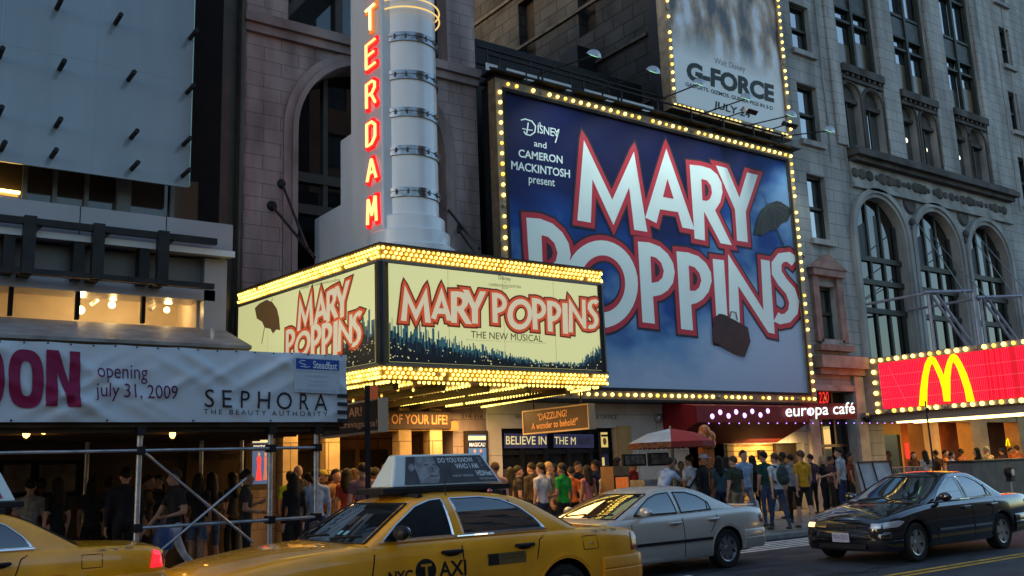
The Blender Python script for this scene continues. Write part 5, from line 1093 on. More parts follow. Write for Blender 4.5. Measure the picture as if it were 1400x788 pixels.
# white plastic barrier and mesh fences by the restaurant
a, b = PY(1171, 634, 16.2), PY(1215, 634, 16.2); t = thing('cafe_screen', 'white sloping canvas screen on a black frame beside the stone pier', 'screen', ((a.x + b.x) / 2, 16.2, SZ))
mb = MB(); z = a.z
mb.prism([(a.x - .1, 15.9, SZ + .05), (b.x + .15, 15.9, SZ + .05), (b.x, 16.2, z), (a.x, 16.2, z)], (0, .05, 0)); mb.build('canvas', M('white canvas', (.45, .46, .47), .7, var=.3, vs=2), t)
mb = MB()
for u in (a.x + .02, a.x * .55 + b.x * .45, b.x - .02): mb.tube((u, 15.86, SZ), (u, 16.17, z + .04), .022)
mb.tube((a.x, 16.17, z + .03), (b.x, 16.17, z + .03), .025); mb.tube((a.x, 16.0, .8), (b.x, 16.0, .8), .015); mb.build('frame', m_iron, t)
a, b = PY(1217, 640, 16.6), PY(1262, 640, 16.6); t = thing('mesh_barrier', 'low grey wire mesh barrier in front of the restaurant', 'barrier', ((a.x + b.x) / 2, 16.6, SZ))
mb = MB()
for i in range(17): u = a.x + (b.x - a.x) * i / 16; mb.tube((u, 16.6, SZ), (u, 16.6, a.z), .012 if i % 4 else .03, n=6)
for z in (.3, .6, .9, a.z): mb.tube((a.x, 16.6, z), (b.x, 16.6, z), .015, n=6)
mb.build('mesh', m_steel, t)
a, b = PY(1327, 632, 15.6), PY(1420, 632, 15.6); t = thing('utility_cabinet', 'large dark grey utility cabinet on the pavement at the right edge', 'cabinet', ((a.x + b.x) / 2, 15.8, SZ))
mb = MB(); mb.box((a.x, 15.6, SZ), (b.x, 16.4, a.z)); mb.build('body', M('grey cabinet paint', (.10, .10, .11), .5, var=.3, vs=3), t, bevel=.03)
mb = MB(); mb.box((a.x - .04, 15.55, a.z + .003), (b.x, 16.45, a.z + .05)); mb.build('lid', m_iron, t)
# ------------------------------------------------------------------ snack cart, umbrella, balloons
KY_ = 15.6
ux, ut = PY(916, 586, KY_).x, PY(916, 586, KY_).z; ue = PY(919, 605, KY_).z; uv_ = PY(919, 613.5, KY_).z
rad = (PY(963, 604, KY_).x - PY(874, 604, KY_).x) / 2 * .93
um = thing('cart_umbrella', 'red and white panelled umbrella over the snack cart', 'umbrella', (ux, KY_, ut))
for k in range(8):
    t0, t1 = math.pi / 4 * k - math.pi / 2 - .0, math.pi / 4 * (k + 1) - math.pi / 2
    c0, c1 = (Vector((ux + rad * math.cos(q), KY_ + rad * math.sin(q), ue)) for q in (t0, t1)); top = Vector((ux, KY_, ut)); mid0, mid1 = (top.lerp(q, .55) + Vector((0, 0, .07)) for q in (c0, c1))
    mb = MB(); mb.add([top, mid0, mid1], [(0, 1, 2)]); mb.quad(mid0, c0, c1, mid1); mt = M('umbrella red', (.42, .035, .03), .7, var=.15, vs=3) if k in (7, 0, 3, 4) else M('umbrella white', (.55, .55, .57), .7, var=.15, vs=3)
    pn = mb.build('panel', mt, um)
    mb = MB(); d = Vector((0, 0, uv_ - ue)); n_ = 6
    for j in range(n_): A, B = c0.lerp(c1, j / n_), c0.lerp(c1, (j + 1) / n_); mb.add([A, B, B + d * .82, (A + B) / 2 + d, A + d * .82], [(0, 1, 2, 3, 4)])
    mb.build('valance', M('valance red', (.22, .03, .025), .7) if k in (7, 0, 3, 4) else M('valance brown stripe', (.22, .09, .05), .7, var=.6, vs=14), pn)
mb = MB(); mb.tube((ux, KY_, 1.0), (ux, KY_, ut + .06), .022); mb.build('pole', m_steel, um)
mb = MB()
for k in range(8): q = math.pi / 4 * k - math.pi / 2; mb.tube((ux, KY_, ut - .35), (ux + rad * .6 * math.cos(q), KY_ + rad * .6 * math.sin(q), ut - .2), .008, n=5)
mb.build('rib', m_iron, um)
ct = thing('snack_cart', 'steel snack cart with dark picture menus under the umbrella', 'cart', (ux, KY_ + .2, SZ))
cx0, cx1 = PY(872, 650, KY_).x, PY(925, 650, KY_).x
mb = MB(); mb.box((cx0, KY_ - .45, .5), (cx1, KY_ + .5, 1.05)); mb.box((cx0 - .1, KY_ - .5, 1.053), (cx1 + .1, KY_ + .55, 1.09)); mb.build('body', m_steel, ct, bevel=.02)
for x in (cx0 + .3, cx1 - .3): mb = MB(); mb.lathe([(.25, -.05), (.3, -.04), (.3, .04), (.25, .05)], (x, KY_ - .4, .42), 'y', n=20); mb.lathe([(0, -.03), (.25, -.03)], (x, KY_ - .4, .42), 'y', n=20); mb.build('wheel', m_black, ct)
m_menu = M('picture menu', (.12, .10, .09), .3, var=.8, vs=9)
for (x0, y0, x1, y1) in ((852, 621.5, 884, 637), (887, 619.5, 915, 636.5)):
    a, b = PY(x0, y0, KY_ - .1), PY(x1, y1, KY_ - .1); mb = MB(); mb.box((a.x, KY_ - .1, b.z), (b.x, KY_ - .04, a.z)); m_ = mb.build('menu_board', m_black, ct); mb = MB()
    for k in range(8): u = a.x + .05 + (b.x - a.x - .1) * (k % 4) / 4; z = b.z + .04 + (a.z - b.z - .06) * (k // 4) / 2; mb.box((u, KY_ - .112, z), (u + (b.x - a.x) * .19, KY_ - .1025, z + (a.z - b.z) * .36))
    mb.build('menu_picture', m_menu, m_)
mb = MB()
for x in (cx0 + .05, cx1 - .05): mb.tube((x, KY_, 1.09), (x, KY_, 2.05), .02)
mb.box((cx0, KY_ - .2, 1.092), (cx0 + .5, KY_ + .3, 1.4)); mb.build('rack', m_steel, ct)
a, b = PY(838, 638, 15.0), PY(862, 672, 15.0); t = thing('poster_stand', 'brown box stand with a glowing orange picture left of the snack cart', 'stand', ((a.x + b.x) / 2, 15, SZ))
mb = MB(); mb.box((a.x, 15, SZ), (b.x, 15.4, a.z)); mb.build('box', M('tan card box', (.20, .11, .05), .7, var=.3, vs=3), t)
mb = MB(); a2, b2 = PY(839.5, 651, 14.99), PY(861, 675, 14.99); mb.box((a2.x, 14.985, b2.z), (b2.x, 14.998, a2.z)); f = mb.build('picture_frame', m_black, t); mb = MB(); mb.box((a2.x + .03, 14.975, b2.z + .03), (b2.x - .03, 14.984, a2.z - .03)); mb.build('picture', M('orange picture', (.42, .11, .02), .5, var=.5, vs=9, emit=((1, .2, .03), .12)), f)
bal = thing('balloon_bunch', 'bunch of orange balloons tied beside the umbrella', 'balloons', PY(965, 640, 16.4))
for x, y, r in ((963, 590, .15), (959, 597, .12), (971, 597, .13), (966, 604, .15), (973, 607, .11)):
    p = PY(x, y, 16.4); mb = MB(); mb.ball(p, r, 14, 10, sc=(1, 1, 1.12)); mb.tube(p - Vector((0, 0, r * 1.1)), PY(966, 640, 16.4), .005, n=4); mb.build('balloon', M('orange balloon', (.55, .14, .02), .3, spec=.6), bal, smooth=60)
mb = MB(); a, b = PY(960, 610, 16.45), PY(978, 636, 16.45); mb.box((a.x, 16.45, b.z), (b.x, 16.6, a.z)); mb.tube((a.x + .2, 16.5, SZ), (a.x + .2, 16.5, b.z), .03); mb.build('orange_card', M('orange card', (.45, .12, .02), .6, var=.4, vs=8), bal)
# camera dome on the pier
p = PY(1185, 573, FY - .3); t = thing('security_camera', 'small grey dome camera on the stone pier left of the red marquee', 'camera', p)
mb = MB(); mb.ball(p, .13, 12, 8); mb.build('dome', m_iron, t, smooth=60); mb = MB(); mb.box(p + Vector((-.1, -.05, .05)), (p.x + .1, FY - .13, p.z + .2)); mb.build('bracket', m_steel, t)
# ------------------------------------------------------------------ cars (local x: 0 at the rear bumper, forward +; y: left side +; then turned to face -X)
def interp(tab, x, k):
    xs = [r[0] for r in tab]; ys = [r[k] for r in tab]
    if x <= xs[0]: return ys[0]
    if x >= xs[-1]: return ys[-1]
    i = max(j for j in range(len(xs)) if xs[j] <= x); i = min(i, len(xs) - 2)
    def sl(j):
        if j == 0: return (ys[1] - ys[0]) / (xs[1] - xs[0])
        if j == len(xs) - 1: return (ys[-1] - ys[-2]) / (xs[-1] - xs[-2])
        a, b = (ys[j] - ys[j - 1]) / (xs[j] - xs[j - 1]), (ys[j + 1] - ys[j]) / (xs[j + 1] - xs[j])
        return 0 if a * b <= 0 else 2 * a * b / (a + b)
    h = xs[i + 1] - xs[i]; t = (x - xs[i]) / h
    return ys[i] * (2 * t ** 3 - 3 * t * t + 1) + h * sl(i) * (t ** 3 - 2 * t * t + t) + ys[i + 1] * (3 * t * t - 2 * t ** 3) + h * sl(i + 1) * (t ** 3 - t * t)
m_tyre = M('tyre rubber', (.018, .018, .019), .75, var=.3, vs=8); m_well = M('wheel well', (.006, .006, .006), .9)
m_cglass = M('car glass', (.012, .016, .02), .03, spec=.9, coat=.5); m_cglass.node_tree.nodes['Principled BSDF'].inputs['IOR'].default_value = 1.85
m_ctrim = M('black car trim', (.015, .015, .017), .45)
m_alloy = M('alloy', (.42, .43, .45), .3, .9); m_gap = M('panel gap', (.02, .012, .004), .8); m_open = M('cabin shade', (.008, .008, .009), .7, var=.5, vs=6)
m_taill = M('tail lamp red', (.30, .012, .015), .15, coat=.6); m_head = M('headlamp glass', (.5, .52, .55), .08, .3, coat=.8)
def car(name, label, cat, p):
    rt_ = thing(name, label, cat); ORG[rt_.name] = Vector()
    L, tab, gh = p['L'], p['tab'], p['gh']; paint = p['paint']
    xs = sorted(set(list(np.linspace(tab[0][0], tab[-1][0], 66)) + [r[0] for r in tab])); ring = []
    for x in xs:
        wd, zb, zs, cr = (interp(tab, x, k) for k in (1, 2, 3, 4)); h = zs - zb
        half = [(0, zb), (.8 * wd, zb), (.93 * wd, zb + .02), (.965 * wd, zb + .10 * h), (.985 * wd, zb + .3 * h), (1.0 * wd, zb + .52 * h), (.997 * wd, zb + .70 * h), (.982 * wd, zb + .84 * h), (.958 * wd, zb + .945 * h), (.925 * wd, zb + .99 * h), (.87 * wd, zs + .004 + .1 * cr), (.72 * wd, zs + .4 * cr), (.45 * wd, zs + .8 * cr), (0, zs + cr)]
        ring.append([(y, z) for y, z in half] + [(-y, z) for y, z in half[-2:0:-1]])
    n = len(ring[0]); mb = MB()
    mb.add([(x, y, z) for x, rg in zip(xs, ring) for y, z in rg], [(i * n + j, (i + 1) * n + j, (i + 1) * n + (j + 1) % n, i * n + (j + 1) % n) for i in range(len(xs) - 1) for j in range(n)] + [tuple(range(n - 1, -1, -1)), tuple(range((len(xs) - 1) * n, len(xs) * n))])
    body = mb.build('body', paint, rt_, smooth=32, world=False)
    cut = MB()
    for wx in p['wheels']:
        for s in (-1, 1): cut.tube((wx, s * (p['hw'] - .30), p['wz']), (wx, s * 1.4, p['wz']), p['ar'], n=40)
    co = cut.build('cutter', m_well, None); bo_ = body.modifiers.new('b', 'BOOLEAN'); bo_.object = co; bo_.operation = 'DIFFERENCE'; bo_.solver = 'EXACT'
    dg = bpy.context.evaluated_depsgraph_get(); me = bpy.data.meshes.new_from_object(body.evaluated_get(dg)); body.modifiers.clear(); old = body.data; body.data = me; me.name = 'body'
    if len(me.materials) < 2: me.materials.append(m_well)
    for pl in me.polygons:
        c = pl.center
        for wx in p['wheels']:
            d = math.hypot(c.x - wx, c.z - p['wz'])
            if d < p['ar'] + .004 and abs(c.y) > p['hw'] - .33 and (abs(abs(c.y) - (p['hw'] - .30)) < .01 or abs(d - p['ar']) < .012): pl.material_index = 1
    shade(me, 32); C.objects.unlink(co); bpy.data.objects.remove(co)
    bvh = BVHTree.FromPolygons([v.co[:] for v in me.vertices], [list(q.vertices) for q in me.polygons])
    def side(x, z, off=.004, s=1):
        h = bvh.ray_cast(Vector((x, s * 3, z)), Vector((0, -s, 0)))
        return Vector((x, (h[0].y if h[0] else s * p['hw'] * .97) + s * off, z))
    def end(y, z, off, d):
        h = bvh.ray_cast(Vector((L + 1 if d > 0 else -1, y, z)), Vector((-d, 0, 0))); return Vector(((h[0].x if h[0] else (L - .05 if d > 0 else .05)) + d * off, y, z))
    def top(x, y, off):
        h = bvh.ray_cast(Vector((x, y, 3)), Vector((0, 0, -1))); return Vector((x, y, (h[0].z if h[0] else .9) + off))
    def strip(pts, w_, off, mat, nm, par=rt_, s=1, n=1):
        pts = [Vector(q) for q in pts]; fine = []
        for a, b in zip(pts[:-1], pts[1:]):
            k = max(2, int((b - a).length / .06)); fine += [a.lerp(b, i / k) for i in range(k)]
        fine.append(pts[-1]); mb = MB(); prev = None
        for i, q in enumerate(fine):
            d = (fine[min(i + 1, len(fine) - 1)] - fine[max(i - 1, 0)]).normalized(); nn = Vector((-d.y, d.x)) * w_ / 2
            cur = (side(q.x + nn.x, q.y + nn.y, off, s), side(q.x - nn.x, q.y - nn.y, off, s), side(q.x + nn.x, q.y + nn.y, -.01, s), side(q.x - nn.x, q.y - nn.y, -.01, s))
            if prev: mb.quad(prev[0], cur[0], cur[1], prev[1]); mb.quad(prev[0], prev[2], cur[2], cur[0]); mb.quad(prev[1], cur[1], cur[3], prev[3])
            prev = cur
        return mb.build(nm, mat, par, world=False, smooth=30)
    # greenhouse: stacked level slices (z, x rear, x front, half width)
    def G(z, k): return interp(gh, z, k)
    zs = list(np.linspace(gh[0][0], gh[-1][0], 22)); mb = MB(); N_ = 0; sl = []
    bow = p.get('bow', .10)
    for z in zs:
        xb, xf, hw = G(z, 1), G(z, 2), G(z, 3); rc = min(.12, hw * .4); pts = []; k = 8
        for i in range(k + 1): y = -hw * .86 + hw * 1.72 * i / k; pts.append((xf + bow * (1 - (y / hw) ** 2), y))
        for i in range(1, 5): t = math.pi / 2 * i / 5; pts.append((xf + bow * .26 - .10 * (1 - math.cos(t)) - .02, hw * .86 + hw * .14 * math.sin(t)))
        for i in range(9): t = i / 8; pts.append((xf - .14 + (xb + .14 - xf + .14) * t, hw))
        for i in range(1, 5): t = math.pi / 2 * (5 - i) / 5; pts.append((xb - .02 + .10 * (1 - math.cos(t)) - bow * .2, hw * .86 + hw * .14 * math.sin(t)))
        for i in range(k + 1): y = hw * .86 - hw * 1.72 * i / k; pts.append((xb - bow * .8 * (1 - (y / hw) ** 2), y))
        for i in range(1, 5): t = math.pi / 2 * i / 5; pts.append((xb - .02 + .10 * (1 - math.cos(t)) - bow * .2, -hw * .86 - hw * .14 * math.sin(t)))
        for i in range(9): t = 1 - i / 8; pts.append((xf - .14 + (xb + .14 - xf + .14) * t, -hw))
        for i in range(1, 5): t = math.pi / 2 * (5 - i) / 5; pts.append((xf + bow * .26 - .10 * (1 - math.cos(t)) - .02, -hw * .86 - hw * .14 * math.sin(t)))
        sl.append(pts); N_ = len(pts)
    mb.add([(x, y, z) for z, s in zip(zs, sl) for x, y in s], [(i * N_ + j, i * N_ + (j + 1) % N_, (i + 1) * N_ + (j + 1) % N_, (i + 1) * N_ + j) for i in range(len(zs) - 1) for j in range(N_)] + [tuple(range((len(zs) - 1) * N_, len(zs) * N_))])
    roof = mb.build('roof', p.get('roofpaint', paint), rt_, smooth=38, world=False)
    gv = BVHTree.FromPolygons([v.co[:] for v in roof.data.vertices], [list(q.vertices) for q in roof.data.polygons])
    def gside(x, z, off=.006, s=1):
        h = gv.ray_cast(Vector((x, s * 3, z)), Vector((0, -s, 0))); return Vector((x, (h[0].y if h[0] else s * G(z, 3)) + s * off, z))
    # windscreen and rear glass
    for nm, front, z0, z1 in (('windscreen', True, p['wsz'][0], p['wsz'][1]), ('rear_glass', False, p['rgz'][0], p['rgz'][1])):
        mb = MB(); rows = 10; cols_ = 12; P_ = []
        for i in range(rows + 1):
            z = z0 + (z1 - z0) * i / rows; hw = G(z, 3) * .90; row_ = []
            for j in range(cols_ + 1):
                y = -hw + 2 * hw * j / cols_; d = -1 if front else 1; h = gv.ray_cast(Vector((8 if front else -3, y, z)), Vector((d, 0, 0)))
                x = h[0].x if h[0] else (G(z, 2) if front else G(z, 1)); row_.append(Vector((x - d * .012, y, z)))
            P_.append(row_)
        for i in range(rows):
            for j in range(cols_): mb.quad(P_[i][j], P_[i][j + 1], P_[i + 1][j + 1], P_[i + 1][j])
        wg = mb.build(nm, m_cglass, rt_, smooth=60, world=False)
        mb = MB(); loop = P_[0] + [r[-1] for r in P_[1:]] + P_[-1][::-1][1:] + [r[0] for r in P_[::-1][1:]]
        mb.path(loop, .012, n=5); mb.build('glass_seal', p.get('seal', m_ctrim), wg, smooth=40, world=False)
        if front:
            mb = MB(); mb.path([P_[1][2] + Vector((.02, 0, 0)), P_[2][6] + Vector((.02, 0, .0))], .008); mb.path([P_[1][7] + Vector((.02, 0, 0)), P_[2][11] + Vector((.02, 0, .0))], .008); mb.build('wiper', m_ctrim, wg, world=False)
            if p.get('sticker'):
                mb = MB()
                for a in (7, 8): q = P_[2][a]; r_ = P_[2][a + 1]; mb.quad(q + Vector((.004, .02, 0)), r_.lerp(q, .35) + Vector((.004, 0, 0)), P_[3][a + 1].lerp(P_[3][a], .35) + Vector((.004, 0, 0)), P_[3][a] + Vector((.004, .02, 0)))
                mb.build('permit_sticker', M('permit sticker', (.15, .4, .5), .4), wg, world=False)
    for s in (1, -1):
        for wi, (poly_, kind) in enumerate(p['windows']):
            zz0, zz1 = min(q[1] for q in poly_), max(q[1] for q in poly_); mb = MB(); rows = []
            for i in range(13):
                z = zz0 + .002 + (zz1 - zz0 - .004) * i / 12; xx = []
                for (xa, za), (xb, zb) in zip(poly_, poly_[1:] + poly_[:1]):
                    if (za - z) * (zb - z) < 0: xx.append(xa + (xb - xa) * (z - za) / (zb - za))
                if len(xx) >= 2: rows.append([gside(min(xx) + (max(xx) - min(xx)) * j / 6, z, .005, s) for j in range(7)])
            for a, b in zip(rows[:-1], rows[1:]):
                for j in range(6): mb.quad(a[j], a[j + 1], b[j + 1], b[j])
            if not mb.f: continue
            wo = mb.build('side_window', m_open if (kind == 'open' and s == 1) else m_cglass, rt_, smooth=60, world=False)  # open window: matte sheet painted dark for the unlit cabin
            pts = []
            for (xa, za), (xb, zb) in zip(poly_, poly_[1:] + poly_[:1]):
                for i in range(6): t = i / 6; pts.append(gside(xa + (xb - xa) * t, za + (zb - za) * t, .006, s))
            mb = MB(); mb.path(pts + pts[:1], p.get('sealr', .011), n=5); mb.build('window_trim', p.get('trim', m_ctrim), wo, smooth=40, world=False)
        for (xd, za, zb) in p.get('divs', ()): mb = MB(); mb.tube(gside(xd, za, .004, s), gside(xd - .03, zb, .004, s), .012, n=6); mb.build('window_divider', m_ctrim, rt_, world=False)
        if p.get('belt'):
            xa, xb, z = p['belt']; mb = MB(); mb.path([gside(xa + (xb - xa) * i / 12, z, .012, s) for i in range(13)], .014, n=6); mb.build('belt_moulding', p['trim'], rt_, smooth=40, world=False)
        for pts in p['gaps']: strip(pts, .013, .0025, m_gap, 'door_gap', s=s)
        for pts, w_, mt in p.get('mould', ()): strip(pts, w_, .016, mt, 'side_moulding', s=s)
        for (x, z) in p['handles']:
            a, b = side(x - .11, z, .0, s), side(x + .11, z, .0, s); mb = MB(); o = Vector((0, s * .035, 0)); mb.tube(a + o, b + o, .02, n=8); mb.tube(a, a + o, .018, n=6); mb.tube(b, b + o, .018, n=6); mb.ball((a + b) / 2 + Vector((0, s * .012, -.015)), .1, 10, 6, sc=(1, .1, .32)); mb.build('door_handle', p.get('handlem', paint), rt_, smooth=40, world=False)
        mx, mz = p['mirror']; q = gside(mx, mz, 0, s); mb = MB(); c_ = q + Vector((.02, s * .15, .03)); mb.ball(c_, .12, 14, 10, sc=(.55, 1, .62)); mb.tube(q, c_, .04, .035); mi_ = mb.build('door_mirror', p.get('mirrorm', paint), rt_, smooth=50, world=False)
        mb = MB(); mb.ball(c_ + Vector((-.052, 0, 0)), .098, 14, 8, sc=(.2, 1, .62)); mb.build('mirror_glass', m_chrome, mi_, smooth=50, world=False)
        for wx in p['wheels']:
            wr, wz, yo = p['wr'], p['wr'] - .005, s * (p['hw'] - .035); c_ = (wx, yo - s * .1, wz); ty = s
            prof = [(wr * .66, -.09 * ty), (wr * .70, -.105 * ty), (wr * .9, -.11 * ty), (wr * .985, -.09 * ty), (wr, -.05 * ty), (wr, .05 * ty), (wr * .985, .09 * ty), (wr * .9, .108 * ty), (wr * .70, .10 * ty), (wr * .66, .085 * ty)]
            wheel = bpy.data.objects.new('wheel', None); wheel.empty_display_size = .1; C.objects.link(wheel); wheel.parent = rt_; ORG[wheel.name] = Vector()
            mb = MB(); mb.lathe(prof, c_, 'y', n=40); mb.build('tyre', m_tyre, wheel, smooth=40, world=False)
            mb = MB(); mb.lathe([(wr * .66, .088 * ty), (wr * .62, .07 * ty), (wr * .6, .0), (0, 0)], c_, 'y', n=36); mb.build('wheel_well_disc', m_ctrim, wheel, smooth=40, world=False)
            mb = MB(); mb.lathe([(wr * .665, .086 * ty), (wr * .66, .1 * ty), (wr * .60, .092 * ty), (wr * .595, .06 * ty)], c_, 'y', n=36); mb.lathe([(0, .09 * ty), (wr * .14, .088 * ty), (wr * .17, .06 * ty)], c_, 'y', n=20); ns_ = p['spokes']
            for k in range(ns_):
                t = 2 * math.pi * k / ns_ + .3; dx, dz = math.cos(t), math.sin(t); pw = wr * p.get('spw', .11); Q = lambda r, e, d: Vector((wx + dx * r - dz * e, c_[1] + d * ty, wz + dz * r + dx * e))
                mb.prism([Q(wr * .1, -pw * .8, .075), Q(wr * .62, -pw * 1.2, .08), Q(wr * .62, pw * 1.2, .08), Q(wr * .1, pw * .8, .075)], (0, -.03 * ty, 0))
            mb.build('rim', m_alloy, wheel, smooth=35, world=False)
        for wx in p['wheels']:
            mb = MB(); pr = None
            pts = [(wx + (p['ar'] + .012) * math.cos(t), p['wz'] + (p['ar'] + .012) * math.sin(t)) for t in (math.pi * (-.08 + 1.16 * i / 26) for i in range(27))]
            pts = [q for q in pts if q[1] > interp(tab, q[0], 2) + .05]
            strip(pts, .035, .010, paint, 'arch_lip', s=s)
    def bumper(nm, front, z0, z1, reach, tip, mat, ext=.05, groove=True):
        d = 1 if front else -1; xe = tip; path_ = []
        for i in range(9): path_.append((reach + (xe - d * .32 - reach) * i / 8, None))
        hw = p['hw'] + .005; pl = []
        for i in range(6): x = reach + (xe - d * .30 - reach) * i / 5; pl.append((x, min(hw, interp(tab, x, 1) + ext * .5)))
        y0 = pl[-1][1]
        for i in range(1, 8): t = math.pi / 2 * i / 8; pl.append((xe - d * .30 + d * .24 * math.sin(t), y0 - .26 * (1 - math.cos(t))))
        y1 = pl[-1][1]
        for i in range(1, 7): y = y1 * (1 - i / 6); pl.append((xe - d * .06 + d * .06 * (1 - (y / y1) ** 2), y))
        pl = pl + [(x, -y) for x, y in pl[-2::-1]]
        pr = [(-.16, z1 - .01), (-.05, z1), (-.012, z1 - .012), (0, z1 - .04), (.0, z0 + (z1 - z0) * .62), (-.012, z0 + (z1 - z0) * .58), (.002, z0 + (z1 - z0) * .54), (0, z0 + .08), (-.03, z0), (-.16, z0)]
        vs = []
        for i, (x, y) in enumerate(pl):
            a = Vector(pl[max(0, i - 1)]); b = Vector(pl[min(len(pl) - 1, i + 1)]); tg = (b - a).normalized(); nn = Vector((tg.y, -tg.x)) * (d if True else 1)
            if nn.x * d + nn.y * (1 if y > 0 else -1) * .5 < 0: nn = -nn
            for o, z in pr: vs.append((x + nn.x * o, y + nn.y * o, z))
        m_ = len(pr); mb = MB(); mb.add(vs, [(i * m_ + j, (i + 1) * m_ + j, (i + 1) * m_ + (j + 1) % m_, i * m_ + (j + 1) % m_) for i in range(len(pl) - 1) for j in range(m_)] + [tuple(range(m_)), tuple(range((len(pl) - 1) * m_, len(pl) * m_))])
        return mb.build(nm, mat, rt_, smooth=35, world=False)
    for b in p['bumpers']: bumper(*b)
    def patch(nm, mat, ys, zs_, d, off, par=rt_, n=8):
        """lamp or grille panel wrapped onto an end of the body"""
        mb = MB(); g_ = [[end(ys[0] + (ys[1] - ys[0]) * i / n, zs_[0] + (zs_[1] - zs_[0]) * j / 4, off, d) for j in range(5)] for i in range(n + 1)]
        for i in range(n):
            for j in range(4): mb.quad(g_[i][j], g_[i + 1][j], g_[i + 1][j + 1], g_[i][j + 1])
        return mb.build(nm, mat, par, smooth=50, world=False)
    def spatch(nm, mat, pts, off, s=1):
        x0, x1 = min(q[0] for q in pts), max(q[0] for q in pts); mb = MB(); rows = []
        zlo, zhi = min(q[1] for q in pts), max(q[1] for q in pts)
        for i in range(9):
            z = zlo + .001 + (zhi - zlo - .002) * i / 8; xx = []
            for (xa, za), (xb, zb) in zip(pts, pts[1:] + pts[:1]):
                if (za - z) * (zb - z) < 0: xx.append(xa + (xb - xa) * (z - za) / (zb - za))
            if len(xx) >= 2: rows.append([side(min(xx) + (max(xx) - min(xx)) * j / 6, z, off, s) for j in range(7)])
        for a, b in zip(rows[:-1], rows[1:]):
            for j in range(6): mb.quad(a[j], a[j + 1], b[j + 1], b[j])
        return mb.build(nm, mat, rt_, smooth=50, world=False)
    def sidetext(mb, s_, x0, x1, z0, z1, bold=.0, off=.004, slant=0):
        v, f = text2d(s_, bold); mb.add([side(x0 + (x1 - x0) * q.x, z0 + (z1 - z0) * q.y, off) for q in v], f)
    return rt_, dict(side=side, end=end, top=top, strip=strip, patch=patch, spatch=spatch, sidetext=sidetext, G=G, gside=gside)
def place(o, X, Y): o.location = (X, Y, 0); o.rotation_euler = (0, 0, math.pi)

m_taxi = M('taxi yellow paint', (.90, .36, .008), .25, var=.2, vs=2.2, coat=.7, spec=.5, bump=.03, bs=3)
m_taxi2 = M('taxi bumper paint', (.82, .30, .010), .4, var=.15, vs=2.5, coat=.25)
tx_tab = [(.14, .80, .60, .90, .03), (.2, .86, .42, .955, .03), (.35, .91, .34, .985, .03), (.7, .955, .28, 1.01, .025), (1.2, .975, .22, 1.03, .02), (2.2, .99, .21, 1.035, .02), (3.2, .985, .21, 1.035, .02), (3.8, .975, .22, 1.02, .035), (4.3, .965, .28, .985, .05), (4.8, .94, .34, .925, .055), (5.1, .90, .38, .87, .05), (5.24, .86, .42, .81, .04), (5.30, .80, .55, .73, .03)]
tx_gh = [(.98, 1.02, 3.86, .905), (1.06, 1.18, 3.74, .885), (1.15, 1.33, 3.60, .845), (1.25, 1.50, 3.44, .79), (1.35, 1.68, 3.27, .725), (1.42, 1.86, 3.13, .655), (1.46, 2.04, 2.98, .58), (1.49, 2.25, 2.82, .44), (1.505, 2.42, 2.70, .25)]
TAXI = dict(L=5.39, tab=tx_tab, gh=tx_gh, paint=m_taxi, hw=.985, wheels=(1.37, 4.28), wz=.335, ar=.395, wr=.335, spokes=5, spw=.2, wsz=(1.05, 1.405), rgz=(1.06, 1.40), sticker=True, trim=m_chrome, seal=m_ctrim, sealr=.012,
    windows=[([(3.60, 1.07), (3.42, 1.21), (3.15, 1.37), (2.95, 1.425), (2.79, 1.435), (2.79, 1.07)], 'open'), ([(2.66, 1.07), (2.68, 1.435), (2.3, 1.435), (2.06, 1.40), (1.86, 1.31), (1.70, 1.18), (1.60, 1.07)], 'glass')], divs=((1.98, 1.07, 1.385),),
    belt=(1.58, 3.66, 1.055), gaps=([(3.72, 1.0), (3.78, .7), (3.80, .30)], [(2.73, 1.03), (2.72, .7), (2.71, .30)], [(1.78, .75), (1.72, .95), (1.60, 1.03)]), handles=((2.86, .915), (1.94, .915)), handlem=m_ctrim, mirror=(3.45, 1.11), mirrorm=m_ctrim,
    mould=(([(1.86, .52), (3.80, .50)], .05, m_taxi2), ([(4.78, .52), (5.1, .52)], .05, m_taxi2)), bumpers=(('rear_bumper', False, .36, .70, .82, -.02, m_taxi2), ('front_bumper', True, .32, .62, 4.75, 5.40, m_taxi2)))
m_decal = M('black taxi decal', (.018, .014, .012), .5); m_decg = M('grey fare decal', (.16, .10, .035), .5); m_ad = M('roof ad shell', (.55, .62, .60), .35, coat=.3)
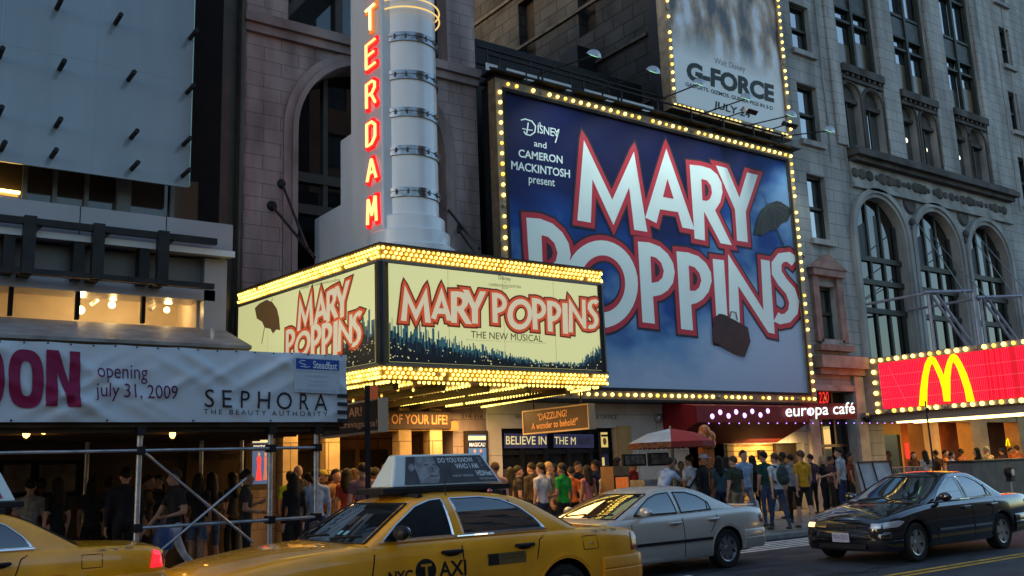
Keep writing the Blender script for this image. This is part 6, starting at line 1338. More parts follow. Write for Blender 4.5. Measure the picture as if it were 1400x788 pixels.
def taxi(label, X, Y, ad):
    t, h = car('yellow_taxi', label, 'taxi', TAXI); side, sidetext = h['side'], h['sidetext']
    for s in (1, -1):
        mb = MB(); pl = [(.05, .72), (.05, .94)]
        h['spatch']('tail_lamp', m_taill if not ad == 2 else M('tail lamp glowing', (.4, .01, .012), .15, coat=.6, emit=((1, .02, .04), .35)), [(.17, .74), (.34, .74), (.30, .95), (.22, .94)], .012, s)
    h['patch']('tail_lamp', m_taill, (.35, .84), (.76, .90), -1, .012); h['patch']('tail_lamp', m_taill, (-.35, -.84), (.76, .90), -1, .012); h['patch']('licence_plate', M('plate', (.5, .5, .42), .5), (-.16, .16), (.74, .87), -1, .02)
    h['patch']('headlamp', m_head, (.45, .84), (.66, .80), 1, .012); h['patch']('headlamp', m_head, (-.84, -.45), (.66, .80), 1, .012); h['patch']('grille', m_ctrim, (-.4, .4), (.64, .80), 1, .012)
    if ad == 1:
        mb = MB()
        v, f = text2d('NYC', .025); mb.add([side(3.60 + (3.33 - 3.60) * q.x, .665 + .115 * q.y, .004) for q in v], f)
        v, f = text2d('AXI', .025); mb.add([side(3.03 + (2.70 - 3.03) * q.x, .675 + .15 * q.y, .004) for q in v], f)
        mb.build('door_lettering', m_decal, t, world=False)
        mb = MB(); c_ = (3.18, .755)
        ringp = [side(c_[0] + .12 * math.cos(i * math.pi / 12), c_[1] + .115 * math.sin(i * math.pi / 12), .004) for i in range(24)]; mb.add(ringp, [tuple(range(24))]); disc = mb.build('letter_disc', m_decal, t, world=False)
        mb = MB(); v, f = text2d('T', .03); mb.add([side(3.24 - .12 * q.x, .69 + .13 * q.y, .016) for q in v], f); mb.build('disc_letter', M('taxi ochre decal', (.5, .22, .02), .5), disc, world=False)
        h['spatch']('fare_decal', m_decg, [(2.43, .735), (1.93, .735), (1.93, .855), (2.43, .855)], .003)
        mb = MB(); sidetext(mb, 'RATE INFORMATION', 2.26, 1.96, .815, .838, off=.006); sidetext(mb, '$2.50 INITIAL FARE', 2.26, 1.96, .785, .805, off=.006)
        for x0, x1, z0, z1 in ((2.42, 2.29, .74, .85),): mb.quad(side(x0, z0, .006), side(x1, z0, .006), side(x1, z1, .006), side(x0, z1, .006))
        mb.build('fare_lettering', m_decal, t, world=False)
        mb = MB(); q = side(.98, .865, .006); mb.lathe([(0, .008), (.014, .006), (.016, 0)], q, 'y', n=12); mb.build('fuel_lock', m_chrome, t, world=False)
        h['strip']([(1.10, .80), (1.10, .945), (.88, .945), (.88, .80), (1.10, .80)], .008, .002, m_gap, 'fuel_door')
    else:
        h['strip']([(1.10, .80), (1.10, .945), (.88, .945), (.88, .80), (1.10, .80)], .008, .002, m_gap, 'fuel_door')
    mb = MB(); sidetext(mb, '2Y51', .95, .42, .975, 1.0, bold=.01, off=.004); mb.build('number_lettering', M('grey number decal', (.2, .14, .07), .5), t, world=False)
    # roof advertising box: three-sided, along the car
    zr = 1.52
    mb = MB(); mb.box((1.62, -.32, zr - .02), (3.30, .32, zr + .045)); mb.box((1.85, -.55, zr - .10), (1.92, .55, zr - .02)); mb.box((2.95, -.55, zr - .10), (3.02, .55, zr - .02)); base = mb.build('roof_rack', m_ctrim, t, world=False, bevel=.01)
    F = lambda x, y, z: Vector((x, y, z))
    A = [F(1.70, .26, zr + .05), F(3.16, .26, zr + .05), F(3.02, .07, zr + .40), F(1.86, .07, zr + .40)]; B = [F(q.x, -q.y, q.z) for q in A]
    mb = MB(); mb.add(A + B, [(0, 1, 2, 3), (7, 6, 5, 4), (0, 3, 7, 4), (1, 5, 6, 2), (3, 2, 6, 7), (0, 4, 5, 1)]); sh_ = mb.build('roof_sign', m_ad, t, world=False, bevel=.025)
    nn = (A[1] - A[0]).cross(A[3] - A[0]).normalized(); nn = nn if nn.y > 0 else -nn
    if ad == 1:
        def W(u, v, k=.006):  # u from the front end (left in view), v up
            a = A[1].lerp(A[0], u); b = A[2].lerp(A[3], u); return a.lerp(b, v) + nn * k
        mb = MB(); mb.quad(W(.11, .06), W(.97, .06), W(.965, .93), W(.12, .93)); mb.build('advert', M('black and grey advert', (.05, .055, .06), .3, var=.5, vs=7), sh_, world=False)
        mb = MB(); mb.poly([W(*q, .011) for q in ((.24, .07), (.40, .07), (.43, .22), (.435, .42), (.45, .5), (.425, .66), (.41, .92), (.22, .92), (.2, .6), (.23, .35))]); mb.add([W(.17 + .028 * math.cos(i * .6283), .58 + .13 * math.sin(i * .6283), .011) for i in range(10)], [tuple(range(10))]); mb.build('printed_face', M('grey portrait print', (.23, .235, .25), .35, var=.45, vs=14), sh_, world=False)
        mb = MB(); mb.poly([W(*q, .014) for q in ((.30, .62), (.345, .64), (.345, .68), (.30, .67))]); mb.poly([W(*q, .014) for q in ((.385, .64), (.425, .62), (.42, .66), (.385, .68))]); mb.poly([W(*q, .014) for q in ((.33, .27), (.42, .27), (.41, .31), (.34, .32))]); mb.poly([W(*q, .014) for q in ((.365, .60), (.375, .42), (.40, .40), (.385, .44), (.385, .58))]); mb.build('face_shading', M('dark portrait print', (.08, .08, .085), .4), sh_, world=False)
        mb = MB()
        for s_, u0, u1, v0, v1, b_ in (('DO YOU KNOW', .455, .845, .70, .86, .03), ('WHO I AM', .62, .86, .49, .66, .03), ('HDNet', .80, .955, .24, .42, .04), ('THE TRUTH IN HD', .80, .955, .12, .18, .0), ('NEW SERIES', .56, .76, .24, .30, 0)):
            v, f = text2d(s_, b_); mb.add([W(u0 + (u1 - u0) * q.x, v0 + (v1 - v0) * q.y, .012) for q in v], f)
        mb.build('advert_lettering', M('advert white', (.55, .58, .60), .4), sh_, world=False)
        mb = MB(); v, f = text2d('?', .02); mb.add([W(.885 + .055 * q.x, .55 + .32 * q.y, .012) for q in v], f); mb.build('question_mark', M('advert grey', (.14, .14, .15), .4), sh_, world=False)
        mb = MB(); mb.ball((2.05, .5, zr - .03), .03, 8, 6); mb.build('roof_marker', m_taill, t, world=False)
    else:
        mb = MB(); mb.quad(*[A[0].lerp(A[2], k) + nn * .006 + Vector((0, 0, 0)) for k in (0,)] * 4) if False else mb.quad(A[0].lerp(A[3], .1) + nn * .006 + Vector((.12, 0, 0)), A[1].lerp(A[2], .1) + nn * .006 - Vector((.12, 0, 0)), A[1].lerp(A[2], .9) + nn * .006 - Vector((.12, 0, 0)), A[0].lerp(A[3], .9) + nn * .006 + Vector((.12, 0, 0))); mb.build('advert', M('crimson advert', (.3, .02, .08), .4), sh_, world=False)
    mb = MB(); mb.tube((2.66, .55, 1.44), (2.68, .57, 1.62), .006); mb.tube((1.8, 0, 1.40), (1.6, .02, 1.5), .005); mb.build('aerial', m_ctrim, t, world=False)
    place(t, X, Y); return t
taxi('yellow taxi with a black and grey roof advert, nearest the camera', 8.15, 8.45 + .99, 1)
taxi('yellow taxi cut by the left edge with its red tail lamp showing', 3.55, 11.75 + .99, 2)
# driver of the near taxi: head and arm at the open window belong to the people section

m_silver = M('champagne silver paint', (.54, .49, .43), .3, .35, var=.05, vs=2, coat=.6)
sv_tab = [(.03, .62, .40, .80, .02), (.07, .74, .34, .89, .02), (.2, .82, .30, .935, .02), (.6, .865, .24, .955, .02), (1.2, .885, .2, .945, .02), (2.2, .89, .19, .92, .02), (3.2, .885, .19, .90, .03), (3.7, .87, .22, .855, .06), (4.2, .83, .26, .775, .07), (4.5, .76, .30, .69, .06), (4.63, .66, .36, .61, .04), (4.67, .55, .42, .56, .02)]
sv_gh = [(.84, .52, 3.58, .81), (.93, .72, 3.42, .795), (1.02, .98, 3.22, .76), (1.14, 1.26, 2.94, .70), (1.25, 1.50, 2.66, .63), (1.31, 1.68, 2.46, .56), (1.35, 1.85, 2.28, .43), (1.365, 1.98, 2.14, .2)]
SEDAN = dict(L=4.67, tab=sv_tab, gh=sv_gh, paint=m_silver, hw=.885, wheels=(1.13, 3.85), wz=.315, ar=.36, wr=.315, spokes=7, spw=.15, wsz=(.91, 1.255), rgz=(.96, 1.25),
    windows=[([(3.16, .94), (2.98, 1.06), (2.72, 1.19), (2.52, 1.245), (2.24, 1.262), (2.22, .94)], 'glass'), ([(2.12, .945), (2.13, 1.262), (1.85, 1.25), (1.62, 1.18), (1.44, 1.07), (1.42, .96)], 'glass')], divs=((1.50, .96, 1.1),),
    gaps=([(3.26, .88), (3.30, .6), (3.28, .26)], [(2.17, .92), (2.16, .6), (2.15, .26)], [(1.55, .6), (1.38, .8), (1.34, .94)]), handles=((2.36, .795), (1.47, .81)), mirror=(3.02, .96),
    mould=(([(3.30, .50), (1.52, .505)], .045, m_ctrim),), bumpers=(('rear_bumper', False, .28, .60, .72, -.03, m_silver), ('front_bumper', True, .22, .54, 4.26, 4.71, m_silver)))
t, h = car('silver_sedan', 'champagne silver sedan behind the near taxi with bulbs mirrored in its windscreen', 'car', SEDAN)
for s in (1, -1): h['spatch']('tail_lamp', m_taill, [(.08, .66), (.26, .68), (.28, .80), (.10, .84)], .01, s); h['patch']('headlamp', m_head, (s * .35, s * .72), (.55, .66), 1, .012)
h['patch']('licence_plate', MATS['plate'], (-.16, .16), (.66, .78), -1, .015); mb = MB(); mb.box((.10, -.6, .955), (.28, .6, .985)); mb.build('boot_lip', m_silver, t, world=False, bevel=.02)
place(t, 13.41, 11.0 + .885)
m_blk = M('black car paint', (.006, .006, .010), .12, coat=1.0, spec=.6)
BL = dict(SEDAN); BL.update(L=4.80, paint=m_blk, wheels=(1.24, 3.99), hw=.89, spokes=5, spw=.2, handlem=m_blk, trim=m_ctrim,
    tab=[(.03, .62, .40, .78, .02), (.07, .74, .34, .88, .02), (.2, .83, .30, .925, .02), (.6, .87, .24, .945, .02), (1.3, .89, .2, .935, .02), (2.3, .895, .19, .915, .02), (3.3, .89, .19, .90, .03), (3.8, .88, .22, .855, .07), (4.3, .85, .26, .775, .09), (4.6, .79, .28, .70, .08), (4.74, .70, .33, .63, .05), (4.79, .58, .42, .57, .02)],
    gh=[(.84, .74, 3.72, .81), (.93, .92, 3.56, .79), (1.02, 1.10, 3.30, .75), (1.14, 1.30, 2.98, .70), (1.26, 1.52, 2.68, .64), (1.35, 1.70, 2.46, .57), (1.40, 1.88, 2.28, .42), (1.415, 2.0, 2.16, .2)],
    wsz=(.92, 1.32), rgz=(.96, 1.30), windows=[([(3.26, .94), (3.02, 1.08), (2.74, 1.21), (2.52, 1.295), (2.30, 1.315), (2.30, .94)], 'glass'), ([(2.20, .945), (2.20, 1.315), (1.88, 1.30), (1.66, 1.22), (1.44, 1.06), (1.36, .96)], 'glass')],
    divs=((1.52, .96, 1.14),), gaps=([(3.36, .88), (3.40, .6), (3.38, .26)], [(2.25, .92), (2.24, .6), (2.23, .26)], [(1.66, .6), (1.46, .8), (1.40, .94)]), handles=((2.45, .80), (1.55, .81)), mirror=(3.12, .97),
    belt=(1.36, 3.28, .93), mould=(([(3.36, .475), (2.27, .475)], .035, m_chrome), ([(2.23, .475), (1.66, .475)], .035, m_chrome)), bumpers=(('rear_bumper', False, .28, .60, .80, -.03, m_blk), ('front_bumper', True, .20, .52, 4.40, 4.83, m_blk)))
BL['trim'] = M('brushed trim', (.5, .52, .52), .2, 1.0)
t, h = car('black_sedan', 'glossy black sedan on the right with one warm headlamp lit', 'car', BL)
for s in (1, -1):
    h['spatch']('tail_lamp', m_taill, [(.10, .66), (.30, .68), (.32, .84), (.12, .86)], .01, s)
    h['spatch']('headlamp', m_head, [(4.72, .56), (4.45, .58), (4.28, .66), (4.40, .68), (4.70, .66)], .010, s)
    h['patch']('headlamp', m_head if s == 1 else M('headlamp lit', (.6, .5, .3), .1, emit=((1, .62, .2), .9)), (s * .54, s * .70), (.57, .645), 1, .012)
h['patch']('grille', m_ctrim, (-.30, .30), (.55, .63), 1, .012); mb = MB(); e = h['end'](0, .6, .025, 1); mb.lathe([(0, .0), (.04, .0), (.04, -.01)], e, 'x', n=14); mb.build('badge', m_chrome, t, world=False)
mb = MB(); e = Vector((4.845, 0, .41)); mb.box((4.835, -.16, .34), (4.85, .16, .49)); pl_ = mb.build('licence_plate', M('pale plate', (.40, .40, .48), .5), t, world=False); mb = MB(); text(mb, 'CXD 4187', Vector((4.854, .14, .455)) * 1, Vector((4.854, -.14, .455)), Vector((4.854, .14, .385))); mb.build('plate_lettering', M('navy plate ink', (.03, .04, .2), .5), pl_, world=False)
mb = MB(); mb.box((4.79, -.45, .24), (4.832, .45, .31)); mb.build('lower_intake', m_ctrim, t, world=False)
place(t, 18.65, 9.05 + .89)
# ------------------------------------------------------------------ people
def capsule(mb, a, b, ra, rb, n=10, mi=0, flat=1.0, side=None):
    a = Vector(a); b = Vector(b); d = (b - a); L_ = d.length; d = d / max(L_, 1e-6)
    s = (Vector(side) if side is not None else d.orthogonal()); s = (s - d * s.dot(d)).normalized(); q = d.cross(s)
    prof = [(-.95, .3), (-.7, .71), (-.35, .94), (0, 1)]; rows = [(a + d * (h * ra), r * ra) for h, r in prof] + [(b - d * (h * rb), r * rb) for h, r in reversed(prof)]
    vs = []
    for c, r in rows: vs += [c + s * (r * math.cos(t)) + q * (r * flat * math.sin(t)) for t in (2 * math.pi * i / n for i in range(n))]
    m_ = len(rows); mb.add(vs, [(i * n + j, i * n + (j + 1) % n, (i + 1) * n + (j + 1) % n, (i + 1) * n + j) for i in range(m_ - 1) for j in range(n)] + [tuple(reversed(range(n))), tuple(range((m_ - 1) * n, m_ * n))], mi)
SKIN = {'l': (.48, .27, .19), 'm': (.30, .16, .10), 'd': (.10, .055, .035)}
HAIR = {'k': (.016, .012, .009), 'b': (.075, .04, .02), 'y': (.34, .22, .09), 'g': (.22, .21, .2)}
VOX = .021
def person(label, X, Y, face, shirt=(.1, .1, .1), pants=(.03, .035, .06), skin='l', hair='k', hs='short', h=1.72, fem=False, stride=.0, arms=('down', 'down'), shorts=False, sleeves='short', skirt=False, lean=0., cap=None, shoes=(.05, .045, .04), z=SZ, group='people on the pavement', wide=1., sit=False):
    """figure facing -Y at face=0, turned by face degrees about Z"""
    k = h / 1.75; R_ = random.Random(hash((round(X, 2), round(Y, 2))) & 0xffff)
    hipw = .092 if not fem else .088; shw = (.185 if not fem else .155) * wide
    V = lambda x, y, zz: Vector((x, y, zz))
    ln = lambda v: V(v.x, v.y - math.sin(lean) * max(0, v.z - .95), .95 + (v.z - .95) * math.cos(lean)) if v.z > .95 else v
    J = {}; J['pel'] = V(0, 0, .96); J['waist'] = ln(V(0, .0, 1.10)); J['chest'] = ln(V(0, .005, 1.30)); J['sc'] = ln(V(0, .01, 1.42)); J['neck'] = ln(V(0, .0, 1.50)); J['head'] = ln(V(0, -.025, 1.625))
    bones = []; mb = MB()
    def bone(a, b, ra, rb, tagn, flat=1., sd=None): capsule(mb, a, b, ra, rb, flat=flat, side=sd); bones.append((Vector(a), Vector(b), tagn))
    w1 = wide
    bone(J['pel'] + V(-.045, 0, -.03), J['pel'] + V(.045, 0, -.03), .115 * w1, .115 * w1, 'pants')
    bone(J['pel'], J['waist'], (.145 if not fem else .14) * w1, (.135 if not fem else .112) * w1, 'shirt', .78, (1, 0, 0)); bone(J['waist'], J['chest'], (.135 if not fem else .112) * w1, (.165 if not fem else .135) * w1, 'shirt', .74, (1, 0, 0)); bone(J['chest'], J['sc'], (.165 if not fem else .135) * w1, .10, 'shirt', .74, (1, 0, 0))
    if fem:
        for s in (-1, 1): capsule(mb, J['chest'] + V(s * .06, -.065, -.005), J['chest'] + V(s * .06, -.085, -.015), .06, .05); bones.append((J['chest'] + V(s * .06, -.1, 0), J['chest'] + V(s * .06, -.101, 0), 'shirt'))
    bone(J['sc'] + V(0, .01, .02), J['neck'] + V(0, -.01, .03), .062, .056, 'skin')
    # head: skull, jaw, nose, ears
    H = J['head']; mb.ball(H + V(0, .012, .025), .1, 14, 10, sc=(.80, .96, 1.05)); capsule(mb, H + V(0, -.03, -.035), H + V(0, -.048, -.078), .062, .042); capsule(mb, H + V(0, -.095, .005), H + V(0, -.108, -.025), .012, .017, n=6)
    for s in (-1, 1): capsule(mb, H + V(s * .08, .012, .012), H + V(s * .083, .016, -.025), .018, .013, n=6)
    bones.append((H + V(0, 0, .08), H + V(0, 0, -.08), 'skin')); hands = []
    for s, mode in ((-1, arms[0]), (1, arms[1])):
        S = J['sc'] + V(s * shw, 0, -.02); bone(J['sc'] + V(s * .06, 0, .0), S, .075, .066, 'shirt')
        sw = s * stride
        E_, W_ = {'down': (V(s * .05, .02 + sw * .25, -.29), V(s * .045, -.05 + sw * .5, -.54)), 'bent': (V(s * .06, .03, -.28), V(s * .0, -.20, -.33)), 'carry': (V(s * .09, .03, -.28), V(s * .02, -.22, -.20)), 'pocket': (V(s * .12, .07, -.26), V(s * .03, .0, -.47)),
                  'reach': (V(s * .05, -.20, -.16), V(s * .0, -.44, -.12)), 'hip': (V(s * .17, .06, -.24), V(s * .03, -.02, -.38)), 'up': (V(s * .12, -.14, -.12), V(s * .0, -.20, .12)), 'bag': (V(s * .07, .03, -.28), V(s * .1, .0, -.55))}[mode]
        E_ = S + E_; W_ = S + W_; bone(S, E_, .056 if not fem else .047, .044 if not fem else .037, 'uarm'); bone(E_, W_, .042 if not fem else .035, .029, 'farm')
        d = (W_ - E_).normalized(); pc = W_ + d * .05; capsule(mb, W_ + d * .02, pc + d * .03, .030, .036, flat=.6, side=(0, 1, 0)); bones.append((W_, pc + d * .1, 'skin')); hands.append((pc, d, s))
    for s in (-1, 1):
        st = stride * s
        hp = V(s * hipw, 0, .90)
        if sit: kn = V(s * .11, -.42, .50); an = V(s * .12, -.44, .09)
        else:
            kn = V(s * (hipw + .012), -st * .36 - .02, .50 + abs(st) * .015); an = V(s * (hipw + .012), -st * .70 + (.10 * stride if st < 0 else .0), .085 + (.06 * stride if st < 0 else 0))
        bone(hp, kn, .086 if not fem else .082, .058, 'thigh'); bone(kn, an, .056, .040, 'calf'); capsule(mb, an.lerp(kn, .72) + V(0, .014, 0), an.lerp(kn, .5) + V(0, .012, 0), .055, .052); bones.append((an, an, 'shoe'))
        capsule(mb, an + V(0, .03, -.045), an + V(s * .012, -.12, -.05), .042, .036, flat=.85, side=(1, 0, 0)); bones.append((an + V(0, .05, -.05), an + V(s * .012, -.15, -.05), 'shoe'))
    if skirt:
        mb.lathe([(.10, 1.05), (.15, .95), (.2, .62), (.19, .60), (.1, .62)], (0, 0, 0), n=14); bones.append((V(0, 0, 1.0), V(0, 0, .62), 'pants'))
    o = mb.build('person', m_black, None)
    rm_ = o.modifiers.new('r', 'REMESH'); rm_.mode = 'VOXEL'; rm_.voxel_size = VOX; sm_ = o.modifiers.new('s', 'SMOOTH'); sm_.factor = .45; sm_.iterations = 3
    dg = bpy.context.evaluated_depsgraph_get(); me = bpy.data.meshes.new_from_object(o.evaluated_get(dg)); o.modifiers.clear(); o.data = me; me.name = 'person'
    # fingers, added to the same body mesh
    fb = MB()
    for pc, d, s in hands:
        px = Vector((0, 1, 0)); px = (px - d * px.dot(d)).normalized(); nrm = d.cross(px)
        for i, (o_, l_) in enumerate(((-.026, .05), (-.009, .062), (.009, .058), (.025, .042))):
            a = pc + d * .045 + px * o_; b = a + d * l_ * .55 + nrm * (-s) * .008; c = b + d * l_ * .4 + nrm * (-s) * .022; capsule(fb, a, b, .0105, .0095, n=5); capsule(fb, b, c, .0095, .007, n=5)
        a = pc - px * .03; b = a - px * .022 + d * .03; capsule(fb, a, b, .012, .009, n=5)
    bm = bmesh.new(); bm.from_mesh(me); k0 = len(bm.faces); vv = [bm.verts.new(v) for v in fb.v]
    for f in fb.f: bm.faces.new([vv[i] for i in f])
    bm.faces.ensure_lookup_table(); bm.to_mesh(me); bm.free()
    me.materials.clear(); key = lambda c: '%.2f %.2f %.2f' % tuple(c)
    ms = [M('skin ' + skin, SKIN[skin], .55, var=.08, vs=9), M('cloth ' + key(shirt), shirt, .85, var=.4, vs=9, bump=.9, bs=11), M('cloth ' + key(pants), pants, .85, var=.35, vs=9, bump=.9, bs=10), M('leather ' + key(shoes), shoes, .5)]
    for m_ in ms: me.materials.append(m_)
    B0 = [(a, b, t) for a, b, t in bones]
    for pl in me.polygons:
        c = pl.center; best = (9, None, 0)
        if pl.index >= k0: pl.material_index = 0; continue
        for a, b, t in B0:
            ab = b - a; l2 = ab.length_squared; u = 0 if l2 < 1e-9 else min(1, max(0, (c - a).dot(ab) / l2)); dd = (c - a - ab * u).length
            if t == 'skin': dd *= 1.25
            if t == 'shirt': dd *= .62
            if dd < best[0]: best = (dd, t, u)
        t, u = best[1], best[2]
        mi = {'skin': 0, 'shirt': 1, 'pants': 2, 'shoe': 3}.get(t)
        if t == 'shirt' and c.z < .93: mi = 2
        if t == 'uarm': mi = 1 if (sleeves != 'none' and (sleeves == 'long' or u < .62)) else 0
        if t == 'farm': mi = 1 if sleeves == 'long' and u < .93 else 0
        if t == 'thigh': mi = 2 if not skirt or c.z > .62 else 0
        if t == 'calf': mi = 0 if (shorts or skirt) else 2
        if c.z < .075: mi = 3
        pl.material_index = mi
    shade(me, 180)
    M_ = Matrix.Translation((X, Y, z)) @ Matrix.Rotation(R(face), 4, 'Z') @ Matrix.Scale(k, 4)
    me.transform(Matrix.Scale(k, 4)); o.location = (X, Y, z); o.rotation_euler = (0, 0, R(face)); tag(o, label, 'person', group); ORG[o.name] = Vector()
    def kid(mb, nm, mat, sm=60):
        c_ = mb.build(nm, mat, o, smooth=sm, world=False); c_.data.transform(Matrix.Scale(k, 4)); return c_
    hm = M('hair ' + hair, HAIR[hair], .6, var=.3, vs=30, bump=.5, bs=80)
    if hs != 'bald':
        mb = MB(); n_, m2 = 16, 9; vs = []; c0 = H + V(0, .022, .034)
        for j in range(m2 + 1):
            for i in range(n_):
                t = 2 * math.pi * i / n_; back = .5 + .5 * math.sin(t); lim = 1.08 + (1.3 if hs != 'short' else 1.02) * back ** 1.1; ph = lim * j / m2; rr = .112 * (1 + .05 * R_.uniform(-1, 1)) * (1 - .10 * max(0, ph - 1.6))
                vs.append(c0 + V(math.sin(ph) * math.cos(t) * .83 * rr, math.sin(ph) * math.sin(t) * .98 * rr, math.cos(ph) * 1.03 * rr))
        mb.add(vs, [(j * n_ + i, (j + 1) * n_ + i, (j + 1) * n_ + (i + 1) % n_, j * n_ + (i + 1) % n_) for j in range(m2) for i in range(n_)])
        if hs == 'long':
            capsule(mb, H + V(0, .075, .02), ln(V(0, .11, 1.36)), .085, .07, flat=.55, side=(1, 0, 0))
            for s in (-1, 1): capsule(mb, H + V(s * .075, .03, .01), ln(V(s * .08, .06, 1.42)), .03, .035)
        if hs == 'tail': capsule(mb, H + V(0, .11, .05), ln(V(0, .15, 1.45)), .035, .022)
        kid(mb, 'hair', hm)
    if cap:
        mb = MB(); mb.lathe([(0, .118), (.06, .105), (.095, .065), (.104, .02), (.1, .015)], H + V(0, .015, .03), n=18); mb.ball(H + V(0, -.12, .045), .085, 12, 6, sc=(.85, .9, .12)); kid(mb, 'cap', M('cap ' + key(cap), cap, .8))
    mb = MB()
    for s in (-1, 1): mb.ball(H + V(s * .033, -.088, .012), .0135, 8, 6, sc=(1.15, .6, .6))
    kid(mb, 'eyes', M('dark eyes', (.03, .02, .018), .2)); mb = MB(); mb.ball(H + V(0, -.1, -.052), .022, 8, 5, sc=(1.1, .35, .3)); kid(mb, 'lips', M('lips', (.30, .09, .08), .5))
    # collar and hem as cloth edges
    mb = MB(); mb.lathe([(.07, 0), (.076, .012), (.068, .022)], J['sc'] + V(0, .012, .045), n=16); kid(mb, 'collar', ms[1])
    o['_h'] = k; del o['_h']
    return o, dict(k=k, H=H, J=J, M=M_, hands=hands)
def backpack(label, info, col):
    t = thing('backpack', label, 'backpack'); Mx = info['M']
    mb = MB(); mb.ball((0, .21, 1.25), .2, 14, 10, sc=(.80, .55, 1.15)); mb.ball((0, .30, 1.15), .13, 12, 8, sc=(.9, .45, .8)); b = mb.build('bag', M('bag cloth ' + label[:14], col, .8, var=.3, vs=9), t, smooth=60, world=False)
    mb = MB()
    for s in (-1, 1): mb.path([Vector((s * .10, .14, 1.44)), Vector((s * .11, .0, 1.475)), Vector((s * .115, -.125, 1.38)), Vector((s * .14, -.10, 1.2)), Vector((s * .12, .12, 1.08))], .022, n=6)
    mb.build('strap', b.data.materials[0], t, smooth=50, world=False); t.matrix_world = Mx; return t
def bag(label, info, side, col, kind='plastic'):
    k = 0 if side < 0 else 1; pc, d, s = info['hands'][k]; t = thing('shopping_bag' if kind == 'plastic' else 'handbag', label, 'bag')
    c_ = pc + Vector((0, 0, -.30)); mb = MB(); mb.lathe([(.0, -.17), (.12, -.16), (.15, -.05), (.13, .08), (.06, .17), (.02, .2)], c_, n=12); mb.build('sack', M('bag ' + label[:12], col, .5, var=.2, vs=9, bump=.4, bs=20), t, smooth=50, world=False)
    mb = MB(); mb.path([c_ + Vector((-.02, 0, .19)), pc + Vector((0, 0, -.02)), c_ + Vector((.02, 0, .19))], .008, n=5); mb.build('handle', M('bag ' + label[:12], col), t, world=False); t.matrix_world = info['M']; return t
def at(x, Y): return PY(x, 650, Y).x
# face: 0 towards the street (-Y), 180 away, 90 towards +X (right), -90 towards -X (left)
WALK = .55
P_ = {}
def pp(key, label, x, Y, face, **kw): P_[key] = person(label, at(x, Y), Y, face, **kw)
wt = (.52, .54, .58); nv = (.03, .04, .09); bk = (.014, .014, .016); jean = (.06, .09, .16); kh = (.2, .16, .11)
# under the shed
pp(1, 'person in a pale shirt standing by the framed pictures under the shed', 43, 17.4, 170, shirt=(.28, .26, .24), pants=bk)
pp(2, 'person in dark clothes with long hair below the second framed picture', 80, 17.2, 200, shirt=bk, pants=bk, fem=True, hs='long')
pp(3, 'tall broad person in a dark coat left of the first scaffold post', 172, 16.6, 180, shirt=(.02, .022, .03), pants=bk, h=1.84, wide=1.15, sleeves='long')
pp(4, 'person in a dark vest just right of the first scaffold post', 203, 17.2, 60, shirt=(.05, .035, .03), pants=bk, fem=True, skin='m')
pp(5, 'person with a dark ponytail half hidden by the scaffold brace', 218, 17.6, -60, shirt=(.03, .03, .04), pants=jean, fem=True, hs='tail', skin='m')
pp(6, 'person in white jeans and a black top striding behind the scaffold brace', 240, 15.15, -80, shirt=bk, pants=(.42, .43, .50), stride=.62, skin='m', arms=('down', 'bent'), h=1.78)
pp(7, 'person in a black top and short denim skirt under the scaffold', 272, 16.8, 150, shirt=bk, pants=jean, fem=True, hs='long', skirt=True, skin='m')
pp(8, 'person with long black hair and denim shorts beside the batten', 290, 16.9, 185, shirt=bk, pants=jean, fem=True, hs='long', shorts=True, skin='m', arms=('bent', 'down'))
pp(9, 'person in a dark tee holding both arms forward before the red gown poster', 337, 15.6, 75, shirt=(.03, .028, .028), pants=bk, skin='m', arms=('bent', 'carry'), h=1.74)
# theatre doors
pp(10, 'person in a lime green top at the back of the theatre queue', 397, 18.2, 160, shirt=(.30, .42, .03), pants=bk, skin='m')
pp(11, 'bald person in dark clothes behind the corner scaffold post', 408, 17.0, 190, shirt=(.025, .025, .03), pants=bk, hs='bald', h=1.82)
pp(12, 'person in long black clothes between the two right scaffold posts', 402, 15.8, 175, shirt=bk, pants=bk, fem=True, hs='long', sleeves='long', h=1.66)
pp(13, 'person in a pale blue shirt right of the corner scaffold post', 432, 15.9, 165, shirt=(.34, .40, .52), pants=nv, sleeves='long')
pp(14, 'person in a grey top standing left of the corner post', 422, 16.3, 200, shirt=(.18, .2, .25), pants=nv, h=1.66, fem=True, hs='tail')
pp(15, 'person in a tan shirt with both arms folded in the theatre queue', 459, 17.2, 20, shirt=(.32, .17, .08), pants=kh, arms=('carry', 'carry'))
pp(16, 'person in a red patterned top by the sign post', 474, 16.7, 150, shirt=(.32, .05, .03), pants=bk, fem=True, hs='long')
pp(17, 'person with brown hair in an orange top left of the sign post', 484, 17.4, 210, shirt=(.40, .12, .04), pants=bk, fem=True, hs='long', hair='b')
pp(18, 'person in a mauve shirt with their back turned at the sign post', 496, 16.0, 175, shirt=(.16, .09, .11), pants=bk, wide=1.15, h=1.8)
pp(19, 'person in a dark red shirt right of the sign post', 513, 16.9, 120, shirt=(.2, .05, .04), pants=bk, skin='m')
pp(20, 'person in a black shirt far inside the theatre entrance', 444, 18.6, 10, shirt=bk, pants=bk, skin='m')
pp(21, 'person in a yellow cap and dark top in the theatre entrance', 441, 17.8, 30, shirt=(.08, .04, .03), pants=bk, cap=(.4, .3, .05))
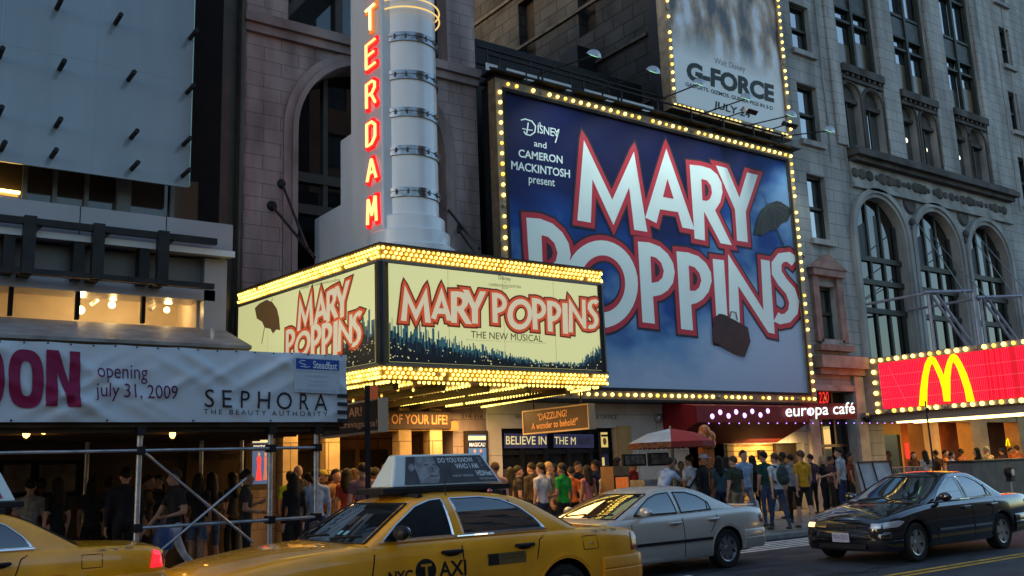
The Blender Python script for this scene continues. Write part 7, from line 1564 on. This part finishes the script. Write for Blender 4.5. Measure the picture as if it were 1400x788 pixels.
# box office
pp(22, 'person with a bare arm at the right end of the taxi roof advert', 677, 15.6, 170, shirt=(.40, .22, .18), pants=nv, hair='b', sleeves='none', h=1.74)
pp(23, 'person in a black jacket looking right in front of the box office', 708, 16.4, 70, shirt=(.03, .025, .03), pants=bk, hs='short', h=1.66)
pp(24, 'person in a brown jacket before the dark box office doors', 727, 17.2, 190, shirt=(.07, .05, .03), pants=bk, sleeves='long', wide=1.1)
pp(25, 'person in a white shirt with the back turned, right above the taxi boot', 740, 15.6, 195, shirt=(.50, .47, .50), pants=nv, wide=1.1, h=1.70)
pp(26, 'fair haired person beside the white shirted one at the box office', 750, 16.6, 60, shirt=(.2, .16, .15), pants=bk, hair='y', fem=True)
pp(27, 'person in a bright green tee by the box office doors', 769, 15.4, 190, shirt=(.02, .26, .03), pants=bk, skin='m', h=1.68, arms=('down', 'bent'), shorts=True)
pp(28, 'person in an orange top behind the green tee', 781, 16.4, 150, shirt=(.50, .12, .03), pants=bk, fem=True, h=1.6)
pp(29, 'person in a pink tank top with long dark hair', 803, 15.6, 178, shirt=(.42, .15, .16), pants=bk, fem=True, hs='long', skin='m', h=1.62, sleeves='none')
pp(30, 'person in a white patterned blouse left of the orange picture stand', 830, 15.7, 160, shirt=(.42, .40, .38), pants=bk, fem=True, skin='m', h=1.6)
pp(31, 'person in dark clothes between orange top and pink tank top', 790, 17.2, 10, shirt=bk, pants=bk, skin='m')
# snack cart and cafe
pp(32, 'person in a light blue shirt leaning into the snack cart', 902, 14.9, 95, shirt=(.30, .40, .62), pants=nv, lean=.5, arms=('reach', 'reach'), skin='m', h=1.8)
pp(33, 'person in a red shirt serving behind the snack cart', 866, 16.5, 10, shirt=(.34, .03, .03), pants=bk, skin='m', arms=('bent', 'bent'))
pp(34, 'person in a camouflage brown shirt under the umbrella', 921, 16.0, 190, shirt=(.12, .09, .06), pants=kh, skin='m')
pp(35, 'person in a white polo with a dark strap across the back', 944, 15.2, 180, shirt=wt, pants=(.16, .14, .12), h=1.76, skin='m')
pp(36, 'person in a white and navy cap and black jacket', 962, 15.0, 20, shirt=bk, pants=bk, cap=(.4, .4, .5), skin='m', h=1.78, sleeves='long')
pp(37, 'person in a teal patterned top walking right past the timber wall', 984, 15.4, 150, shirt=(.06, .12, .16), pants=nv, fem=True, hs='long', skin='m')
pp(38, 'stocky person in an olive black shirt with the back turned', 1004, 14.7, 185, shirt=(.035, .04, .025), pants=kh, wide=1.2, h=1.70, hair='b')
pp(39, 'person in a pale blue shirt facing the street before the timber wall', 1018, 15.5, -15, shirt=(.27, .36, .50), pants=(.2, .2, .22), h=1.84, stride=.3)
pp(40, 'person with dark hair and a dark top close to the wall light', 1030, 16.6, 160, shirt=bk, pants=bk, fem=True, hs='long')
pp(41, 'person in a dark green shirt beside the backpack wearer', 1046, 15.6, 175, shirt=(.02, .06, .045), pants=jean, h=1.8)
pp(42, 'person in a white tee and blue jeans walking away with a backpack', 1061, 14.6, 172, shirt=wt, pants=(.035, .055, .10), h=1.74, stride=.25, hair='b')
backpack('dark green backpack on the back of the white tee', P_[42][1], (.025, .045, .045))
pp(43, 'person in a grey striped shirt behind the mustard tee', 1083, 15.9, 150, shirt=(.22, .22, .23), pants=bk)
pp(44, 'person in a mustard yellow tee and black shorts', 1097, 14.4, 165, shirt=(.55, .26, .015), pants=bk, shorts=True, h=1.78, hair='b', stride=.2)
pp(45, 'fair haired person in black holding a white parcel by the entrance', 1126, 16.6, 10, shirt=bk, pants=bk, fem=True, hair='y', hs='long', arms=('carry', 'carry'), h=1.66)
pp(46, 'person in a pale grey tee with the back turned, by the stone pier', 1150, 16.2, 195, shirt=(.36, .38, .42), pants=nv, h=1.86)
pp(47, 'person in a dark red shirt between grey tee and canvas screen', 1164, 18.0, 40, shirt=(.12, .03, .02), pants=bk, skin='m')
pp(48, 'person in a dark shirt right of the number 220 doorway', 1110, 17.8, 170, shirt=(.05, .03, .05), pants=bk)
# restaurant
pp(49, 'person in a white top seen above the black car roof', 1268, 17.6, 150, shirt=(.45, .40, .38), pants=bk, fem=True, hs='long', skin='m')
pp(50, 'person in an orange lit shirt in the restaurant opening', 1296, 18.2, 20, shirt=(.5, .2, .05), pants=bk)
pp(51, 'person in a pale blue white top before the dark restaurant opening', 1304, 17.4, 60, shirt=(.42, .46, .55), pants=bk, h=1.64, fem=True)
pp(52, 'person with long black hair left of the utility cabinet', 1340, 16.6, 185, shirt=bk, pants=bk, fem=True, hs='long', h=1.74)
pp(53, 'grey haired person in a beige jacket left of the utility cabinet', 1353, 16.9, 160, shirt=(.34, .26, .18), pants=kh, hair='g', sleeves='long', h=1.78)
pp(54, 'person in dark clothes near the first amber restaurant column', 1283, 18.6, 160, shirt=(.04, .02, .02), pants=bk, skin='m')
pp(55, 'person in a red lit top far right in the restaurant', 1386, 18.4, 10, shirt=(.4, .08, .03), pants=bk, skin='m', fem=True)
pp(56, 'person in a dark cap far right by the restaurant column', 1374, 18.8, 150, shirt=(.06, .03, .03), pants=bk, cap=(.05, .05, .06))
more = [(58, 17.9, (.05, .045, .05), 'between the two framed pictures'), (128, 17.6, (.03, .03, .035), 'left of the tall broad one under the shed'), (150, 17.8, (.04, .03, .03), 'directly left of the tall broad one'), (318, 17.4, (.03, .03, .03), 'right of the denim shorts wearer')]
for k_, (x_, y_, c_, wh) in enumerate(more): pp(60 + k_, 'dim person ' + wh, x_, y_, 150 + 20 * k_, shirt=c_, pants=bk, fem=k_ % 2 == 1, hs='long' if k_ % 2 else 'short', skin='dm'[k_ % 2])
more = [(452, 18.0, (.10, .03, .02), 'behind the tan shirt at the theatre doors'), (468, 18.6, (.05, .03, .02), 'deepest inside the theatre doors, left of the red top'), (505, 18.3, (.14, .07, .03), 'between mauve shirt and dark red shirt'), (527, 17.6, (.05, .04, .04), 'just left of the roof advert end'), (698, 17.6, (.04, .03, .03), 'left of the black jacket at the box office'), (758, 18.4, (.05, .05, .07), 'against the doors behind the green tee'), (815, 17.4, (.03, .03, .04), 'right of the pink tank top'), (845, 17.8, (.06, .05, .04), 'behind the orange picture stand'), (932, 17.4, (.10, .05, .04), 'between camouflage shirt and white polo'), (974, 17.6, (.05, .04, .03), 'below the balloons'), (994, 17.2, (.04, .05, .07), 'behind the olive black shirt'), (1072, 17.2, (.08, .06, .05), 'between backpack and mustard tee'), (1137, 18.2, (.04, .03, .05), 'behind the white parcel holder'), (1252, 18.9, (.12, .04, .02), 'left end of the restaurant window'), (1318, 18.4, (.2, .07, .03), 'in the dark restaurant opening, right side'), (1395, 17.8, (.25, .08, .03), 'at the far right edge beyond the cabinet')]
for k_, (x_, y_, c_, wh) in enumerate(more): pp(70 + k_, 'person in dull clothes ' + wh, x_, y_, (150, 200, 60, -40, 175)[k_ % 5], shirt=c_, pants=(bk, nv, kh)[k_ % 3], fem=k_ % 3 == 1, hs=('short', 'long', 'tail')[k_ % 3] if k_ % 3 == 1 else 'short', skin='mld'[k_ % 3], h=1.64 + .05 * (k_ % 4), wide=1 + .12 * (k_ % 3 == 2))
bag('white plastic shopping bag carried beside the pale blue shirt', P_[39][1], 1, (.5, .5, .52)); bag('small white bag carried by the dark green shirt', P_[41][1], -1, (.5, .5, .54)); bag('blue shoulder bag of the white jeans walker', P_[6][1], 1, (.03, .06, .16), 'hand')
o, info = P_[35]; t = thing('shoulder_bag', 'dark strap bag across the white polo', 'bag'); mb = MB(); mb.path([Vector((-.17, .10, 1.42)), Vector((0, .155, 1.25)), Vector((.17, .11, 1.06))], .022, n=6); mb.path([Vector((-.17, .10, 1.42)), Vector((-.12, -.08, 1.45)), Vector((.05, -.15, 1.25)), Vector((.17, -.1, 1.06))], .02, n=6); mb.build('strap', m_black, t, world=False); mb = MB(); mb.ball((.21, .06, 1.0), .12, 12, 8, sc=(.5, 1, .8)); mb.build('pouch', m_black, t, smooth=60, world=False); t.matrix_world = info['M']
# pieces that are parts of their own: one object each
def split_pieces(names):
    for o in list(C.objects):
        if o.type != 'MESH' or o.name.split('.')[0] not in names: continue
        bm = bmesh.new(); bm.from_mesh(o.data); seen = {}; n = 0
        for v in bm.verts:
            if v in seen: continue
            st = [v]; seen[v] = n
            while st:
                q = st.pop()
                for e in q.link_edges:
                    w2 = e.other_vert(q)
                    if w2 not in seen: seen[w2] = n; st.append(w2)
            n += 1
        if n < 2 or n > 60: bm.free(); continue
        vs = [[] for _ in range(n)]; ix = {}
        for v in bm.verts: ix[v] = len(vs[seen[v]]); vs[seen[v]].append(tuple(v.co))
        fs = [[] for _ in range(n)]; mi = [[] for _ in range(n)]
        for f in bm.faces: k = seen[f.verts[0]]; fs[k].append([ix[v] for v in f.verts]); mi[k].append(f.material_index)
        sm = any(f.smooth for f in bm.faces); bm.free(); base = o.name.split('.')[0]
        for k in range(n):
            me = bpy.data.meshes.new(base); me.from_pydata(vs[k], [], fs[k])
            for m in o.data.materials: me.materials.append(m)
            me.polygons.foreach_set('material_index', mi[k])
            if sm: shade(me, 40)
            if k == 0: o.data = me; continue
            c = o.copy(); c.data = me; c.name = base; C.objects.link(c)
split_pieces({'window_post', 'batten', 'corner_post', 'door_poster', 'raised_band', 'neon_ring', 'panel_seam', 'mullion', 'clamp', 'counter', 'counter_edge', 'header_panel', 'poster_glow', 'picture', 'entrance_pier', 'entrance_door', 'soffit_rib', 'column', 'pilaster', 'strip_light', 'upper_window_frame', 'permit_sticker', 'spandrel', 'fascia_strip', 'joist', 'side_ledge', 'band', 'eyes', 'black_bars', 'window_divider', 'glass_joint', 'side_window', 'hanger'})
